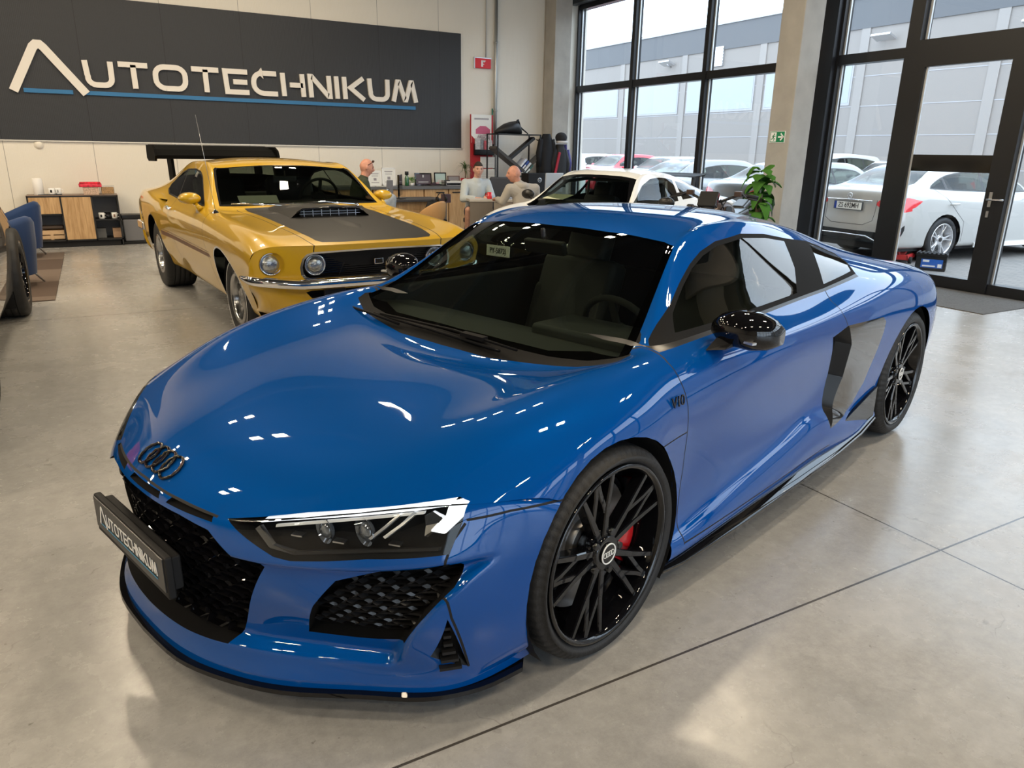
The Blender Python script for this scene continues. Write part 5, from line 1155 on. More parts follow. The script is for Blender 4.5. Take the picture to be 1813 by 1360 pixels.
# ================================================================ everyday cars
SED = [  # xc, xs, zc, yi, zi, yr, zr, yb, zb, ys, zs, ym
 (.70,.42,.24,.45,.24,.58,.24,.70,.25,.78,.27,.82), (.86,.48,.45,.46,.45,.60,.45,.74,.46,.83,.46,.87), (.84,.42,.62,.46,.62,.60,.62,.75,.62,.84,.60,.885),
 (.76,.36,.74,.46,.74,.62,.735,.76,.73,.85,.69,.89), (.56,.22,.82,.50,.82,.64,.82,.77,.80,.855,.75,.895), (.18,.0,.90,.52,.895,.66,.895,.78,.875,.86,.81,.90),
 (-.28,-.35,.955,.54,.95,.68,.95,.785,.925,.865,.86,.905), (-.58,-.62,.985,.56,.99,.70,.995,.79,.955,.865,.88,.905), (-.98,-.92,1.20,.54,1.19,.64,1.17,.79,.965,.867,.885,.905),
 (-1.32,-1.25,1.385,.49,1.37,.58,1.345,.79,.97,.867,.89,.905), (-1.75,-1.75,1.435,.50,1.415,.60,1.375,.79,.98,.867,.895,.905), (-2.2,-2.2,1.44,.50,1.42,.60,1.375,.79,.985,.867,.90,.905),
 (-2.65,-2.65,1.415,.50,1.395,.59,1.345,.79,1.0,.865,.915,.905), (-3.0,-2.98,1.31,.51,1.29,.60,1.25,.79,1.015,.862,.93,.902), (-3.28,-3.25,1.17,.55,1.155,.64,1.13,.79,1.02,.855,.94,.895),
 (-3.55,-3.48,1.085,.58,1.08,.69,1.065,.785,1.01,.845,.93,.885), (-3.80,-3.66,1.06,.58,1.05,.70,1.03,.775,.98,.825,.90,.86), (-3.87,-3.74,.96,.58,.95,.70,.93,.765,.89,.81,.83,.84),
 (-3.86,-3.76,.72,.58,.71,.70,.70,.77,.68,.815,.66,.845), (-3.90,-3.78,.52,.58,.52,.70,.51,.77,.50,.815,.50,.845), (-3.82,-3.72,.30,.56,.30,.67,.30,.74,.31,.79,.32,.81)]
def car_rows(tab, H=1.44, W=1.81, style='sedan'):
    rows = []
    for k, (xc, xs, zc, yi, zi, yr, zr, yb, zb, ys, zs, ym) in enumerate(tab):
        if style == 'wagon' and xc < -2.3 and k < 17:
            t = min(1, (-xc-2.3)/1.4); zc = 1.43-.06*t*t if xc > -3.6 else (1.30 if xc > -3.84 else 1.0); zi = zc-.02; zr = zc-.07; yi = .50; yr = .60
        if style == 'coupe' and -3.3 < xc < -2.0: zc -= .03*(1 if xc < -2.3 else .3); zr -= .02; yr += .01
        if style == 'suv' : zb += .06; zs += .05
        kz = H/1.44; ky = W/1.81; dx = xc-xs
        r = [(xc, 0, zc), (xc-dx*.08, yi*.5, zc-.004), (xc-dx*.35, yi, zi), (xc-dx*.6, yr, zr), (xs+dx*.12, yb, zb), (xs, ys, zs)]
        lowx = xs; r += [(lowx, ym, min(.66, zs*.75+.08)), (lowx, ym, min(.46, zs*.6)), (lowx, ym-.015, min(.32, zs*.5+.05)), (lowx, ym-.06, .22 if zs > .4 else .24), (lowx, .62, .21)]
        rows.append([(x, y*ky, z*kz) for x, y, z in r])
    return rows
def simple_car(name, label, pose, pm, H=1.44, W=1.81, style='sedan', cat='car', group=None, wheel='five_twin', detail=1, rimm=None, glassm=None, WB=2.84, tail=True, wheels=True):
    root = thing(name, label, cat, (pose[0], pose[1], pose[3] if len(pose) > 3 else -.03), pose[2], group)
    sk = Skin(); up = spline_surface(mirror_cols(car_rows(SED, H, W, style)), 4, 4); sk.add(up, 'body'); kz = H/1.44; ky = W/1.81
    S_ = lambda c: abs(c[1]) > .5
    R_ = .335*(1.1 if style == 'suv' else 1)
    for cx in (0, -WB): sk.cut(arc2(cx, R_, R_+.045, 24), 'side', None, lambda c: abs(c[1]) > .5)
    Z = lambda p: [(x, z*kz) for x, z in p]; Y = lambda p: [(x, y*ky) for x, y in p]
    ws = [(-1.30, 0), (-1.28, .30), (-1.24, .50), (-1.16, .555), (-.92, .625), (-.68, .68), (-.64, .5), (-.62, .25), (-.61, 0)]
    sk.cut(Y(ws+[(x, -y) for x, y in ws[-2:0:-1]]), 'top', 'windscreen', lambda c: c[2] > .9*kz)
    if style == 'wagon': rear = [(-.50, 1.32), (-.52, 1.05), (-.60, 1.04), (.60, 1.04), (.52, 1.05), (.50, 1.32)]; sk.cut([(y*ky, z*kz) for y, z in rear], 'front', 'rear_window', lambda c: c[0] < -3.5)
    else:
        rw = [(-2.78, 0), (-2.79, .38), (-2.84, .49), (-3.1, .56), (-3.30, .60), (-3.42, .55), (-3.46, .3), (-3.47, 0)]; sk.cut(Y(rw+[(x, -y) for x, y in rw[-2:0:-1]]), 'top', 'rear_window', lambda c: c[2] > 1.0*kz)
    if style == 'wagon': dl = [(-.86, 1.02), (-1.2, 1.22), (-1.42, 1.30), (-2.2, 1.335), (-3.0, 1.30), (-3.45, 1.22), (-3.55, 1.10), (-3.3, 1.07), (-2.2, 1.03)]
    elif style == 'coupe': dl = [(-.86, 1.02), (-1.2, 1.22), (-1.42, 1.295), (-1.9, 1.325), (-2.3, 1.31), (-2.7, 1.24), (-3.0, 1.13), (-3.12, 1.06), (-2.2, 1.035)]
    else: dl = [(-.86, 1.02), (-1.2, 1.22), (-1.42, 1.30), (-1.9, 1.33), (-2.3, 1.32), (-2.68, 1.27), (-2.95, 1.17), (-3.10, 1.085), (-2.98, 1.065), (-2.2, 1.035)]
    up_ = lambda c: abs(c[1]) > .45 and c[2] > .9*kz
    sk.cut(smooth_poly(Z(dl), 2), 'side', 'window_trim', up_, 'body')
    cx0 = sum(p[0] for p in dl)/len(dl); cz0 = sum(p[1] for p in dl)/len(dl)
    inner = [(cx0+(x-cx0)*.965, cz0+(z-cz0)*.87) for x, z in dl]; sk.cut(smooth_poly(Z(inner), 2), 'side', 'side_glass', up_, 'window_trim')
    for bx in ((-1.95,) if style == 'coupe' else (-1.88, -2.72)): sk.cut(Z([(bx, 1.0), (bx-.05, 1.0), (bx-.09, 1.36), (bx-.04, 1.36)]), 'side', 'window_trim', up_, 'side_glass')
    if detail:
        for L_ in ([(-.62, 1.0), (-.64, .8), (-.60, .3)], [(-1.90, 1.0), (-1.93, .7), (-1.9, .3)]) + (() if style == 'coupe' else ([(-3.02, 1.07), (-2.85, .95), (-2.60, .72), (-2.45, .6), (-2.42, .3)],)):
            sk.cut(stroke(Z(L_), .008), 'side', 'joint', S_, 'body')
        # tail: lamps, boot line
        for s_ in (1, -1):
            tl = smooth_poly([(y*s_*ky, z*kz) for y, z in [(.86, .80), (.80, .93), (.66, .945), (.50, .90), (.47, .83), (.60, .775), (.76, .74), (.85, .75)]], 2)
            sk.cut(tl, 'front', 'tail_lamp', lambda c: c[0] < -3.3, 'body')
            sk.cut([(x, z*kz) for x, z in [(-3.80, .74), (-3.80, .93), (-3.62, .955), (-3.36, .905), (-3.50, .82), (-3.66, .77)]], 'side', 'tail_lamp', lambda c, s_=s_: c[1]*s_ > .6, 'body')
        sk.cut([(-.86*ky, .20), (.86*ky, .20), (.86*ky, .40*kz), (.5*ky, .44*kz), (-.5*ky, .44*kz), (-.86*ky, .40*kz)], 'front', 'diffuser', lambda c: c[0] < -3.55 and abs(c[1]) < .80*ky, 'body')
        sk.cut(stroke([(-.47*ky, .90*kz), (-.45*ky, .60*kz), (-.30*ky, .53*kz), (.30*ky, .53*kz), (.45*ky, .60*kz), (.47*ky, .90*kz)], .008), 'front', 'joint', lambda c: c[0] < -3.5, 'body')
        for s_ in (1, -1):
            hl = [(.84, .60), (.80, .74), (.60, .72), (.50, .64), (.66, .60)]; sk.cut([(y*s_*ky, z*kz) for y, z in hl], 'front', 'headlamp', lambda c: c[0] > .3, 'body')
        sk.cut([(y*ky, z*kz) for y, z in [(-.38, .34), (.38, .34), (.42, .62), (.36, .70), (-.36, .70), (-.42, .62)]], 'front', 'front_grille', lambda c: c[0] > .3, 'body')
    sk.out('body', 'body_shell', pm, root); g = glassm or CARGLASS
    sk.out('windscreen', 'windscreen', g, root); sk.out('rear_window', 'rear_window', g, root); [sk.out('joint', 'panel_joint', BLACKM, root, flt=lambda c, q=q: c[1]*q > 0) for q in (1, -1)]
    sk.out('diffuser', 'diffuser', BLACKM, root); sk.out('front_grille', 'front_grille', BLACKG, root)
    for s_ in (1, -1):
        F = lambda c, s_=s_: c[1]*s_ > 0
        sk.out('side_glass', 'side_window', g, root, flt=F); sk.out('window_trim', 'window_trim', BLACKS, root, flt=F); sk.out('tail_lamp', 'tail_lamp', REDL, root, flt=F); sk.out('headlamp', 'headlamp', ALU, root, flt=F)
        for cx in (0, -WB): arch_liner(root, cx, R_, R_+.045, s_, .87*ky, .55, BLACKM)
        if wheels:
            for cx, nm in ((0, 'front_wheel'), (-WB, 'rear_wheel')):
                make_wheel(nm, R_, R_-.095, .23, wheel, rimm or ALU, root, (cx, s_*.885*ky, R_), s_, blocks=18, rot=.5, cap_mat=BLACKS)
        b = MB(); b.ball((-.98, s_*1.0*ky, 1.03*kz), .09, 14, 9, (.6, 1.05, .72)); b.cyl((-.92, s_*.84*ky, .975*kz), (-.96, s_*.95*ky, 1.0*kz), .025); b.build('wing_mirror', pm, root)
        if detail:
            for hx in ((-1.72,) if style == 'coupe' else (-1.72, -2.62)): b = MB(); b.tube([(hx, s_*.905*ky, .855*kz), (hx-.03, s_*.93*ky, .86*kz), (hx-.17, s_*.93*ky, .86*kz), (hx-.20, s_*.905*ky, .855*kz)], .013, 6); b.build('door_handle', pm, root)
    b = MB(); b.bb(-3.7, .7, -.78*ky, .78*ky, .17, .26); b.bb(-3.0, -.5, -.74*ky, .74*ky, .26, .62); b.build('underbody', BLACKM, root)
    b = MB(); b.box((-.85, 0, .92*kz), (.45, 1.3, .12)); 
    b.build('dashboard', DARKIN, root, bevel=.03)
    if detail:
        for y in (-.36, .36): seat(root, -1.75, y, .42, DARKIN)
        b = MB(); b.box((-2.75, 0, .55), (.5, 1.25, .2)); b.box((-3.0, 0, .85), (.16, 1.25, .55), ry=-.35); b.build('rear_seat', DARKIN, root, bevel=.03)
    return root, sk, up
def world_to_front(cx, cy, yaw, d): return cx+d*math.cos(yaw), cy+d*math.sin(yaw)
def yard_cars():
    WH = paint('white_paint', (.46, .45, .43), 0, .35); SV = paint('silver_paint', (.22, .225, .23), .4, .32); RD = paint('red_paint', (.62, .015, .03), 0, .35)
    SIL2 = mat('machined_rim', (.75, .75, .76), .25, .9)
    # white saloon seen from behind; tail at x = 10.2
    yaw = -.087; fx, fy = 10.2+3.87*math.cos(yaw), 7.6+3.87*math.sin(yaw)
    root, sk, up = simple_car('saloon_car', 'white saloon parked just outside the glass door, tail towards the hall', (fx, fy, yaw), WH, 1.44, 1.81, 'sedan', rimm=SIL2)
    b = MB(); b.box((-3.895, 0, .80), (.02, .54, .125)); pf = b.build('number_plate', BLACKS, root, bevel=.004)
    b = MB(); b.box((-3.907, 0, .80), (.004, .515, .108)); b.build('plate_panel', PLATEW, pf); b = MB(); b.box((-3.9095, .235, .80), (.002, .042, .106)); b.build('blue_band', mat('euro_blue', (.01, .05, .35), .4), pf)
    Mx = Matrix.Translation((-3.9095, -.012, .80)) @ Matrix(((0, 0, -1, 0), (-1, 0, 0, 0), (0, 1, 0, 0), (0, 0, 0, 1)))
    text_mesh('ZS 692MH', .105, .001, BLACKS, 'plate_text', pf, Mx, .98, xs=.86, offset=.0012)
    b = MB(); b.tube([(-3.885, -.42, .885), (-3.90, 0, .892), (-3.885, .42, .885)], .008, 6); b.build('boot_trim', CHROME, root)
    b = MB(); b.tube([(-3.885, .042*math.cos(t*PI/10), .945+.042*math.sin(t*PI/10)) for t in range(20)], .005, 6, closed=True)
    for a in (90, 210, 330): b.cyl((-3.885, 0, .945), (-3.887, .04*math.cos(math.radians(a)), .945+.04*math.sin(math.radians(a))), .005, .002, n=6)
    b.build('star_emblem', CHROME, root)
    b = MB(); b.tube([(-3.87, -.60, .30), (-3.915, -.42, .375), (-3.925, 0, .38), (-3.915, .42, .375), (-3.87, .60, .30)], .010, 6); b.build('diffuser_trim', CHROME, root)
    for s_ in (1, -1): b = MB(); b.prism([(-3.70, .42), (-3.62, .56), (-3.66, .57), (-3.745, .50), (-3.735, .40)], s_*.845, s_*.862, 'y'); b.build('corner_slot', BLACKM, root)
    b = MB(); b.bb(-2.1, -.75, -.905, -.885, .20, .27); b.bb(-2.1, -.75, .885, .905, .20, .27); b.build('sill_trim', WHITEP, root)
    # silver coupes beyond it
    for i, (yc, lab) in enumerate(((10.25, 'silver coupe parked beside the white saloon, partly hidden behind it'), (12.95, 'pale silver coupe nearest outside the rear window bays, behind the potted plant'))):
        yaw = -.04; fx, fy = 10.3+3.87*math.cos(yaw), yc+3.87*math.sin(yaw)
        simple_car('coupe_car', lab, (fx, fy, yaw), SV, 1.42, 1.81, 'coupe', group='silver coupes outside')
    # far row facing the hall
    far = [('estate_car', 'white estate car in the far row beyond the silver coupe', 14.6, WH, 'wagon', 1.62), ('saloon_car', 'white saloon in the far row right of the red car', 20.9, WH, 'sedan', 1.45), ('hatchback_car', 'red car in the far row outside', 23.6, RD, 'coupe', 1.5),
           ('saloon_car', 'white saloon in the far row left of the red car', 26.3, WH, 'sedan', 1.5), ('saloon_car', 'pale green-glazed saloon in the far row right of the estate car', 12.0, SV, 'sedan', 1.47)]
    for nm, lab, yc, pm, st, H in far:
        simple_car(nm, lab, (16.4, yc, PI+.05), pm, H, 1.81, st, detail=1)
    # white pillar-like banner by the rear window
    b = MB(); sec = [(-.16, 0), (.16, 0), (.18, 1.0), (.12, 1.38), (-.05, 1.58), (-.16, 1.62)]; b.prism(sec, -.04, .04, 'y'); o = b.build('beach_flag', WHITEP, None, bevel=.01, loc=(11.6, 17.1, -.03)); tag(o, 'white upright flag panel outside the leftmost window', 'flag')
    # battery and red jack by the door
    t = thing('car_battery', 'black car battery with blue label on the paving outside the glass door', 'battery', (10.25, 6.18, -.03), math.radians(-62))
    b = MB(); b.bb(-.19, .19, -.11, .11, 0, .20); b.build('case', BLACKM, t, bevel=.006); b = MB(); b.bb(-.195, .195, -.115, .115, .20, .235)
    for i in range(7): b.bb(-.18+.055*i, -.155+.055*i, -.116, .116, .235, .25)
    b.build('lid', BLACKM, t)
    b = MB(); b.bb(-.12, .15, -.113, -.1105, .04, .16); lb = b.build('label', mat('label_blue', (.02, .12, .50), .4), t); b = MB(); b.bb(-.10, -.02, -.115, -.1131, .12, .15); b.bb(-.10, .06, -.115, -.1131, .055, .075); b.bb(.09, .14, -.115, -.1131, .05, .10); b.build('label_print', WHITEP, lb)
    t = thing('floor_jack', 'low red trolley jack on the paving behind the battery', 'jack', (10.75, 6.95, -.03), .4)
    RJ = mat('jack_red', (.55, .03, .03), .4); b = MB(); b.bb(-.30, .30, -.14, -.10, .05, .13); b.bb(-.30, .30, .10, .14, .05, .13); b.bb(-.30, -.2, -.14, .14, .05, .12); b.box((.02, 0, .16), (.45, .12, .05), ry=-.25); b.build('frame', RJ, t, bevel=.008)
    b = MB(); b.cyl((.24, 0, .20), (.24, 0, .23), .05, n=16); b.build('saddle', BLACKM, t)
    b = MB(); b.cyl((-.28, 0, .12), (-.75, 0, .75), .018); b.build('handle', RJ, t)
    for x in (-.26, .26):
        for y in (-.16, .16): b = MB(); b.cyl((x, y-.02, .05), (x, y+.02, .05), .05, n=16); b.build('wheel', BLACKM, t)
yard_cars()
def white_sports():
    root = thing('race_coupe', 'white sports coupe with small rear wing standing behind the blue car', 'car', (4.43, 6.97, 0), math.radians(-159.4))
    WH = paint('white_body_paint', (.80, .81, .80), 0, .3); sc = np.array((.94, .95, 1.05))
    rows = [r[:10]+[(r[10][0], r[10][1], r[10][2]+.06), (r[10][0], r[10][1], r[10][2]-.0), r[11]] for r in R8_UP]
    up = spline_surface(np.array(mirror_cols(rows))*sc, 5, 4); bu = spline_surface(np.array(mirror_cols(R8_BUMP))*sc, 4, 5, ci=(1, 2)); sk = Skin(); sk.add(up, 'body'); sk.add(bu, 'bumper')
    for cx in (0, -2.65*.94): sk.cut(arc2(cx, .335, .37, 28), 'side', None, lambda c: abs(c[1]) > .5)
    ws = [(-.80, 0), (-.815, .25), (-.862, .50), (-.852, .545), (-.582, .640), (-.345, .722), (-.255, .45), (-.225, 0)]; ws = ws+[(x, -y) for x, y in ws[-2:0:-1]]
    sk.cut([(x*.94, y*.95) for x, y in ws], 'top', 'ws_band', lambda c: c[2] > .5, 'body')
    wi = [(-.74, 0), (-.755, .25), (-.80, .48), (-.582, .60), (-.38, .685), (-.275, .45), (-.245, 0)]; wi = wi+[(x, -y) for x, y in wi[-2:0:-1]]
    sk.cut([(x*.94, y*.95) for x, y in wi], 'top', 'windscreen', lambda c: c[2] > .5, 'ws_band')
    dl = [(-.50, .90), (-.641, .962), (-.864, 1.075), (-1.079, 1.143), (-1.285, 1.155), (-1.483, 1.143), (-1.60, 1.125), (-1.55, 1.0), (-1.48, .905), (-.9, .885)]
    q = [(-1.66, 1.115), (-1.95, 1.078), (-2.2, 1.0), (-2.13, .945), (-1.60, .915)]
    up_ = lambda c: abs(c[1]) > .45 and c[2] > .85
    sk.cut([(x*.94, z*1.05) for x, z in dl], 'side', 'side_glass', up_, 'body'); sk.cut([(x*.94, z*1.05) for x, z in q], 'side', 'quarter_glass', up_, 'body')
    sk.cut([(.30, -1.0), (1.1, -1.0), (1.1, 1.0), (.30, 1.0), (.42, .4), (.45, 0), (.42, -.4)], 'top', 'nose', lambda c: c[2] > .4, 'body')
    sk.cut([(-.42, .18), (.42, .18), (.50, .30), (.34, .36), (-.34, .36), (-.50, .30)], 'front', 'front_intake', lambda c: c[0] > .4, 'bumper')
    for s_ in (1, -1):
        sk.cut([(y*s_, z) for y, z in [(.50, .58), (.70, .67), (.80, .70), (.78, .58), (.62, .52)]], 'front', 'headlamp', lambda c: c[0] > .3)
        sk.cut([(-1.62, .72), (-1.95, .70), (-1.75, .40), (-1.62, .42)], 'side', 'side_vent', lambda c: abs(c[1]) > .6, 'body')
    sk.out('body', 'body_shell', WH, root); sk.out('bumper', 'front_bumper', BLACKG, root); sk.out('nose', 'nose_panel', BLACKG, root); sk.out('windscreen', 'windscreen', glass('ws2', (.45, .50, .46), 1.5), root); sk.out('ws_band', 'windscreen_frame', BLACKG, root); sk.out('front_intake', 'front_intake', BLACKM, root)
    for s_ in (1, -1):
        F = lambda c, s_=s_: c[1]*s_ > 0
        sk.out('side_glass', 'side_window', glass('sg2', (.75, .80, .78), 1.5), root, flt=F); sk.out('quarter_glass', 'quarter_window', CARGLASS, root, flt=F); sk.out('headlamp', 'headlamp', ALU, root, flt=F); sk.out('side_vent', 'side_vent', BLACKM, root, flt=F)
        arch_liner(root, 0, .335, .37, s_, .88, .5, BLACKM); arch_liner(root, -2.49, .335, .37, s_, .88, .5, BLACKM)
        make_wheel('front_wheel', .33, .25, .23, 'five_twin', BLACKG, root, (0, s_*.89, .33), s_, blocks=18); make_wheel('rear_wheel', .335, .25, .28, 'five_twin', BLACKG, root, (-2.49, s_*.9, .335), s_, blocks=18)
        b = MB(); b.ball((-.70, s_*.97, .97), .085, 14, 9, (.6, 1.15, .7)); b.cyl((-.62, s_*.80, .91), (-.68, s_*.92, .94), .02); b.build('wing_mirror', BLACKS, root)
        b = MB(); b.prism([(-2.55, .98), (-2.62, .98), (-2.66, 1.20), (-2.58, 1.20)], s_*.30-.012, s_*.30+.012, 'y'); b.build('wing_strut', BLACKS, root)
    b = MB(); b.prism([(-2.48, 1.19), (-2.53, 1.205), (-2.75, 1.22), (-2.83, 1.235), (-2.75, 1.20)], -.38, .38, 'y'); b.build('rear_wing', BLACKM, root)
    b = MB(); b.box((.955, 0, .50), (.012, .31, .11), ry=-.05); p = b.build('number_plate', PLATEW, root, bevel=.003)
    Mx = Matrix.Translation((.963, 0, .50)) @ Matrix(((0, 0, 1, 0), (1, 0, 0, 0), (0, 1, 0, 0), (0, 0, 0, 1))); text_mesh('PY-5872J', .075, .001, BLACKS, 'plate_text', p, Mx, 1.0, xs=.80, offset=.0008)
    S_ = edge_sampler(up+bu, lambda t: t[:, 0] > .3)
    b = MB(); zz = S_(0, .80, 1, 0, 2); b.prism([(-.028, .04), (.028, .04), (.028, -.01), (0, -.045), (-.028, -.01)], 0, .006, 'z'); b.xf(Matrix.Translation((.80, 0, zz+.012)) @ Matrix.Rotation(.7, 4, 'Y') @ Matrix.Rotation(PI/2, 4, 'Z') @ Matrix.Scale(1, 4)); sh = b.build('yellow_shield', mat('shield_yellow', (.75, .60, .03), .3), root)
    b = MB(); b.box((-.55, 0, .90), (.25, 1.2, .10)); b.box((-1.5, 0, .5), (.1, 1.4, .7)); b.box((-1.0, 0, .30), (1.0, 1.4, .1)); b.build('cabin_tub', DARKIN, root, bevel=.02)
    for y in (-.36, .36): seat(root, -1.05, y, .24, DARKIN)
    b = MB()
    for s_ in (1, -1): b.tube([(-.60, s_*.60, .45), (-.62, s_*.62, .95), (-.90, s_*.52, 1.14), (-1.40, s_*.52, 1.17)], .022, 8)
    b.tube([(-1.42, -.62, .4), (-1.42, -.55, 1.15), (-1.42, .55, 1.15), (-1.42, .62, .4)], .022, 8); b.tube([(-1.42, -.58, .95), (-1.42, .55, .55)], .02, 8); b.tube([(-1.42, .58, .95), (-1.42, -.55, .55)], .02, 8)
    b.build('roll_cage', mat('cage_grey', (.12, .13, .13), .4), root)
    b = MB(); b.box((-.50, -.35, .975), (.22, .30, .004), ry=.2); b.build('paper_sheet', mat('paper_green', (.55, .58, .42), .7), root)
    b = MB(); b.tube([(-.85, .34, .92), (-.88, .36, .70), (-.90, .30, .55)], .03, 8); b.build('white_strap', WHITEP, root)
    b = MB(); b.bb(-2.9, .5, -.6, .6, .10, .16); b.build('underbody', BLACKM, root)
white_sports()
def black_suv():
    BK = paint('black_paint', (.006, .006, .007), .1, .3)
    yaw = PI/2; root, sk, up = simple_car('black_car', 'black car cut off by the left edge of the picture, one wheel showing', (-1.62, 7.72, yaw, 0), BK, 1.60, 1.90, 'suv', rimm=BLACKG, detail=1, WB=2.95, wheels=False)
    for s_ in (1, -1):
        for cx, nm in ((0, 'front_wheel'), (-2.95, 'rear_wheel')): make_wheel(nm, .385, .27, .29, 'five_twin', BLACKG, root, (cx, s_*.985, .385), s_, blocks=24, rot=.3, steer=(0 if cx else 0))
black_suv()
for o in [c for c in S.objects['black_car'].children if c.name.startswith('wing_mirror')]: bpy.data.objects.remove(o)
# ================================================================ furniture and things along the rear wall
OAK = mat('oak_board', (.50, .31, .145), .45)
def _oak():
    n = OAK.node_tree.nodes; l = OAK.node_tree.links; t = n.new('ShaderNodeTexCoord'); m = n.new('ShaderNodeMapping'); m.inputs['Scale'].default_value = (9, 9, .9)
    z = n.new('ShaderNodeTexNoise'); z.inputs['Scale'].default_value = 3; z.inputs['Detail'].default_value = 7; z.inputs['Distortion'].default_value = .8
    r = n.new('ShaderNodeValToRGB'); r.color_ramp.elements[0].position = .32; r.color_ramp.elements[0].color = (.40, .235, .10, 1); r.color_ramp.elements[1].position = .7; r.color_ramp.elements[1].color = (.62, .40, .20, 1)
    l.new(t.outputs['Object'], m.inputs[0]); l.new(m.outputs[0], z.inputs[0]); l.new(z.outputs['Fac'], r.inputs[0]); l.new(r.outputs[0], n['Principled BSDF'].inputs['Base Color'])
_oak()
GREYTOP = mat('grey_worktop', (.13, .135, .145), .45); TAUPE = mat('taupe_panel', (.17, .145, .12), .6); PAPER = mat('paper_white', (.80, .80, .77), .7)
def B1(name, m, parent, x0, x1, y0, y1, z0, z1, bevel=0.0): b = MB(); b.bb(x0, x1, y0, y1, z0, z1); return b.build(name, m, parent, bevel=bevel)
def sideboard():
    t = thing('sideboard', 'oak and black metal sideboard with open shelves against the rear wall', 'sideboard', (-.86, 12.80, 0)); Wd, D, H = 1.17, .42, .745
    x1, x2 = .42, .82; FB = mat('black_frame', (.015, .015, .016), .5); GB = mat('grey_back', (.26, .26, .27), .6)
    b = MB(); b.bb(0, Wd, 0, D, H-.02, H); b.bb(0, Wd, 0, D, .09, .11); b.bb(0, .02, 0, D, 0, H); b.bb(Wd-.02, Wd, 0, D, 0, H); b.bb(x1-.01, x1+.01, 0, D, .09, H); b.bb(x2-.01, x2+.01, 0, D, .09, H); b.bb(.02, x1, .0, D, .47, .485); b.bb(x2, Wd, 0, D, .38, .395); b.build('frame', FB, t)
    B1('back_panel', GB, t, .02, Wd-.02, D-.01, D, .11, H-.02); B1('top_board', mat('top_brown', (.22, .15, .11), .4), t, 0, Wd, 0, D, H, H+.006)
    B1('drawer', OAK, t, .022, x1-.012, -.004, .02, .49, H-.022); B1('door', OAK, t, x1+.012, x2-.012, -.004, .02, .112, H-.022); B1('plinth', BLACKM, t, .04, Wd-.04, .03, D, 0, .09)
    # things on and in it
    def T(o, lab, cat, group=None): return tag(o, lab, cat, group)
    Y0 = 12.80
    b = MB(); b.lathe([(0, 0), (.062, 0), (.066, .005), (.066, .22), (.058, .235), (.02, .235), (.02, .20)], n=28); T(b.build('paper_roll', mat('tissue', (.88, .86, .83), .8, bump=.3, bscale=60), loc=(-.70, Y0+.2, .752)), 'fat white roll of paper towel standing on the left of the sideboard', 'paper roll')
    b = MB(); b.box((0, 0, .004), (.30, .18, .008)); T(b.build('serving_mat', BLACKS, loc=(-.56, Y0+.18, .752)), 'thin dark tray mat beside the paper roll on the sideboard', 'tray')
    def mug(loc, lab, col, mark=None):
        t2 = thing('mug', lab, 'mug', loc, 0, 'mugs on the sideboard'); b = MB(); b.lathe([(0, 0), (.036, 0), (.04, .01), (.041, .088), (.037, .088), (.036, .012), (0, .010)], n=24); b.build('cup', col, t2)
        b = MB(); b.tube([(.038, 0, .07), (.062, 0, .066), (.066, 0, .044), (.058, 0, .024), (.038, 0, .02)], .006, 8); b.build('handle', col, t2)
        if mark: b = MB(); b.box((-.005, -.0405, .045), (.024, .006, .038)); b.build('print', mark, t2)
    CER = mat('ceramic_white', (.86, .86, .84), .2); mug((-.535, Y0+.12, .761), 'white mug with a dark print lying on the tray by the paper roll', CER, BLACKM); mug((-.455, Y0+.16, .761), 'plain white mug right of the printed mug on the tray', CER, mat('print_grey', (.3, .3, .3), .5))
    mug((.06, Y0+.12, .396), 'white mug with a black figure on the open middle shelf', CER, BLACKM); mug((.235, Y0+.12, .396), 'white mug at the right end of the open middle shelf', CER, mat('print_brown', (.25, .15, .1), .5)); mug((.145, Y0+.14, .396), 'black mug between the two white mugs on the shelf', BLACKG)
    t2 = thing('sweets_box', 'clear tub with red and white lid on the sideboard', 'box', (-.03, Y0+.18, .752)); b = MB(); b.box((0, 0, .055), (.20, .16, .11), taper=1.05); b.build('tub', mat('tub', (.55, .40, .30), .3, var=.4, vscale=60), t2); b = MB(); b.box((0, 0, .135), (.30, .20, .05)); b.box((0, 0, .17), (.28, .18, .02)); b.build('lid', mat('lid_red', (.70, .03, .06), .35, var=.5, vscale=25), t2, bevel=.012)
    t2 = thing('biscuit_jar', 'clear jar of brown biscuits right of the red lidded tub', 'jar', (.19, Y0+.18, .752)); b = MB(); b.box((0, 0, .055), (.17, .12, .10)); b.build('biscuits', mat('biscuit', (.45, .27, .13), .7, var=.5, vscale=70), t2, bevel=.01); b = MB(); b.box((0, 0, .065), (.185, .135, .13)); b.build('clear_box', CLEAR, t2)
    t2 = thing('wooden_crate', 'light wooden crate on the lower left shelf of the sideboard', 'crate', (-.62, Y0+.2, .112)); CR = mat('crate_wood', (.62, .42, .24), .6)
    b = MB(); b.bb(-.17, .17, -.13, -.12, 0, .06); b.bb(-.17, .17, -.13, -.12, .075, .135); b.bb(-.17, .17, .12, .13, 0, .135); b.bb(-.17, -.16, -.13, .13, 0, .135); b.bb(.16, .17, -.13, .13, 0, .135); b.bb(-.17, .17, -.13, .13, 0, .01); b.bb(-.02, .02, -.134, -.13, 0, .135); b.build('slats', CR, t2)
    b = MB(); b.box((0, 0, 0), (.28, .2, .05)); T(b.build('dark_bundle', mat('brown_cloth', (.07, .05, .04), .8), loc=(-.60, Y0+.2, .285), bevel=.02), 'dark brown folded bundle on top of the wooden crate', 'bundle')
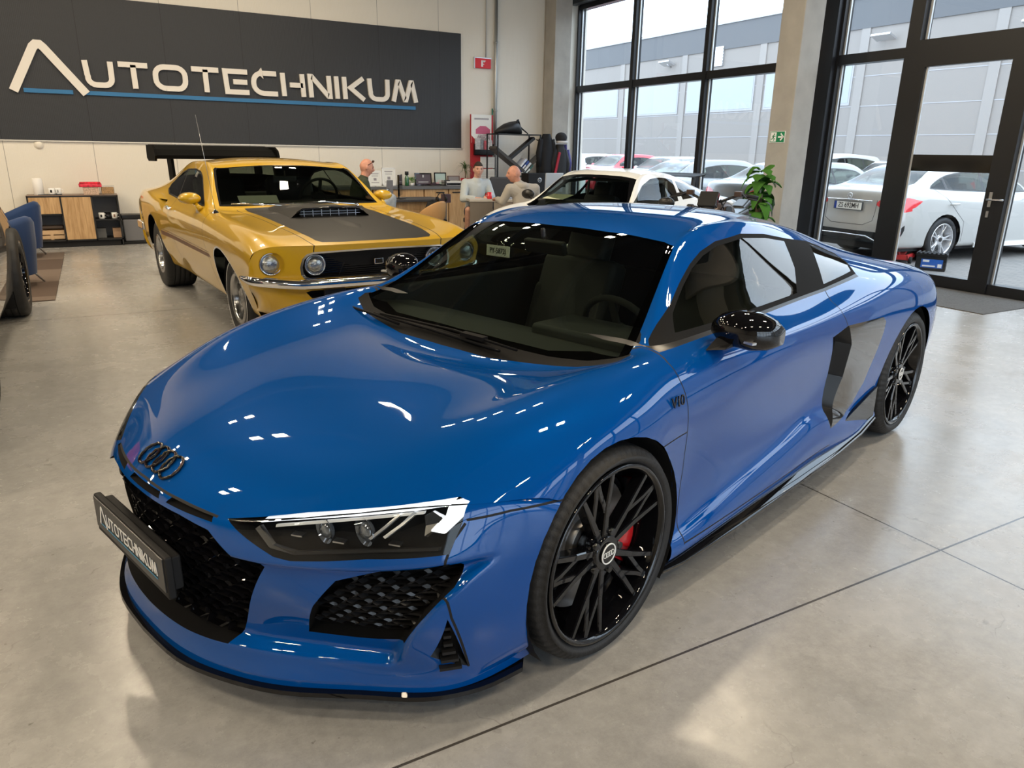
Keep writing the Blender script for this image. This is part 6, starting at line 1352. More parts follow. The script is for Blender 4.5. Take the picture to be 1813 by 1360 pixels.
    for x, c, l_ in ((.03, (.12, .12, .12), 'grey cardboard box on the bottom shelf, left of two'), (.24, (.42, .27, .17), 'brown cardboard box on the bottom shelf, right of two')): b = MB(); b.box((0, 0, .07), (.12, .14, .14)); T(b.build('cardboard_box', mat('box_%s' % l_[:4].strip(), c, .7), loc=(x, Y0+.18, .1105), bevel=.003), l_, 'box')
    t2 = thing('pedal_bin', 'grey rectangular waste bin with black lid beside the sideboard', 'bin', (.47, 13.03, 0)); b = MB(); b.box((0, 0, .21), (.27, .24, .34), taper=1.04); b.build('body', mat('bin_grey', (.17, .17, .18), .45), t2, bevel=.02); b = MB(); b.box((0, 0, .415), (.31, .27, .07)); b.build('lid', BLACKS, t2, bevel=.015); b = MB(); b.box((0, 0, .02), (.32, .30, .04)); b.build('base', BLACKM, t2, bevel=.01)
    return
sideboard()
def armchair(loc, rz, lab):
    t = thing('armchair', lab, 'armchair', loc, rz, 'blue velvet armchairs by the left edge'); V = VELVET
    n = 26; vs = []; 
    def rr(w, z, th, lean=0):  # curved shell
        out = []
        for i in range(n+1):
            a = math.radians(-8+196*i/n); out.append((w*math.cos(a), .36*math.sin(a)*(1+lean), z))
        return out
    b = MB(); P = [(.33, .20), (.36, .42), (.37, .62), (.365, .70)]
    for i in range(n+1):
        a = math.radians(-15+210*i/n); top = .56+.16*max(0, math.sin(a)); tuft = 1+.012*math.cos(i*PI/1.5)
        col = [(.33, .13), (.35, .30), (.365*tuft, .45), (.375*tuft, top-.05), (.355, top), (.315, top+.012), (.275, top-.01), (.265, top-.06), (.27, .40), (.27, .15)]
        for r, z in col: vs.append((r*math.cos(a), r*math.sin(a)*1.02, z))
    m = 10; b.add(vs, [(i*m+j, i*m+j+1, (i+1)*m+j+1, (i+1)*m+j) for i in range(n) for j in range(m-1)]+[tuple(range(m)), tuple(range(n*m, n*m+m))], True)
    b.build('backrest', V, t); b = MB(); b.box((0, -.03, .34), (.52, .54, .16)); b.build('seat', V, t, bevel=.05, seg=4); b = MB(); b.box((0, -.02, .20), (.56, .56, .14)); b.build('base', V, t, bevel=.02)
    for x in (-.22, .22):
        for y in (-.24, .22): b = MB(); b.cyl((x, y, .14), (x*1.35, y*1.35, 0), .014, .009, n=10); b.build('leg', mat('leg_steel', (.5, .5, .5), .3, .9), t)
VELVET = mat('blue_velvet', (.004, .028, .105), .75, sheen=.2)
armchair((-.98, 9.35, .012), -1.9, 'dark blue velvet armchair nearest the black car on the brown rug')
armchair((-1.03, 11.75, .012), -1.75, 'blue velvet armchair further back, close to the sideboard')
b = MB(); b.bb(-3.2, -.47, 8.35, 12.15, .001, .011); RG = mat('rug_brown', (.12, .085, .065), .95, bump=.4, bscale=200)
_n = RG.node_tree.nodes; _l = RG.node_tree.links; _g = _n.new('ShaderNodeNewGeometry'); _s = _n.new('ShaderNodeSeparateXYZ'); _l.new(_g.outputs['Position'], _s.inputs[0])
_m = _n.new('ShaderNodeMapping'); _c = _n.new('ShaderNodeTexChecker'); _c.inputs['Scale'].default_value = 1.05; _l.new(_g.outputs['Position'], _c.inputs['Vector']); _c.inputs['Color1'].default_value = (.16, .12, .095, 1); _c.inputs['Color2'].default_value = (.095, .065, .05, 1); _l.new(_c.outputs[0], _n['Principled BSDF'].inputs['Base Color'])
tag(b.build('area_rug', RG), 'brown patched flat rug under the blue armchairs', 'rug')
def counter():
    y0, y1 = 12.63, 13.20
    units = [(3.30, 4.24, 0, 'oak base cabinet at the left end of the counter, behind the seated man'), (4.26, 5.20, 1, 'oak base cabinet with a drawer behind the monitor'), (5.22, 5.68, 2, 'narrow oak base cabinet left of the man in the grey sweater'), (5.70, 6.16, 2, 'narrow oak base cabinet under the potted dragon tree')]
    for x0, x1, k, lab in units:
        t = thing('base_cabinet', lab, 'cabinet', (0, 0, 0), 0, 'oak base cabinets along the rear wall')
        B1('body', OAK, t, x0, x1, y0+.02, y1, .06, .80)
        if k == 2: d = B1('door', OAK, t, x0+.004, x1-.004, y0, y0+.02, .07, .80); b = MB(); hx = x0+.30 if x0 < 5.5 else x0+.14; b.bb(hx-.08, hx+.08, y0-.018, y0-.008, .735, .752); b.bb(hx-.07, hx-.06, y0-.012, y0, .738, .748); b.bb(hx+.06, hx+.07, y0-.012, y0, .738, .748); b.build('handle', BLACKS, d)
        else:
            B1('drawer', OAK, t, x0+.004, x1-.004, y0, y0+.02, .60, .80); B1('door', OAK, t, x0+.004, (x0+x1)/2-.002, y0, y0+.02, .07, .595); B1('door', OAK, t, (x0+x1)/2+.002, x1-.004, y0, y0+.02, .07, .595)
        B1('plinth', BLACKM, t, x0, x1, y0+.05, y1, 0, .06)
    tag(B1('worktop', GREYTOP, None, 3.28, 6.18, y0-.03, y1, .801, .85, .003), 'long grey worktop lying on the oak base cabinets', 'worktop')
    ZT = .851
    def frame(nm, lab, x, y, w, h, fm, inner, marks, cat='picture frame', lean=.12):
        t = thing(nm, lab, cat, (x, y, ZT)); b = MB()
        for a, c in (((-w/2, -w/2+.018), (0, h)), ((w/2-.018, w/2), (0, h)), ((-w/2, w/2), (0, .018)), ((-w/2, w/2), (h-.018, h))): b.bb(a[0], a[1], -.012, .006, c[0], c[1])
        b.xf(Matrix.Rotation(-lean, 4, 'X')); b.build('frame', fm, t); b = MB(); b.bb(-w/2+.015, w/2-.015, -.006, .002, .015, h-.015); b.xf(Matrix.Rotation(-lean, 4, 'X')); p = b.build('print', inner, t)
        if marks:
            b = MB()
            for mx, mz, mw, mh in marks: b.bb((mx-mw/2)*w, (mx+mw/2)*w, -.0075, -.0061, (mz-mh/2)*h, (mz+mh/2)*h)
            b.xf(Matrix.Rotation(-lean, 4, 'X')); b.build('print_marks', mat(nm+'_ink', (.30, .28, .30) if inner is PAPER else (.6, .6, .6), .6), p)
    tx = [(0, .80, .6, .04), (0, .70, .5, .02), (0, .62, .5, .02), (0, .42, .22, .16), (0, .2, .6, .03)]
    frame('certificate_frame', 'white framed certificate with small print right behind the bald man', 4.42, 12.98, .24, .26, WHITEP, PAPER, tx)
    frame('certificate_frame', 'white framed certificate right of the first one, half behind the monitor', 4.68, 12.98, .25, .31, WHITEP, PAPER, tx)
    frame('award_frame', 'dark landscape frame with a small crest in the middle of the worktop', 5.33, 12.95, .33, .22, BLACKG, mat('award_dark', (.09, .06, .07), .3), [(0, .75, .08, .2), (0, .28, .6, .06)])
    frame('photo_frame', 'black frame with a pale picture between the award and the papers box', 5.68, 12.97, .24, .23, BLACKG, mat('photo_pale', (.45, .58, .55), .4), [(0, .35, .5, .2)])
    frame('photo_frame', 'small brown landscape frame behind the paper box by the potted plant', 5.99, 13.05, .25, .17, mat('frame_brown', (.25, .17, .15), .5), mat('photo_grey', (.35, .33, .35), .4), None)
    t = thing('document_tray', 'grey document tray box left of the red plant pot', 'tray', (5.86, 12.86, ZT)); b = MB(); b.bb(-.16, .16, -.11, .11, 0, .015); b.bb(-.16, .16, -.11, .11, .045, .055); b.bb(-.16, -.15, -.11, .11, 0, .09); b.bb(.15, .16, -.11, .11, 0, .09); b.bb(-.16, .16, .10, .11, 0, .09); b.build('tray_shell', mat('tray_grey', (.28, .28, .30), .4), t); b = MB(); b.box((0, 0, .07), (.29, .20, .028)); b.build('papers', PAPER, t)
    b = MB(); b.box((0, 0, .05), (.09, .07, .10)); tag(b.build('black_cube_box', BLACKS, loc=(5.74, 12.80, ZT), bevel=.006), 'small black box in front of the pale photo frame', 'box')
    t = thing('model_car', 'tiny dark and pink model car on the worktop before the photo frame', 'toy car', (5.50, 12.82, ZT)); b = MB(); b.box((0, 0, .022), (.19, .075, .025)); b.box((-.01, 0, .045), (.10, .062, .03), taper=.7); b.build('body', mat('toy_dark', (.05, .03, .04), .3), t, bevel=.008); b = MB(); b.box((.045, -.0, .05), (.06, .065, .02)); b.build('pink_panel', mat('toy_pink', (.55, .30, .33), .5), t)
    t = thing('green_bottle', 'dark green bottle with black cap beside the monitor', 'bottle', (4.98, 12.88, ZT)); b = MB(); b.lathe([(0, 0), (.038, 0), (.04, .02), (.04, .13), (.02, .18), (.02, .20)], n=20); b.build('glass_body', mat('bottle_green', (.01, .10, .03), .1, coat=1), t); b = MB(); b.cyl((0, 0, .19), (0, 0, .25), .035, n=16); b.build('cap', BLACKS, t)
    t = thing('small_plant', 'small light green plant right of the green bottle', 'plant', (5.08, 12.90, ZT)); LG2 = mat('leaf_light', (.20, .38, .10), .5, var=.4, vscale=30)
    b = MB(); b.lathe([(0, 0), (.035, 0), (.045, .05), (.04, .05), (0, .04)], n=16); b.build('pot', WHITEP, t); b = MB(); rnd = random.Random(3)
    for i in range(26):
        a = rnd.random()*2*PI; r = .02+.06*rnd.random(); z = .06+.10*rnd.random(); b.add([(0, 0, z*.6), (r*math.cos(a)-.012, r*math.sin(a), z), (r*1.5*math.cos(a), r*1.5*math.sin(a), z-.01), (r*math.cos(a)+.012, r*math.sin(a), z)], [(0, 1, 2, 3)], True)
    b.build('leaves', LG2, t, fix=False)
    b = MB()
    for i, (x, y, a) in enumerate(((4.20, 12.75, .1), (4.45, 12.73, -.1), (4.02, 12.78, .2))): b = MB(); b.box((0, 0, .004), (.21, .15, .008), rz=a); tag(b.build('paper_sheaf', PAPER, loc=(x, y, ZT)), ['white sheaf of papers on the worktop, middle one of three', 'white sheaf of papers on the worktop, the one nearest the monitor', 'white sheaf of papers on the worktop, leftmost of three'][i], 'papers', 'paper sheaves on the worktop')
    # dragon tree
    t = thing('dragon_tree', 'spiky dragon tree in a red and black pot on the right end of the worktop', 'plant', (6.13, 12.85, ZT)); b = MB(); b.lathe([(0, 0), (.06, 0), (.085, .13), (.078, .13), (.06, .10), (0, .10)], n=24); b.build('pot', mat('pot_black', (.02, .015, .015), .25), t); b = MB(); b.lathe([(.078, .075), (.089, .132), (.091, .132), (.081, .075)], n=24); b.build('pot_band', mat('pot_red', (.45, .01, .03), .3), t)
    b = MB(); b.tube([(0, 0, .09), (.01, 0, .2), (0, .01, .30)], .010, 6); b.build('stem', mat('stem_brown', (.16, .11, .06), .7), t); b = MB(); rnd = random.Random(5)
    for i in range(46):
        a = rnd.random()*2*PI; up = .1+1.2*rnd.random(); L_ = .16+.13*rnd.random(); z0 = .26+.10*rnd.random(); P = []
        for k in range(5): s_ = k/4; P.append(Vector((math.cos(a)*L_*s_*math.cos(up*.6), math.sin(a)*L_*s_*math.cos(up*.6), z0+L_*s_*math.sin(up)-.16*s_*s_)))
        sd = Vector((-math.sin(a), math.cos(a), 0)); vs = []
        for k, p in enumerate(P): w = .008*(1-(k/4)**2)+.0008; vs += [p-sd*w, p+sd*w]
        b.add(vs, [(2*k, 2*k+1, 2*k+3, 2*k+2) for k in range(4)], True)
    b.build('leaves', mat('leaf_dracaena', (.10, .17, .06), .5, var=.3, vscale=20), t, fix=False)
counter()
def office():
    # desk with monitor
    t = thing('office_desk', 'dark topped desk with oak front below the monitor', 'desk', (0, 0, 0)); B1('desktop', mat('desk_dark', (.045, .045, .05), .4), t, 4.10, 5.0, 11.15, 11.85, .685, .72, .004); B1('side_panel', GREYTOP, t, 4.10, 4.13, 11.18, 11.8, 0, .684); B1('side_panel', GREYTOP, t, 4.97, 5.0, 11.18, 11.8, 0, .684); B1('modesty_panel', OAK, t, 4.13, 4.97, 11.25, 11.27, .12, .684)
    t = thing('computer_monitor', 'black flat monitor seen nearly edge on, standing on the dark desk', 'monitor', (4.30, 11.42, .721), 1.12); b = MB(); b.bb(-.26, .26, -.012, .018, .05, .375); b.build('screen_housing', BLACKG, t, bevel=.005); b = MB(); b.bb(-.25, .25, -.0135, -.0121, .06, .365); b.build('screen', mat('screen_dark', (.01, .012, .014), .08), t); b = MB(); b.bb(-.03, .03, .018, .035, .01, .2); b.lathe([(0, 0), (.10, 0), (.09, .01), (0, .012)], n=24); b.build('stand', BLACKS, t)
    b = MB(); b.prism([(-.05, 0), (.16, 0), (.16, .97), (.06, .97)], 0, .03, 'y'); tag(b.build('grey_divider', mat('divider_grey', (.17, .17, .19), .7), loc=(4.36, 12.35, 0)), 'slanted grey screen divider left of the monitor', 'divider')
    # tan chair
    t = thing('bucket_chair', 'tan leather bucket chair with black base in front of the counter', 'chair', (4.46, 10.65, 0), .25); TAN = mat('tan_leather', (.50, .28, .11), .45); n = 22; vs = []
    for i in range(n+1):
        a = math.radians(-20+220*i/n); tp = .53+.21*max(0, math.sin(a-.25))**.8
        for r, z in ((.22, .43), (.255, .50), (.27, tp-.02), (.262, tp), (.245, tp), (.235, tp-.03), (.215, .50)): vs.append((-r*math.cos(a), -r*math.sin(a), z))
    b = MB(); b.add(vs, [(i*7+j, i*7+j+1, (i+1)*7+j+1, (i+1)*7+j) for i in range(n) for j in range(6)]+[tuple(range(7)), tuple(range(n*7, n*7+7))], True); b.build('backrest', TAN, t); b = MB(); b.box((0, .02, .42), (.44, .44, .08)); b.build('seat', BLACKM, t, bevel=.03); b = MB(); b.cyl((0, 0, .06), (0, 0, .40), .03)
    for k in range(5): a = k*2*PI/5; b.cyl((0, 0, .08), (.26*math.cos(a), .26*math.sin(a), .05), .018, .014)
    b.build('pedestal', BLACKM, t)
    for k in range(5): a = k*2*PI/5; b = MB(); b.cyl((.26*math.cos(a)-.012, .26*math.sin(a), .028), (.26*math.cos(a)+.012, .26*math.sin(a), .028), .027, n=12); b.build('castor', BLACKM, t)
    t = thing('headset', 'black headset lying on the tan chair back', 'headset', (4.62, 10.52, .75)); b = MB(); b.tube([(.07*math.cos(a*PI/10), 0, .02+.09*math.sin(a*PI/10)) for a in range(11)], .008, 6); b.build('band', BLACKS, t)
    for s_ in (-1, 1): b = MB(); b.cyl((s_*.07-.014, 0, .015), (s_*.07+.014, 0, .015), .035, n=16); b.build('ear_pad', BLACKM, t)
    b = MB(); b.box((0, 0, .06), (.13, .09, .13), rz=.2); tag(b.build('folder_box', mat('plum_box', (.06, .035, .045), .5), loc=(4.72, 10.58, .71), bevel=.008), 'dark plum box behind the headset on the chair back', 'box')
    vs = []; b = MB(); 
    b.add([(-.12, 0, .02), (.14, 0, .0), (.10, -.05, -.24), (-.16, -.04, -.26), (-.12, .05, .02), (.14, .05, 0), (.10, .02, -.24), (-.16, .02, -.26)], [(0, 1, 2, 3), (4, 5, 6, 7), (0, 1, 5, 4), (1, 2, 6, 5), (2, 3, 7, 6), (3, 0, 4, 7)]); tag(b.build('black_jacket', BLACKM, loc=(4.45, 10.46, .77), sub=1), 'black cloth hanging over the left of the tan chair back', 'jacket')
    # round-fronted taupe desk with things
    t = thing('reception_desk', 'taupe reception desk with pale top between the two seated men', 'desk', (0, 0, 0)); b = MB(); pts = [(4.99, 10.30), (5.35, 10.20), (5.75, 9.98), (6.10, 9.78), (6.22, 10.25), (6.0, 10.50), (5.6, 10.62), (5.1, 10.66)]; b.prism(pts, .735, .765, 'z'); b.build('desktop', mat('desk_pale', (.50, .47, .42), .4), t)
    b = MB(); b.prism([(5.0, 10.31), (5.34, 10.215), (5.35, 10.24), (5.01, 10.335)], 0, .734, 'z'); b.build('front_panel', TAUPE, t); b = MB(); b.prism([(5.36, 10.21), (6.14, 9.77), (6.15, 9.80), (5.37, 10.24)], 0, .734, 'z'); b.build('front_panel', mat('taupe_light', (.27, .235, .20), .6), t)
    t = thing('red_mug', 'red mug standing on the reception desk', 'mug', (5.36, 10.36, .766)); RM = mat('mug_red', (.62, .02, .03), .25, coat=1); b = MB(); b.lathe([(0, 0), (.036, 0), (.04, .01), (.04, .10), (.036, .10), (.035, .012), (0, .01)], n=24); b.build('cup', RM, t); b = MB(); b.tube([(-.038, 0, .08), (-.064, 0, .07), (-.066, 0, .04), (-.038, 0, .025)], .006, 8); b.build('handle', RM, t)
    for x, y, w, c, l_ in ((5.50, 10.30, .12, (.05, .05, .05), 'small black device on the desk beside the red mug'), (5.63, 10.24, .10, (.35, .35, .36), 'small grey box on the desk near the man in the hoodie')): b = MB(); b.box((0, 0, .015), (w, .09, .03), rz=.5); tag(b.build('desk_device', mat('dev%d' % int(x*100), c, .5), loc=(x, y, .766), bevel=.006), l_, 'device')
    b = MB(); b.box((0, 0, .003), (.22, .16, .006), rz=.6); tag(b.build('paper_sheet', PAPER, loc=(5.78, 10.16, .766)), 'white sheet of paper on the desk before the man in the hoodie', 'paper')
    t = thing('dark_office_chair', 'dark office chair back right of the man in the grey sweater', 'chair', (6.05, 11.22, 0), -.5); b = MB(); b.box((0, .06, .80), (.44, .06, .52)); b.build('backrest', mat('chair_slate', (.05, .055, .07), .7), t, bevel=.03); b = MB(); b.box((0, -.18, .45), (.46, .46, .08)); b.build('seat', mat('chair_slate2', (.05, .055, .07), .7), t, bevel=.03); b = MB(); b.cyl((0, -.18, .05), (0, -.18, .42), .025)
    for k in range(5): a = k*2*PI/5; b.cyl((0, -.18, .08), (.27*math.cos(a), -.18+.27*math.sin(a), .03), .02, .014)
    b.build('pedestal', BLACKM, t)
    for nm, x, y, rz, lab in (('visitor_stool', 3.20, 10.33, 0, 'low black stool under the man looking at his phone'), ('visitor_stool', 5.39, 10.98, 0, 'low black stool under the man in the grey sweater'), ('visitor_stool', 5.46, 9.42, 0, 'low black stool under the man in the hoodie')):
        t = thing(nm, lab, 'stool', (x, y, 0), rz, 'stools under the seated men'); b = MB(); b.cyl((0, 0, .36), (0, 0, .425), .17, n=28); b.build('seat', BLACKM, t, bevel=.012)
        for k in range(4): a = PI/4+k*PI/2; b = MB(); b.cyl((.13*math.cos(a), .13*math.sin(a), .36), (.19*math.cos(a), .19*math.sin(a), 0), .014, n=10); b.build('leg', BLACKS, t)
    # computer with light screen back
    t = thing('desktop_computer', 'silver all-in-one computer seen from behind beside the coats', 'computer', (6.62, 10.5, 0)); b = MB(); b.box((0, 0, 1.00), (.34, .02, .30), rx=.05); b.build('screen_back', mat('silver_shell', (.62, .64, .66), .3, .6), t, bevel=.006); b = MB(); b.box((0, .03, .78), (.16, .12, .01)); b.box((0, .03, .85), (.10, .02, .16)); b.build('stand', ALU, t)
    b = MB(); b.bb(-.5, .5, -.25, .35, .745, .774); b.bb(-.48, -.44, -.2, .3, 0, .745); b.bb(.44, .48, -.2, .3, 0, .745)
    t = thing('side_desk', 'small dark side desk under the silver computer', 'desk', (6.85, 10.5, 0)); b.build('desk_body', mat('desk_dark2', (.04, .04, .045), .5), t)
office()
def corner():
    # red advertising stand
    t = thing('poster_stand', 'red promotional stand with a car poster, leaflets and calendar sheets', 'display stand', (6.55, 12.94, 0)); RS = mat('stand_red', (.42, .015, .02), .4)
    B1('panel', RS, t, -.25, .22, .02, .05, .55, 2.12); B1('foot', BLACKM, t, -.2, .2, -.15, .2, 0, .05); b = MB(); b.cyl((0, .035, .05), (0, .035, .6), .02); b.build('post', BLACKM, t)
    p = B1('poster', PAPER, t, -.24, .18, .01, .0195, 1.62, 2.12); b = MB(); b.prism([(-.15, 1.86), (-.06, 1.92), (.06, 1.92), (.15, 1.86), (.15, 1.78), (-.15, 1.78)], .006, .0095, 'y'); b.build('car_print', mat('pr_pink', (.55, .12, .22), .5), p); b = MB(); b.bb(-.18, .12, .006, .0095, 2.03, 2.06); b.build('headline_print', mat('pr_grey', (.4, .38, .4), .6), p)
    b = MB(); b.prism([(-.24, 1.62), (-.24, 1.75), (-.10, 1.62)], .006, .0095, 'y'); b.build('red_corner', RS, p); b = MB(); b.prism([(-.14, 1.62), (.15, 1.62), (.15, 1.77), (-.10, 1.77)], .007, .0095, 'y'); b.build('grey_print', mat('pr_pattern', (.42, .36, .38), .6, var=.7, vscale=60), p)
    h = MB(); h.bb(-.20, .20, -.06, .0, 1.40, 1.41); h.bb(-.20, .20, -.06, -.055, 1.40, 1.50); h.bb(-.20, -.195, -.06, 0, 1.40, 1.6); h.bb(.195, .20, -.06, 0, 1.40, 1.6); h.build('leaflet_rack', BLACKS, t)
    for x, w, c, z in ((-.13, .11, (.55, .55, .58), 1.70), (-.04, .06, (.25, .28, .32), 1.68), (.03, .05, (.60, .12, .15), 1.66), (.08, .05, (.75, .75, .74), 1.69), (.14, .07, (.7, .68, .68), 1.67)):
        b = MB(); b.box((x, -.03, (1.41+z)/2), (w, .02, z-1.41)); b.build('leaflet_stack', mat('leaflet_%d' % int((x+1)*100), c, .5, var=.25, vscale=40), t)
    for k, z in enumerate((1.17, .95, .73)): b = MB(); b.bb(-.05, .25, .0, .018, z, z+.20); c = b.build('calendar_sheet', PAPER, t); b = MB(); [b.bb(-.03+.0, .23, -.002, -.0001, z+.03+.028*i, z+.036+.028*i) for i in range(5)]; b.build('sheet_print', mat('sheet_ink', (.5, .5, .52), .6), c)
    # rack
    t = thing('shelf_rack', 'black metal shelf rack with crossed diagonal boards in the corner', 'rack', (6.52, 12.30, 0)); BR = mat('rack_black', (.012, .012, .013), .45); b = MB()
    for x in (0, .90):
        for y in (0, .42): b.bb(x, x+.022, y, y+.022, 0, 1.78)
    b.bb(0, .922, 0, .442, 1.765, 1.785)
    for y in (0, .42): b.bb(0, .922, y, y+.022, .02, .04)
    b.build('frame', BR, t)
    def plank(p0, p1, nm, m_, th=.014, y0=.03, y1=.30):
        d = Vector((p1[0]-p0[0], p1[1]-p0[1])).normalized(); n_ = Vector((-d.y, d.x))*th; b = MB(); b.prism([p0, p1, (p1[0]+n_.x, p1[1]+n_.y), (p0[0]+n_.x, p0[1]+n_.y)], y0, y1, 'y'); return b.build(nm, m_, t)
    GR = mat('board_olive', (.055, .05, .045), .5); plank((-.03, 1.52), (.58, 1.10), 'diagonal_board', GR, .05); plank((.80, 1.74), (.28, 1.36), 'diagonal_board', BR, .05, .05, .2); plank((.58, 1.08), (1.0, 1.42), 'diagonal_board', GR); plank((0, .92), (.5, .55), 'diagonal_board', GR, .04); plank((.45, .60), (.9, .95), 'diagonal_board', GR, .04)
    ang = math.atan2(.34, .42)
    for i, (c, l_) in enumerate((((.55, .60, .72), 'pale blue ring binder leaning on the rack, top of the row'), ((.03, .07, .28), 'dark blue ring binder leaning second in the row'), ((.62, .66, .68), 'white ring binder leaning third in the row'), ((.02, .17, .13), 'green ring binder leaning at the bottom of the row'))):
        t2 = thing('ring_binder', l_, 'binder', (6.52+.50-.0+i*.055*math.cos(-.6)+.04, 12.36, 1.235-i*.034), 0, 'ring binders in the rack'); b = MB(); b.box((0, .09, 0), (.30, .22, .040), ry=-.80+.0); b.build('cover', mat('binder_%d' % i, c, .5), t2, bevel=.004); b = MB(); b.box((-.0, -.022, .0), (.10, .003, .026), ry=-.80); b.build('spine_label', PAPER, t2)
    # bag
    t = thing('sports_bag', 'black sports bag lying on top of the shelf rack', 'bag', (6.86, 12.50, 1.786)); vs = []; n = 14; secs = [(-.29, .02, .05), (-.22, .09, .10), (-.10, .15, .17), (.02, .16, .21), (.13, .14, .23), (.21, .10, .17), (.26, .04, .07)]
    for x, ry, h in secs:
        for j in range(n): a = 2*PI*j/n; vs.append((x, ry*math.cos(a), max(0, h*.5+h*.5*math.sin(a))))
    b = MB(); b.add(vs, [(i*n+j, i*n+(j+1) % n, (i+1)*n+(j+1) % n, (i+1)*n+j) for i in range(len(secs)-1) for j in range(n)]+[tuple(range(n)), tuple(range((len(secs)-1)*n, len(secs)*n))], True); b.build('body', mat('bag_black', (.022, .022, .024), .5, bump=.4, bscale=20), t)
    b = MB(); b.tube([(.10, -.12, .12), (.13, -.08, .23), (.19, 0, .245), (.26, .03, .12), (.42, .02, .01)], [.012, .018, .02, .016, .01], 8); b.build('strap', BLACKM, t)
    # coat rack
    t = thing('coat_rack', 'thin black coat stand holding dark coats and a cap in the corner', 'coat rack', (7.66, 12.50, 0)); b = MB(); b.cyl((0, 0, 0), (0, 0, 1.75), .016); b.cyl((0, 0, 0), (0, 0, .02), .18, n=24)
    for k in range(6): a = k*PI/3; b.cyl((0, 0, 1.60), (.2*math.cos(a), .2*math.sin(a), 1.70), .009)
    b.build('stand', BLACKS, t)
    def coat(nm, lab, x, y, z, w, h, m_, seed, accent=None, col=None):
        t2 = thing(nm, lab, 'coat', (x, y, 0), 0); r = random.Random(seed); n = 16; vs = []; rows = 9
        for i in range(rows):
            f = i/(rows-1); ww = w*(.42+.58*min(1, f*2.5))*(1-.12*max(0, f-.6)); dd = .07+.05*f
            for j in range(n): a = 2*PI*j/n; k = 1+.14*math.sin(a*4+seed+f*3); vs.append((ww*.5*math.cos(a)*k, dd*math.sin(a)*k, z-h*f))
        b = MB(); b.add(vs, [(i*n+j, (i+1)*n+j, (i+1)*n+(j+1) % n, i*n+(j+1) % n) for i in range(rows-1) for j in range(n)]+[tuple(range(n)), tuple(range((rows-1)*n, rows*n))[::-1]], True); b.build('fabric', m_, t2)
        b = MB(); b.tube([(-w*.32, 0, z-.10), (-w*.5, -.03, z-.35), (-w*.46, -.04, z-h*.80)], [.05, .055, .04], 10); b.tube([(w*.32, 0, z-.10), (w*.5, -.03, z-.35), (w*.44, -.04, z-h*.80)], [.05, .055, .04], 10); b.build('sleeves', m_, t2)
        if accent: b = MB(); b.box((accent, -.12, z-h*.55), (.05, .03, h*.75), ry=.22); b.build('lining', col, t2, bevel=.01)
    BKC = mat('coat_black', (.010, .010, .012), .85); coat('hanging_coat', 'black coat hanging nearest the shelf rack', 7.58, 12.34, 1.80, .36, .72, BKC, 1); coat('hanging_coat', 'black jacket with a red lining hanging below the cap', 7.86, 12.30, 1.62, .32, .78, mat('jacket_black', (.014, .014, .016), .7), 4, -.14, mat('lining_red', (.35, .01, .03), .6)); coat('hanging_coat', 'dark blue purple jacket hanging against the window frame', 8.05, 12.45, 1.62, .22, .62, mat('jacket_purple', (.06, .05, .20), .6), 7)
    t = thing('winter_cap', 'dark knitted cap with a pale brim on top of the hanging jackets', 'cap', (7.90, 12.33, 1.72)); b = MB(); b.ball((0, 0, .02), .115, 16, 10, (1, 1, .85)); b.build('crown', mat('cap_dark', (.02, .02, .022), .85, bump=.4, bscale=80), t); b = MB(); b.tube([(.10*math.cos(a*PI/8-PI), .10*math.sin(a*PI/8-PI)-.02, -.06) for a in range(9)], .022, 8); b.build('brim', mat('brim_pale', (.6, .58, .58), .7), t)
    # black loudspeaker-like cabinets behind
    t = thing('black_cabinet', 'black cabinet with a round silver badge behind the man in the hoodie', 'cabinet', (7.25, 12.12, 0)); B1('body', BLACKM, t, -.26, .30, -.15, .12, 0, 1.10, .01); b = MB(); b.lathe([(.030, -.004), (.042, -.004), (.042, .0), (.030, .0)], (-.02, -.153, .98), axis='y', n=24); b.box((-.02, -.154, .98), (.035, .004, .012)); b.build('round_badge', ALU, t)
corner()
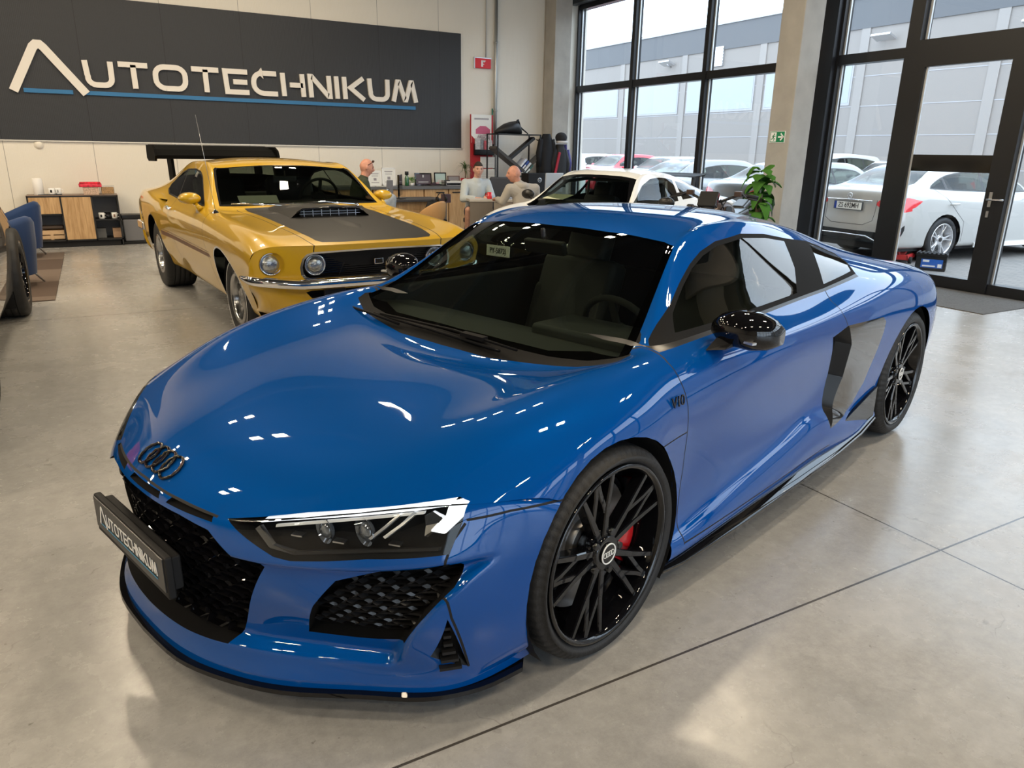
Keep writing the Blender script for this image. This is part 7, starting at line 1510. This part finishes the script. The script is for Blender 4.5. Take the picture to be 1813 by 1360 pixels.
def motorcycle():
    t = thing('motorcycle', 'dark naked motorcycle parked behind the blue car, handlebars showing above its roof', 'motorcycle', (5.98, 6.00, 0), math.radians(-150)); t.scale = (1.06,)*3; BR = mat('bike_brown', (.07, .045, .038), .35, .3); GY = mat('bike_grey', (.20, .19, .185), .35, .5); DK = BLACKS
    def wheel(x, nm):
        w = bpy.data.objects.new(nm, None); COL.objects.link(w); w.parent = t; w.location = (x, 0, .31)
        b = MB(); b.lathe([(.22, -.05), (.28, -.06), (.31, -.02), (.31, .02), (.28, .06), (.22, .05)], axis='y', n=40); b.build('tyre', RUBBER, w); b = MB(); b.lathe([(.215, -.04), (.225, 0), (.215, .04), (.20, 0), (.215, -.04)], axis='y', n=40)
        for k in range(5): a = k*2*PI/5; b.cyl((0, 0, 0), (.21*math.cos(a), 0, .21*math.sin(a)), .016)
        b.cyl((0, -.06, 0), (0, .06, 0), .04); b.build('rim', DK, w)
    wheel(.72, 'front_wheel'); wheel(-.70, 'rear_wheel')
    b = MB(); b.tube([(.50, .09, .86), (.60, .09, .60), (.72, .09, .31)], .022, 8); b.tube([(.50, -.09, .86), (.60, -.09, .60), (.72, -.09, .31)], .022, 8); b.build('fork', GY, t)
    b = MB(); b.tube([(.40, 0, .82), (.10, 0, .62), (-.30, 0, .60), (-.70, 0, .31)], .04, 8); b.tube([(.38, 0, .78), (.15, 0, .35), (-.25, 0, .30), (-.3, 0, .6)], .035, 8); b.build('frame', DK, t); b = MB(); b.box((.05, 0, .46), (.42, .30, .34)); b.build('engine', GY, t, bevel=.03)
    b = MB(); b.ball((.18, 0, .82), .24, 18, 12, (1.1, .62, .58)); b.build('tank', BR, t); b = MB(); b.box((-.30, 0, .78), (.52, .26, .10), ry=.08); b.box((-.66, 0, .86), (.30, .16, .08), ry=.25); b.build('seat', DK, t, bevel=.035)
    b = MB(); b.tube([(.32, -.40, 1.00), (.40, -.25, 1.03), (.45, -.08, .96), (.45, .08, .96), (.40, .25, 1.03), (.32, .40, 1.00)], .014, 8); hb = b.build('handlebar', DK, t)
    for s_ in (-1, 1):
        b = MB(); b.cyl((.32, s_*.40, 1.00), (.37, s_*.29, 1.02), .020); b.build('grip', BLACKM, hb); b = MB(); b.tube([(.40, s_*.27, 1.03), (.47, s_*.33, 1.0), (.46, s_*.43, .985)], .007, 6); b.build('lever', DK, hb); b = MB(); b.box((.42, s_*.235, 1.035), (.06, .07, .05)); b.build('switch_block', BR, hb, bevel=.008)
        b = MB(); b.cyl((.52, s_*.17, .90), (.56, s_*.20, .90), .03, n=12); b.tube([(.46, s_*.08, .98), (.40, s_*.12, .86), (.35, s_*.10, .70)], .008, 6); b.tube([(.44, s_*.15, 1.0), (.52, s_*.10, .88), (.48, s_*.05, .75)], .006, 6); b.build('indicator', DK, t)
        b = MB(); b.prism([(.40, .62), (.62, .70), (.55, .92), (.36, .90)], s_*.16-.012, s_*.16+.012, 'y'); b.build('side_cowl', BR, t, bevel=.006)
    b = MB(); b.ball((.60, 0, .82), .105, 18, 12, (.75, 1, 1)); b.build('headlamp', GY, t); b = MB(); b.lathe([(0, .075), (.07, .072), (.085, .06)], (.60, 0, .82), axis='x', n=24); b.build('headlamp_glass', BLACKG, t)
    b = MB(); b.box((.50, 0, 1.0), (.05, .15, .08), ry=-.5); b.build('instrument_panel', GY, t, bevel=.01); b = MB(); b.prism([(.58, .90), (.66, .93), (.57, 1.06), (.52, 1.04)], -.09, .09, 'y'); b.build('fly_screen', mat('screen_smoke', (.03, .03, .03), .1), t, bevel=.01)
    b = MB(); b.prism([(.62, .62), (.82, .64), (.95, .52), (.90, .48), (.80, .59), (.62, .57)], -.05, .05, 'y'); b.build('mudguard', DK, t, bevel=.01); b = MB(); b.cyl((-.2, -.17, .28), (-.75, -.19, .42), .045, .055, n=16); b.build('exhaust', GY, t); b = MB(); b.cyl((-.1, .1, .3), (-.18, .33, .01), .012); b.build('side_stand', DK, t)
motorcycle()
def rubber_plant():
    t = thing('rubber_plant', 'tall leafy green house plant on a moss pole beside the concrete column', 'plant', (7.28, 6.72, 0)); b = MB(); b.lathe([(0, 0), (.16, 0), (.21, .34), (.20, .36), (.18, .35), (.17, .30), (0, .30)], n=32); b.build('pot', mat('pot_grey', (.25, .25, .25), .6), t)
    b = MB(); b.cyl((0, 0, .3), (0, 0, 1.02), .035, n=14); b.build('moss_pole', mat('moss_pole', (.20, .15, .09), .9, bump=.8, bscale=60), t); b = MB(); b.tube([(.05, 0, .3), (.06, .02, .6), (.03, .03, .9), (.0, .0, 1.2)], [.022, .02, .016, .01], 8); b.build('stem', mat('plant_stem', (.30, .36, .25), .6), t)
    LF = mat('broad_leaf', (.03, .115, .018), .28, coat=.4, var=.45, vscale=6, two=(.06, .16, .03)); r = random.Random(11)
    def leaf(base, az, el, L_, W_, droop):
        b = MB(); vs = []; n = 8; cx = Vector(base)
        for k in range(n+1):
            s_ = k/n; p = cx+Vector((math.cos(az), math.sin(az), 0))*(L_*s_*math.cos(el)*(1-.25*s_*droop))+Vector((0, 0, L_*s_*math.sin(el)-droop*L_*.75*s_*s_)); w = W_*math.sin(PI*min(1, (s_*.92+.04))**.75)*.5+.002
            sd = Vector((-math.sin(az), math.cos(az), 0)); vs += [p-sd*w+Vector((0, 0, -.012)), p-sd*w*.5+Vector((0, 0, .004)), p, p+sd*w*.5+Vector((0, 0, .004)), p+sd*w+Vector((0, 0, -.012))]
        b.add(vs, [(k*5+j, k*5+j+1, (k+1)*5+j+1, (k+1)*5+j) for k in range(n) for j in range(4)], True); return b.build('leaf', LF, t, fix=False)
    for i in range(44):
        z = .62+.70*(i/44)+r.uniform(-.03, .03); az = i*2.4+r.uniform(-.4, .4); leaf((.03*math.cos(az), .03*math.sin(az), z), az, r.uniform(.2, 1.0), r.uniform(.24, .36), r.uniform(.13, .19), r.uniform(.6, 1.5))
    b = MB(); b.tube([(.05, 0, .55), (.11, -.03, .45), (.12, -.05, .42)], .006, 6); b.build('aerial_root', mat('root_brown', (.20, .12, .06), .8), t)
rubber_plant()
# ================================================================ people
def head_mesh(M, skin_scale=1.0, jaw=1.0):
    """head with brow, nose, lips, chin and ears; local: face towards +y, centre at the middle of the skull"""
    b = MB(); n, m = 32, 26; vs = []
    def bump(x, z, cx, cz, sx, sz): return math.exp(-((x-cx)/sx)**2-((z-cz)/sz)**2)
    for i in range(m+1):
        t = PI*i/m
        for j in range(n):
            a = 2*PI*j/n; x, y, z = math.sin(t)*math.cos(a), math.sin(t)*math.sin(a), math.cos(t)
            X, Y, Z = .076*x, .096*y, .118*z
            if Z < .0: k = 1-.32*(-Z/.118)**1.4*jaw; X *= k; Y = Y*(1-.20*(-Z/.118)) + .014*(-Z/.118)
            if y > .15:
                f = min(1, (y-.15)/.4)
                Y += f*(.026*bump(X, Z, 0, -.018, .012, .020)+.014*bump(X, Z, 0, .002, .010, .030)+.009*bump(X, Z, 0, -.058, .022, .010)+.010*bump(X, Z, 0, -.098, .022, .016)+.007*bump(X, Z, 0, .032, .045, .010))
                for s_ in (-1, 1): Y -= f*.012*bump(X, Z, s_*.031, .010, .014, .011)
                for s_ in (-1, 1): Y += f*.006*bump(X, Z, s_*.045, -.020, .020, .018)
            vs.append((X, Y, Z))
    b.add(vs, [(i*n+j, (i+1)*n+j, (i+1)*n+(j+1) % n, i*n+(j+1) % n) for i in range(m) for j in range(n)], True)
    for s_ in (-1, 1): b.ball((s_*.079, -.008, -.004), .024, 10, 8, (.35, .75, 1.25))
    b.xf(M); return b
def capsule(mb, p0, r0, p1, r1, lat):
    """tapered limb segment with rounded ends; r = (across, deep)"""
    r0 = r0 if isinstance(r0, tuple) else (r0, r0); r1 = r1 if isinstance(r1, tuple) else (r1, r1); d = p1-p0; L_ = d.length
    if L_ < 1e-5: return
    d = d/L_; u = lat-d*lat.dot(d); u = u.normalized() if u.length > .05 else d.orthogonal().normalized(); v = d.cross(u); n = 14; vs = []
    rings = [(p0, r0, -math.cos(t*PI/8), math.sin(t*PI/8)) for t in (0.15, 1, 2, 3)]+[(p0, r0, 0, 1), (p1, r1, 0, 1)]+[(p1, r1, math.cos(t*PI/8), math.sin(t*PI/8)) for t in (3, 2, 1, .15)]
    for p, r, o, k in rings:
        for j in range(n): a = 2*PI*j/n; vs.append(p+d*(o*min(r))+u*(r[0]*k*math.cos(a))+v*(r[1]*k*math.sin(a)))
    m = len(rings); mb.add(vs, [(i*n+j, i*n+(j+1) % n, (i+1)*n+(j+1) % n, (i+1)*n+j) for i in range(m-1) for j in range(n)]+[tuple(range(n))[::-1], tuple(range((m-1)*n, m*n))], True)
def skin_obj(name, pts, edges, radii, m, parent, root=0, sub=2, extra=None, voxel=None, lat=Vector((0, 1, 0)), it=5):
    b = MB()
    for i, j in edges: capsule(b, Vector(pts[i]), radii[i], Vector(pts[j]), radii[j], lat)
    if extra is not None: b.add(extra.v, extra.f, True)
    o = b.build(name, m, parent, fix=False); q = o.modifiers.new('fuse', 'REMESH'); q.mode = 'VOXEL'; q.voxel_size = voxel; q.use_smooth_shade = True
    w = o.modifiers.new('soften', 'SMOOTH'); w.factor = .5; w.iterations = it; return o
def hand(wrist, direction, up, flip, curl=.6, sc=1.0):
    """palm and five fingers as skin chains; returns pts, edges, radii"""
    d = Vector(direction).normalized(); u = Vector(up); u = (u-d*u.dot(d)).normalized(); s = d.cross(u)*flip; W0 = Vector(wrist); P = [W0, W0+d*.045*sc, W0+d*.08*sc]; E = [(0, 1), (1, 2)]; R_ = [(.022, .017), (.032, .014), (.036, .013)]
    for k, (off, L_) in enumerate(((-.027, .062), (-.009, .072), (.009, .068), (.026, .052))):
        base = W0+d*.085*sc+s*off*sc; i0 = len(P); P.append(base); E.append((2, i0)); R_.append(.009)
        c = curl; dirv = d.copy(); p = base
        for seg, f in enumerate((.45, .32, .26)): c2 = c*(seg+1)*.6; dd = d*math.cos(c2)-u*math.sin(c2); p = p+dd*L_*f*sc; P.append(p); E.append((len(P)-2, len(P)-1)); R_.append(.0085-.001*seg)
    i0 = len(P); P.append(W0+d*.035*sc-s*.030*sc); E.append((1, i0)); R_.append(.011); P.append(W0+d*.060*sc-s*.050*sc-u*.01*sc); E.append((i0, i0+1)); R_.append(.0095); P.append(W0+d*.082*sc-s*.048*sc-u*.022*sc); E.append((i0+1, i0+2)); R_.append(.0085)
    return P, E, R_
def person(lab, J, head_rot, mats, hair=None, extras=None, long_sleeve=True, shorts=False):
    """J: joints in world space. pelvis, chest, neck, head, sh/el/wr L R, hip/kn/an/toe L R"""
    t = thing('person', lab, 'person', (J['pelvis'][0], J['pelvis'][1], 0)); O = Vector((J['pelvis'][0], J['pelvis'][1], 0)); j = {k: Vector(v)-O for k, v in J.items()}
    LT = (j['shL']-j['shR']).normalized(); P = []; E = []; R_ = []
    def a(p, r, par=None): P.append(p); R_.append(r); (E.append((par, len(P)-1)) if par is not None else None); return len(P)-1
    pe = a(j['pelvis'], (.145, .115)); sp = a((j['pelvis']*.5+j['chest']*.5), (.13, .10), pe); ch = a(j['chest'], (.145, .105), sp); nb = a(j['chest']*.35+j['neck']*.65, (.085, .07), ch); nk = a(j['neck'], .055, nb); hd = a(j['neck']*.35+j['head']*.65, .058, nk)
    hands = []
    for s_ in 'LR':
        sh = a(j['sh'+s_], .058, ch); el = a(j['el'+s_], .042, sh); fa = a(j['el'+s_]*.5+j['wr'+s_]*.5, .036, el); wr = a(j['wr'+s_], (.026, .022), fa)
        hp, he, hr = hand(j['wr'+s_], (j['wr'+s_]-j['el'+s_]).normalized()+Vector(J.get('hd'+s_, (0, 0, 0))), J.get('hu'+s_, (0, 0, 1)), 1 if s_ == 'L' else -1, .75)
        k = len(P); P += hp[1:]; R_ += hr[1:]; E += [((wr if x == 0 else k+x-1), k+y-1) for x, y in he]
        hi = a(j['hip'+s_], .088, pe); th = a(j['hip'+s_]*.5+j['kn'+s_]*.5, .078, hi); kn = a(j['kn'+s_], .058, th); cf = a(j['kn'+s_]*.6+j['an'+s_]*.4, .056, kn); an = a(j['an'+s_], .038, cf); to = a(j['to'+s_], (.040, .025), an)
    M = Matrix.Translation(j['head']) @ head_rot.to_4x4(); hm = head_mesh(M)
    skin_obj('body', P, E, R_, mats['skin'], t, 0, 2, hm, .006, lat=LT, it=2)
    # shirt
    def cloth(name, chains, m, infl, voxel=.010):
        P, E, R_ = [], [], []; idx = {}
        for chain in chains:
            prev = None
            for key, pos, r in chain:
                if key not in idx: idx[key] = len(P); P.append(pos); R_.append(tuple(q+infl for q in r) if isinstance(r, tuple) else r+infl)
                if prev is not None and (prev, idx[key]) not in E: E.append((prev, idx[key]))
                prev = idx[key]
        return skin_obj(name, P, E, R_, m, t, 0, 2, None, voxel, lat=LT)
    c = j['chest']; mid = j['pelvis']*.5+j['chest']*.5
    core = [('pe', j['pelvis']+Vector((0, 0, .02)), (.150, .125)), ('mid', mid, (.145, .115)), ('ch', c, (.155, .115)), ('nb', c*.35+j['neck']*.65, (.085, .07))]
    if not mats.get('collar_low'): core.append(('nk', c*.12+j['neck']*.88, .056))
    ch_ = [core]
    for s_ in 'LR':
        l = [('ch', c, (.155, .115)), ('sh'+s_, j['sh'+s_], .062), ('el'+s_, j['el'+s_] if long_sleeve else j['sh'+s_]*.45+j['el'+s_]*.55, .048)]
        if long_sleeve: l += [('fa'+s_, j['el'+s_]*.5+j['wr'+s_]*.5, .042), ('wr'+s_, j['el'+s_]*.08+j['wr'+s_]*.92, .032)]
        ch_.append(l)
    cloth('shirt', ch_, mats['shirt'], .010)
    ch_ = []
    for s_ in 'LR':
        l = [('pe', j['pelvis'], (.150, .120)), ('hi'+s_, j['hip'+s_], .092), ('th'+s_, j['hip'+s_]*.5+j['kn'+s_]*.5, .082)]
        l += [('kn'+s_, j['hip'+s_]*.15+j['kn'+s_]*.85, .070)] if shorts else [('kn'+s_, j['kn'+s_], .066), ('cf'+s_, j['kn'+s_]*.5+j['an'+s_]*.5, .060), ('an'+s_, j['kn'+s_]*.08+j['an'+s_]*.92, .050)]
        ch_.append(l)
    cloth('shorts' if shorts else 'trousers', ch_, mats['legs'], .008)
    for s_ in 'LR':
        d = (j['to'+s_]-j['an'+s_]); d.z = 0; d = d.normalized(); an = j['an'+s_]; b = MB(); g = Vector((an.x, an.y, 0)); sd = Vector((-d.y, d.x, 0)); vs = []
        for x, w, h in ((-.07, .032, .075), (-.02, .038, .09), (.06, .042, .065), (.13, .044, .045), (.185, .028, .03)):
            for q, zz in ((-1, 0), (-1, .6), (-.5, 1), (.5, 1), (1, .6), (1, 0)): vs.append(g+d*x+sd*w*q+Vector((0, 0, .004+h*zz)))
        b.add(vs, [(i*6+k, i*6+(k+1) % 6, (i+1)*6+(k+1) % 6, (i+1)*6+k) for i in range(4) for k in range(6)]+[tuple(range(6)), tuple(range(24, 30))], True); b.build('shoe', mats['shoe'], t)
    # eyes and brows
    b = MB()
    for s_ in (-1, 1): b.ball((s_*.031, .079, .009), .0105, 10, 8, (1, .6, .62))
    b.xf(M); b.build('eyes', mat('eye_dark', (.05, .04, .035), .2), t)
    b = MB()
    for s_ in (-1, 1): b.tube([(s_*.018, .092, .028), (s_*.032, .093, .032), (s_*.048, .084, .028)], .0035, 5)
    b.xf(M); b.build('eyebrows', mats.get('brow') or mat('brow_brown', (.08, .05, .03), .9), t)
    b = MB(); b.tube([(-.022, .083, -.058), (0, .096, -.060), (.022, .083, -.058)], .0035, 5); b.xf(M); b.build('lips', mat('lips', (.36, .13, .11), .5), t)
    if hair:
        b = MB(); n, m = 28, 12; vs = []
        for i in range(m+1):
            tt = 1.75*i/m
            for jj in range(n):
                aa = 2*PI*jj/n; front = math.sin(aa) > 0; lim = 1.0 if front else 1.75; q = tt*(lim/1.75 if front else 1)
                q = tt*((.62+.0*front) if math.sin(aa) > .3 else (.85 if math.sin(aa) > -.1 else 1.0)); r = 1.055+.012*math.sin(jj*5+i*3); vs.append((.076*r*math.sin(q)*math.cos(aa), .096*r*math.sin(q)*math.sin(aa)-.002, .118*(r+.01)*math.cos(q)))
        b.add(vs, [(i*n+jj, (i+1)*n+jj, (i+1)*n+(jj+1) % n, i*n+(jj+1) % n) for i in range(m) for jj in range(n)], True); b.xf(M); b.build('hair', hair, t)
    if extras: extras(t, M, j)
    return t
SK1 = mat('skin_tanned', (.56, .27, .19), .5, var=.12, vscale=25); SK2 = mat('skin_light', (.60, .33, .24), .5, var=.10, vscale=25); SHOE = mat('shoe_dark', (.03, .03, .032), .6); SHOEW = mat('shoe_white', (.7, .7, .68), .6)
def rot(face, pitch=0):
    """head turned so that the face (+y) looks along compass angle face, nodding down by pitch"""
    return (Matrix.Rotation(face-PI/2, 3, 'Z') @ Matrix.Rotation(-pitch, 3, 'X'))
# man with phone: faces right (+X)
def phone(t, M, j):
    b = MB(); b.box((.43, -.055, .80), (.012, .075, .15), ry=.9, rz=.2)
    o = b.build('phone_tmp', BLACKG); bpy.data.objects.remove(o)
    b = MB(); b.tube([(-.078, .0, .035), (-.07, .06, .085), (-.03, .088, .105), (.03, .088, .105), (.07, .06, .085), (.078, .0, .035)], .0045, 6)
    for s_ in (-1, 1): b.ball((s_*.032, .078, .10), .024, 10, 6, (1, .35, .8))
    b.xf(M); b.build('sunglasses', mat('glasses_brown', (.05, .02, .015), .25), t)
x0, y0 = 3.22, 10.30
P1 = person('bald man in a dark green shirt and grey jeans, seated side-on holding a phone',
    dict(pelvis=(x0, y0, .56), chest=(x0+.05, y0, .93), neck=(x0+.13, y0, 1.10), head=(x0+.165, y0, 1.225), shL=(x0+.07, y0+.17, 1.02), shR=(x0+.07, y0-.17, 1.02), elL=(x0+.13, y0+.24, .78), elR=(x0+.13, y0-.23, .78), wrL=(x0+.31, y0+.06, .85), wrR=(x0+.31, y0-.07, .85), hdL=(.3, -.3, 0), hdR=(.3, .3, 0), huL=(0, .5, .8), huR=(0, -.5, .8),
         hipL=(x0+.04, y0+.10, .53), hipR=(x0+.04, y0-.10, .53), knL=(x0+.47, y0+.10, .56), knR=(x0+.49, y0-.08, .80), anL=(x0+.48, y0+.12, .10), anR=(x0+.44, y0-.10, .38), toL=(x0+.62, y0+.12, .04), toR=(x0+.58, y0-.12, .34)),
    rot(-.12, .22), dict(skin=SK1, shirt=mat('polo_green', (.035, .045, .025), .85), legs=mat('jeans_grey', (.30, .33, .36), .85, var=.15, vscale=30), shoe=SHOE), extras=phone, long_sleeve=False)
t = thing('mobile_phone', 'dark mobile phone held in the bald man\'s hands', 'phone', (x0+.43, y0-.005, .88), 0); b = MB(); b.box((0, 0, 0), (.008, .074, .15), ry=.75); b.build('case', BLACKG, t, bevel=.002); b = MB(); b.box((-.0045, 0, .002), (.002, .066, .13), ry=.75); b.build('screen', mat('phone_screen', (.4, .45, .5), .2, emis=(.6, .7, .8), estr=.3), t)
# man in grey sweater: faces the camera
x0, y0 = 5.39, 10.95; fa = -PI/2-.25
P2 = person('man with short dark hair in a pale grey sweater and shorts, seated facing the camera',
    dict(pelvis=(x0, y0, .55), chest=(x0+.02, y0-.02, .90), neck=(x0+.02, y0-.06, 1.06), head=(x0+.02, y0-.10, 1.19), shL=(x0+.21, y0-.02, .98), shR=(x0-.17, y0-.02, .98), elL=(x0+.26, y0-.12, .76), elR=(x0-.25, y0-.10, .74), wrL=(x0+.10, y0-.30, .785), wrR=(x0-.14, y0-.30, .76), hdL=(-.4, -.1, 0), hdR=(.6, 0, 0),
         hipL=(x0+.10, y0-.04, .52), hipR=(x0-.10, y0-.04, .52), knL=(x0+.14, y0-.20, .54), knR=(x0-.27, y0-.34, .58), anL=(x0+.12, y0-.16, .10), anR=(x0-.22, y0-.20, .12), toL=(x0+.13, y0-.30, .04), toR=(x0-.26, y0-.33, .04)),
    rot(fa, .05), dict(skin=SK2, shirt=mat('sweater_grey', (.50, .55, .57), .9, bump=.3, bscale=90), legs=mat('shorts_dark', (.05, .055, .07), .85), shoe=SHOEW), hair=mat('hair_dark', (.035, .022, .015), .8, bump=.6, bscale=90), shorts=True)
# man in hoodie: back towards the camera, head turned left
x0, y0 = 5.43, 9.42; 
def hood(t, M, j):
    b = MB(); c = j['neck']; b.tube([c+Vector((-.05, .02, -.02)), c+Vector((-.03, -.07, -.05)), c+Vector((.05, -.12, -.07)), c+Vector((.12, -.06, -.06)), c+Vector((.11, .03, -.04))], [.045, .060, .068, .060, .045], 12)
    b.build('hood', HOODM, t, sub=1)
HOODM = mat('hoodie_grey', (.40, .375, .34), .9, bump=.3, bscale=80)
P3 = person('man with cropped hair in a light grey hoodie, seated with his back to the camera',
    dict(pelvis=(x0+.03, y0, .55), chest=(x0, y0+.04, .90), neck=(x0-.06, y0+.08, 1.05), head=(x0-.115, y0+.09, 1.165), shL=(x0-.20, y0+.06, .965), shR=(x0+.20, y0+.02, .965), elL=(x0-.27, y0+.14, .78), elR=(x0+.27, y0+.10, .72), wrL=(x0-.22, y0+.40, .80), wrR=(x0+.16, y0+.36, .81), 
         hipL=(x0-.10, y0+.06, .52), hipR=(x0+.10, y0+.06, .52), knL=(x0-.16, y0+.28, .53), knR=(x0+.16, y0+.28, .53), anL=(x0-.16, y0+.22, .10), anR=(x0+.16, y0+.22, .10), toL=(x0-.18, y0+.33, .04), toR=(x0+.18, y0+.33, .04)),
    rot(PI-.35, .12), dict(skin=SK1, shirt=HOODM, legs=mat('jeans_dark', (.04, .045, .06), .85), shoe=SHOE), extras=hood, hair=None)
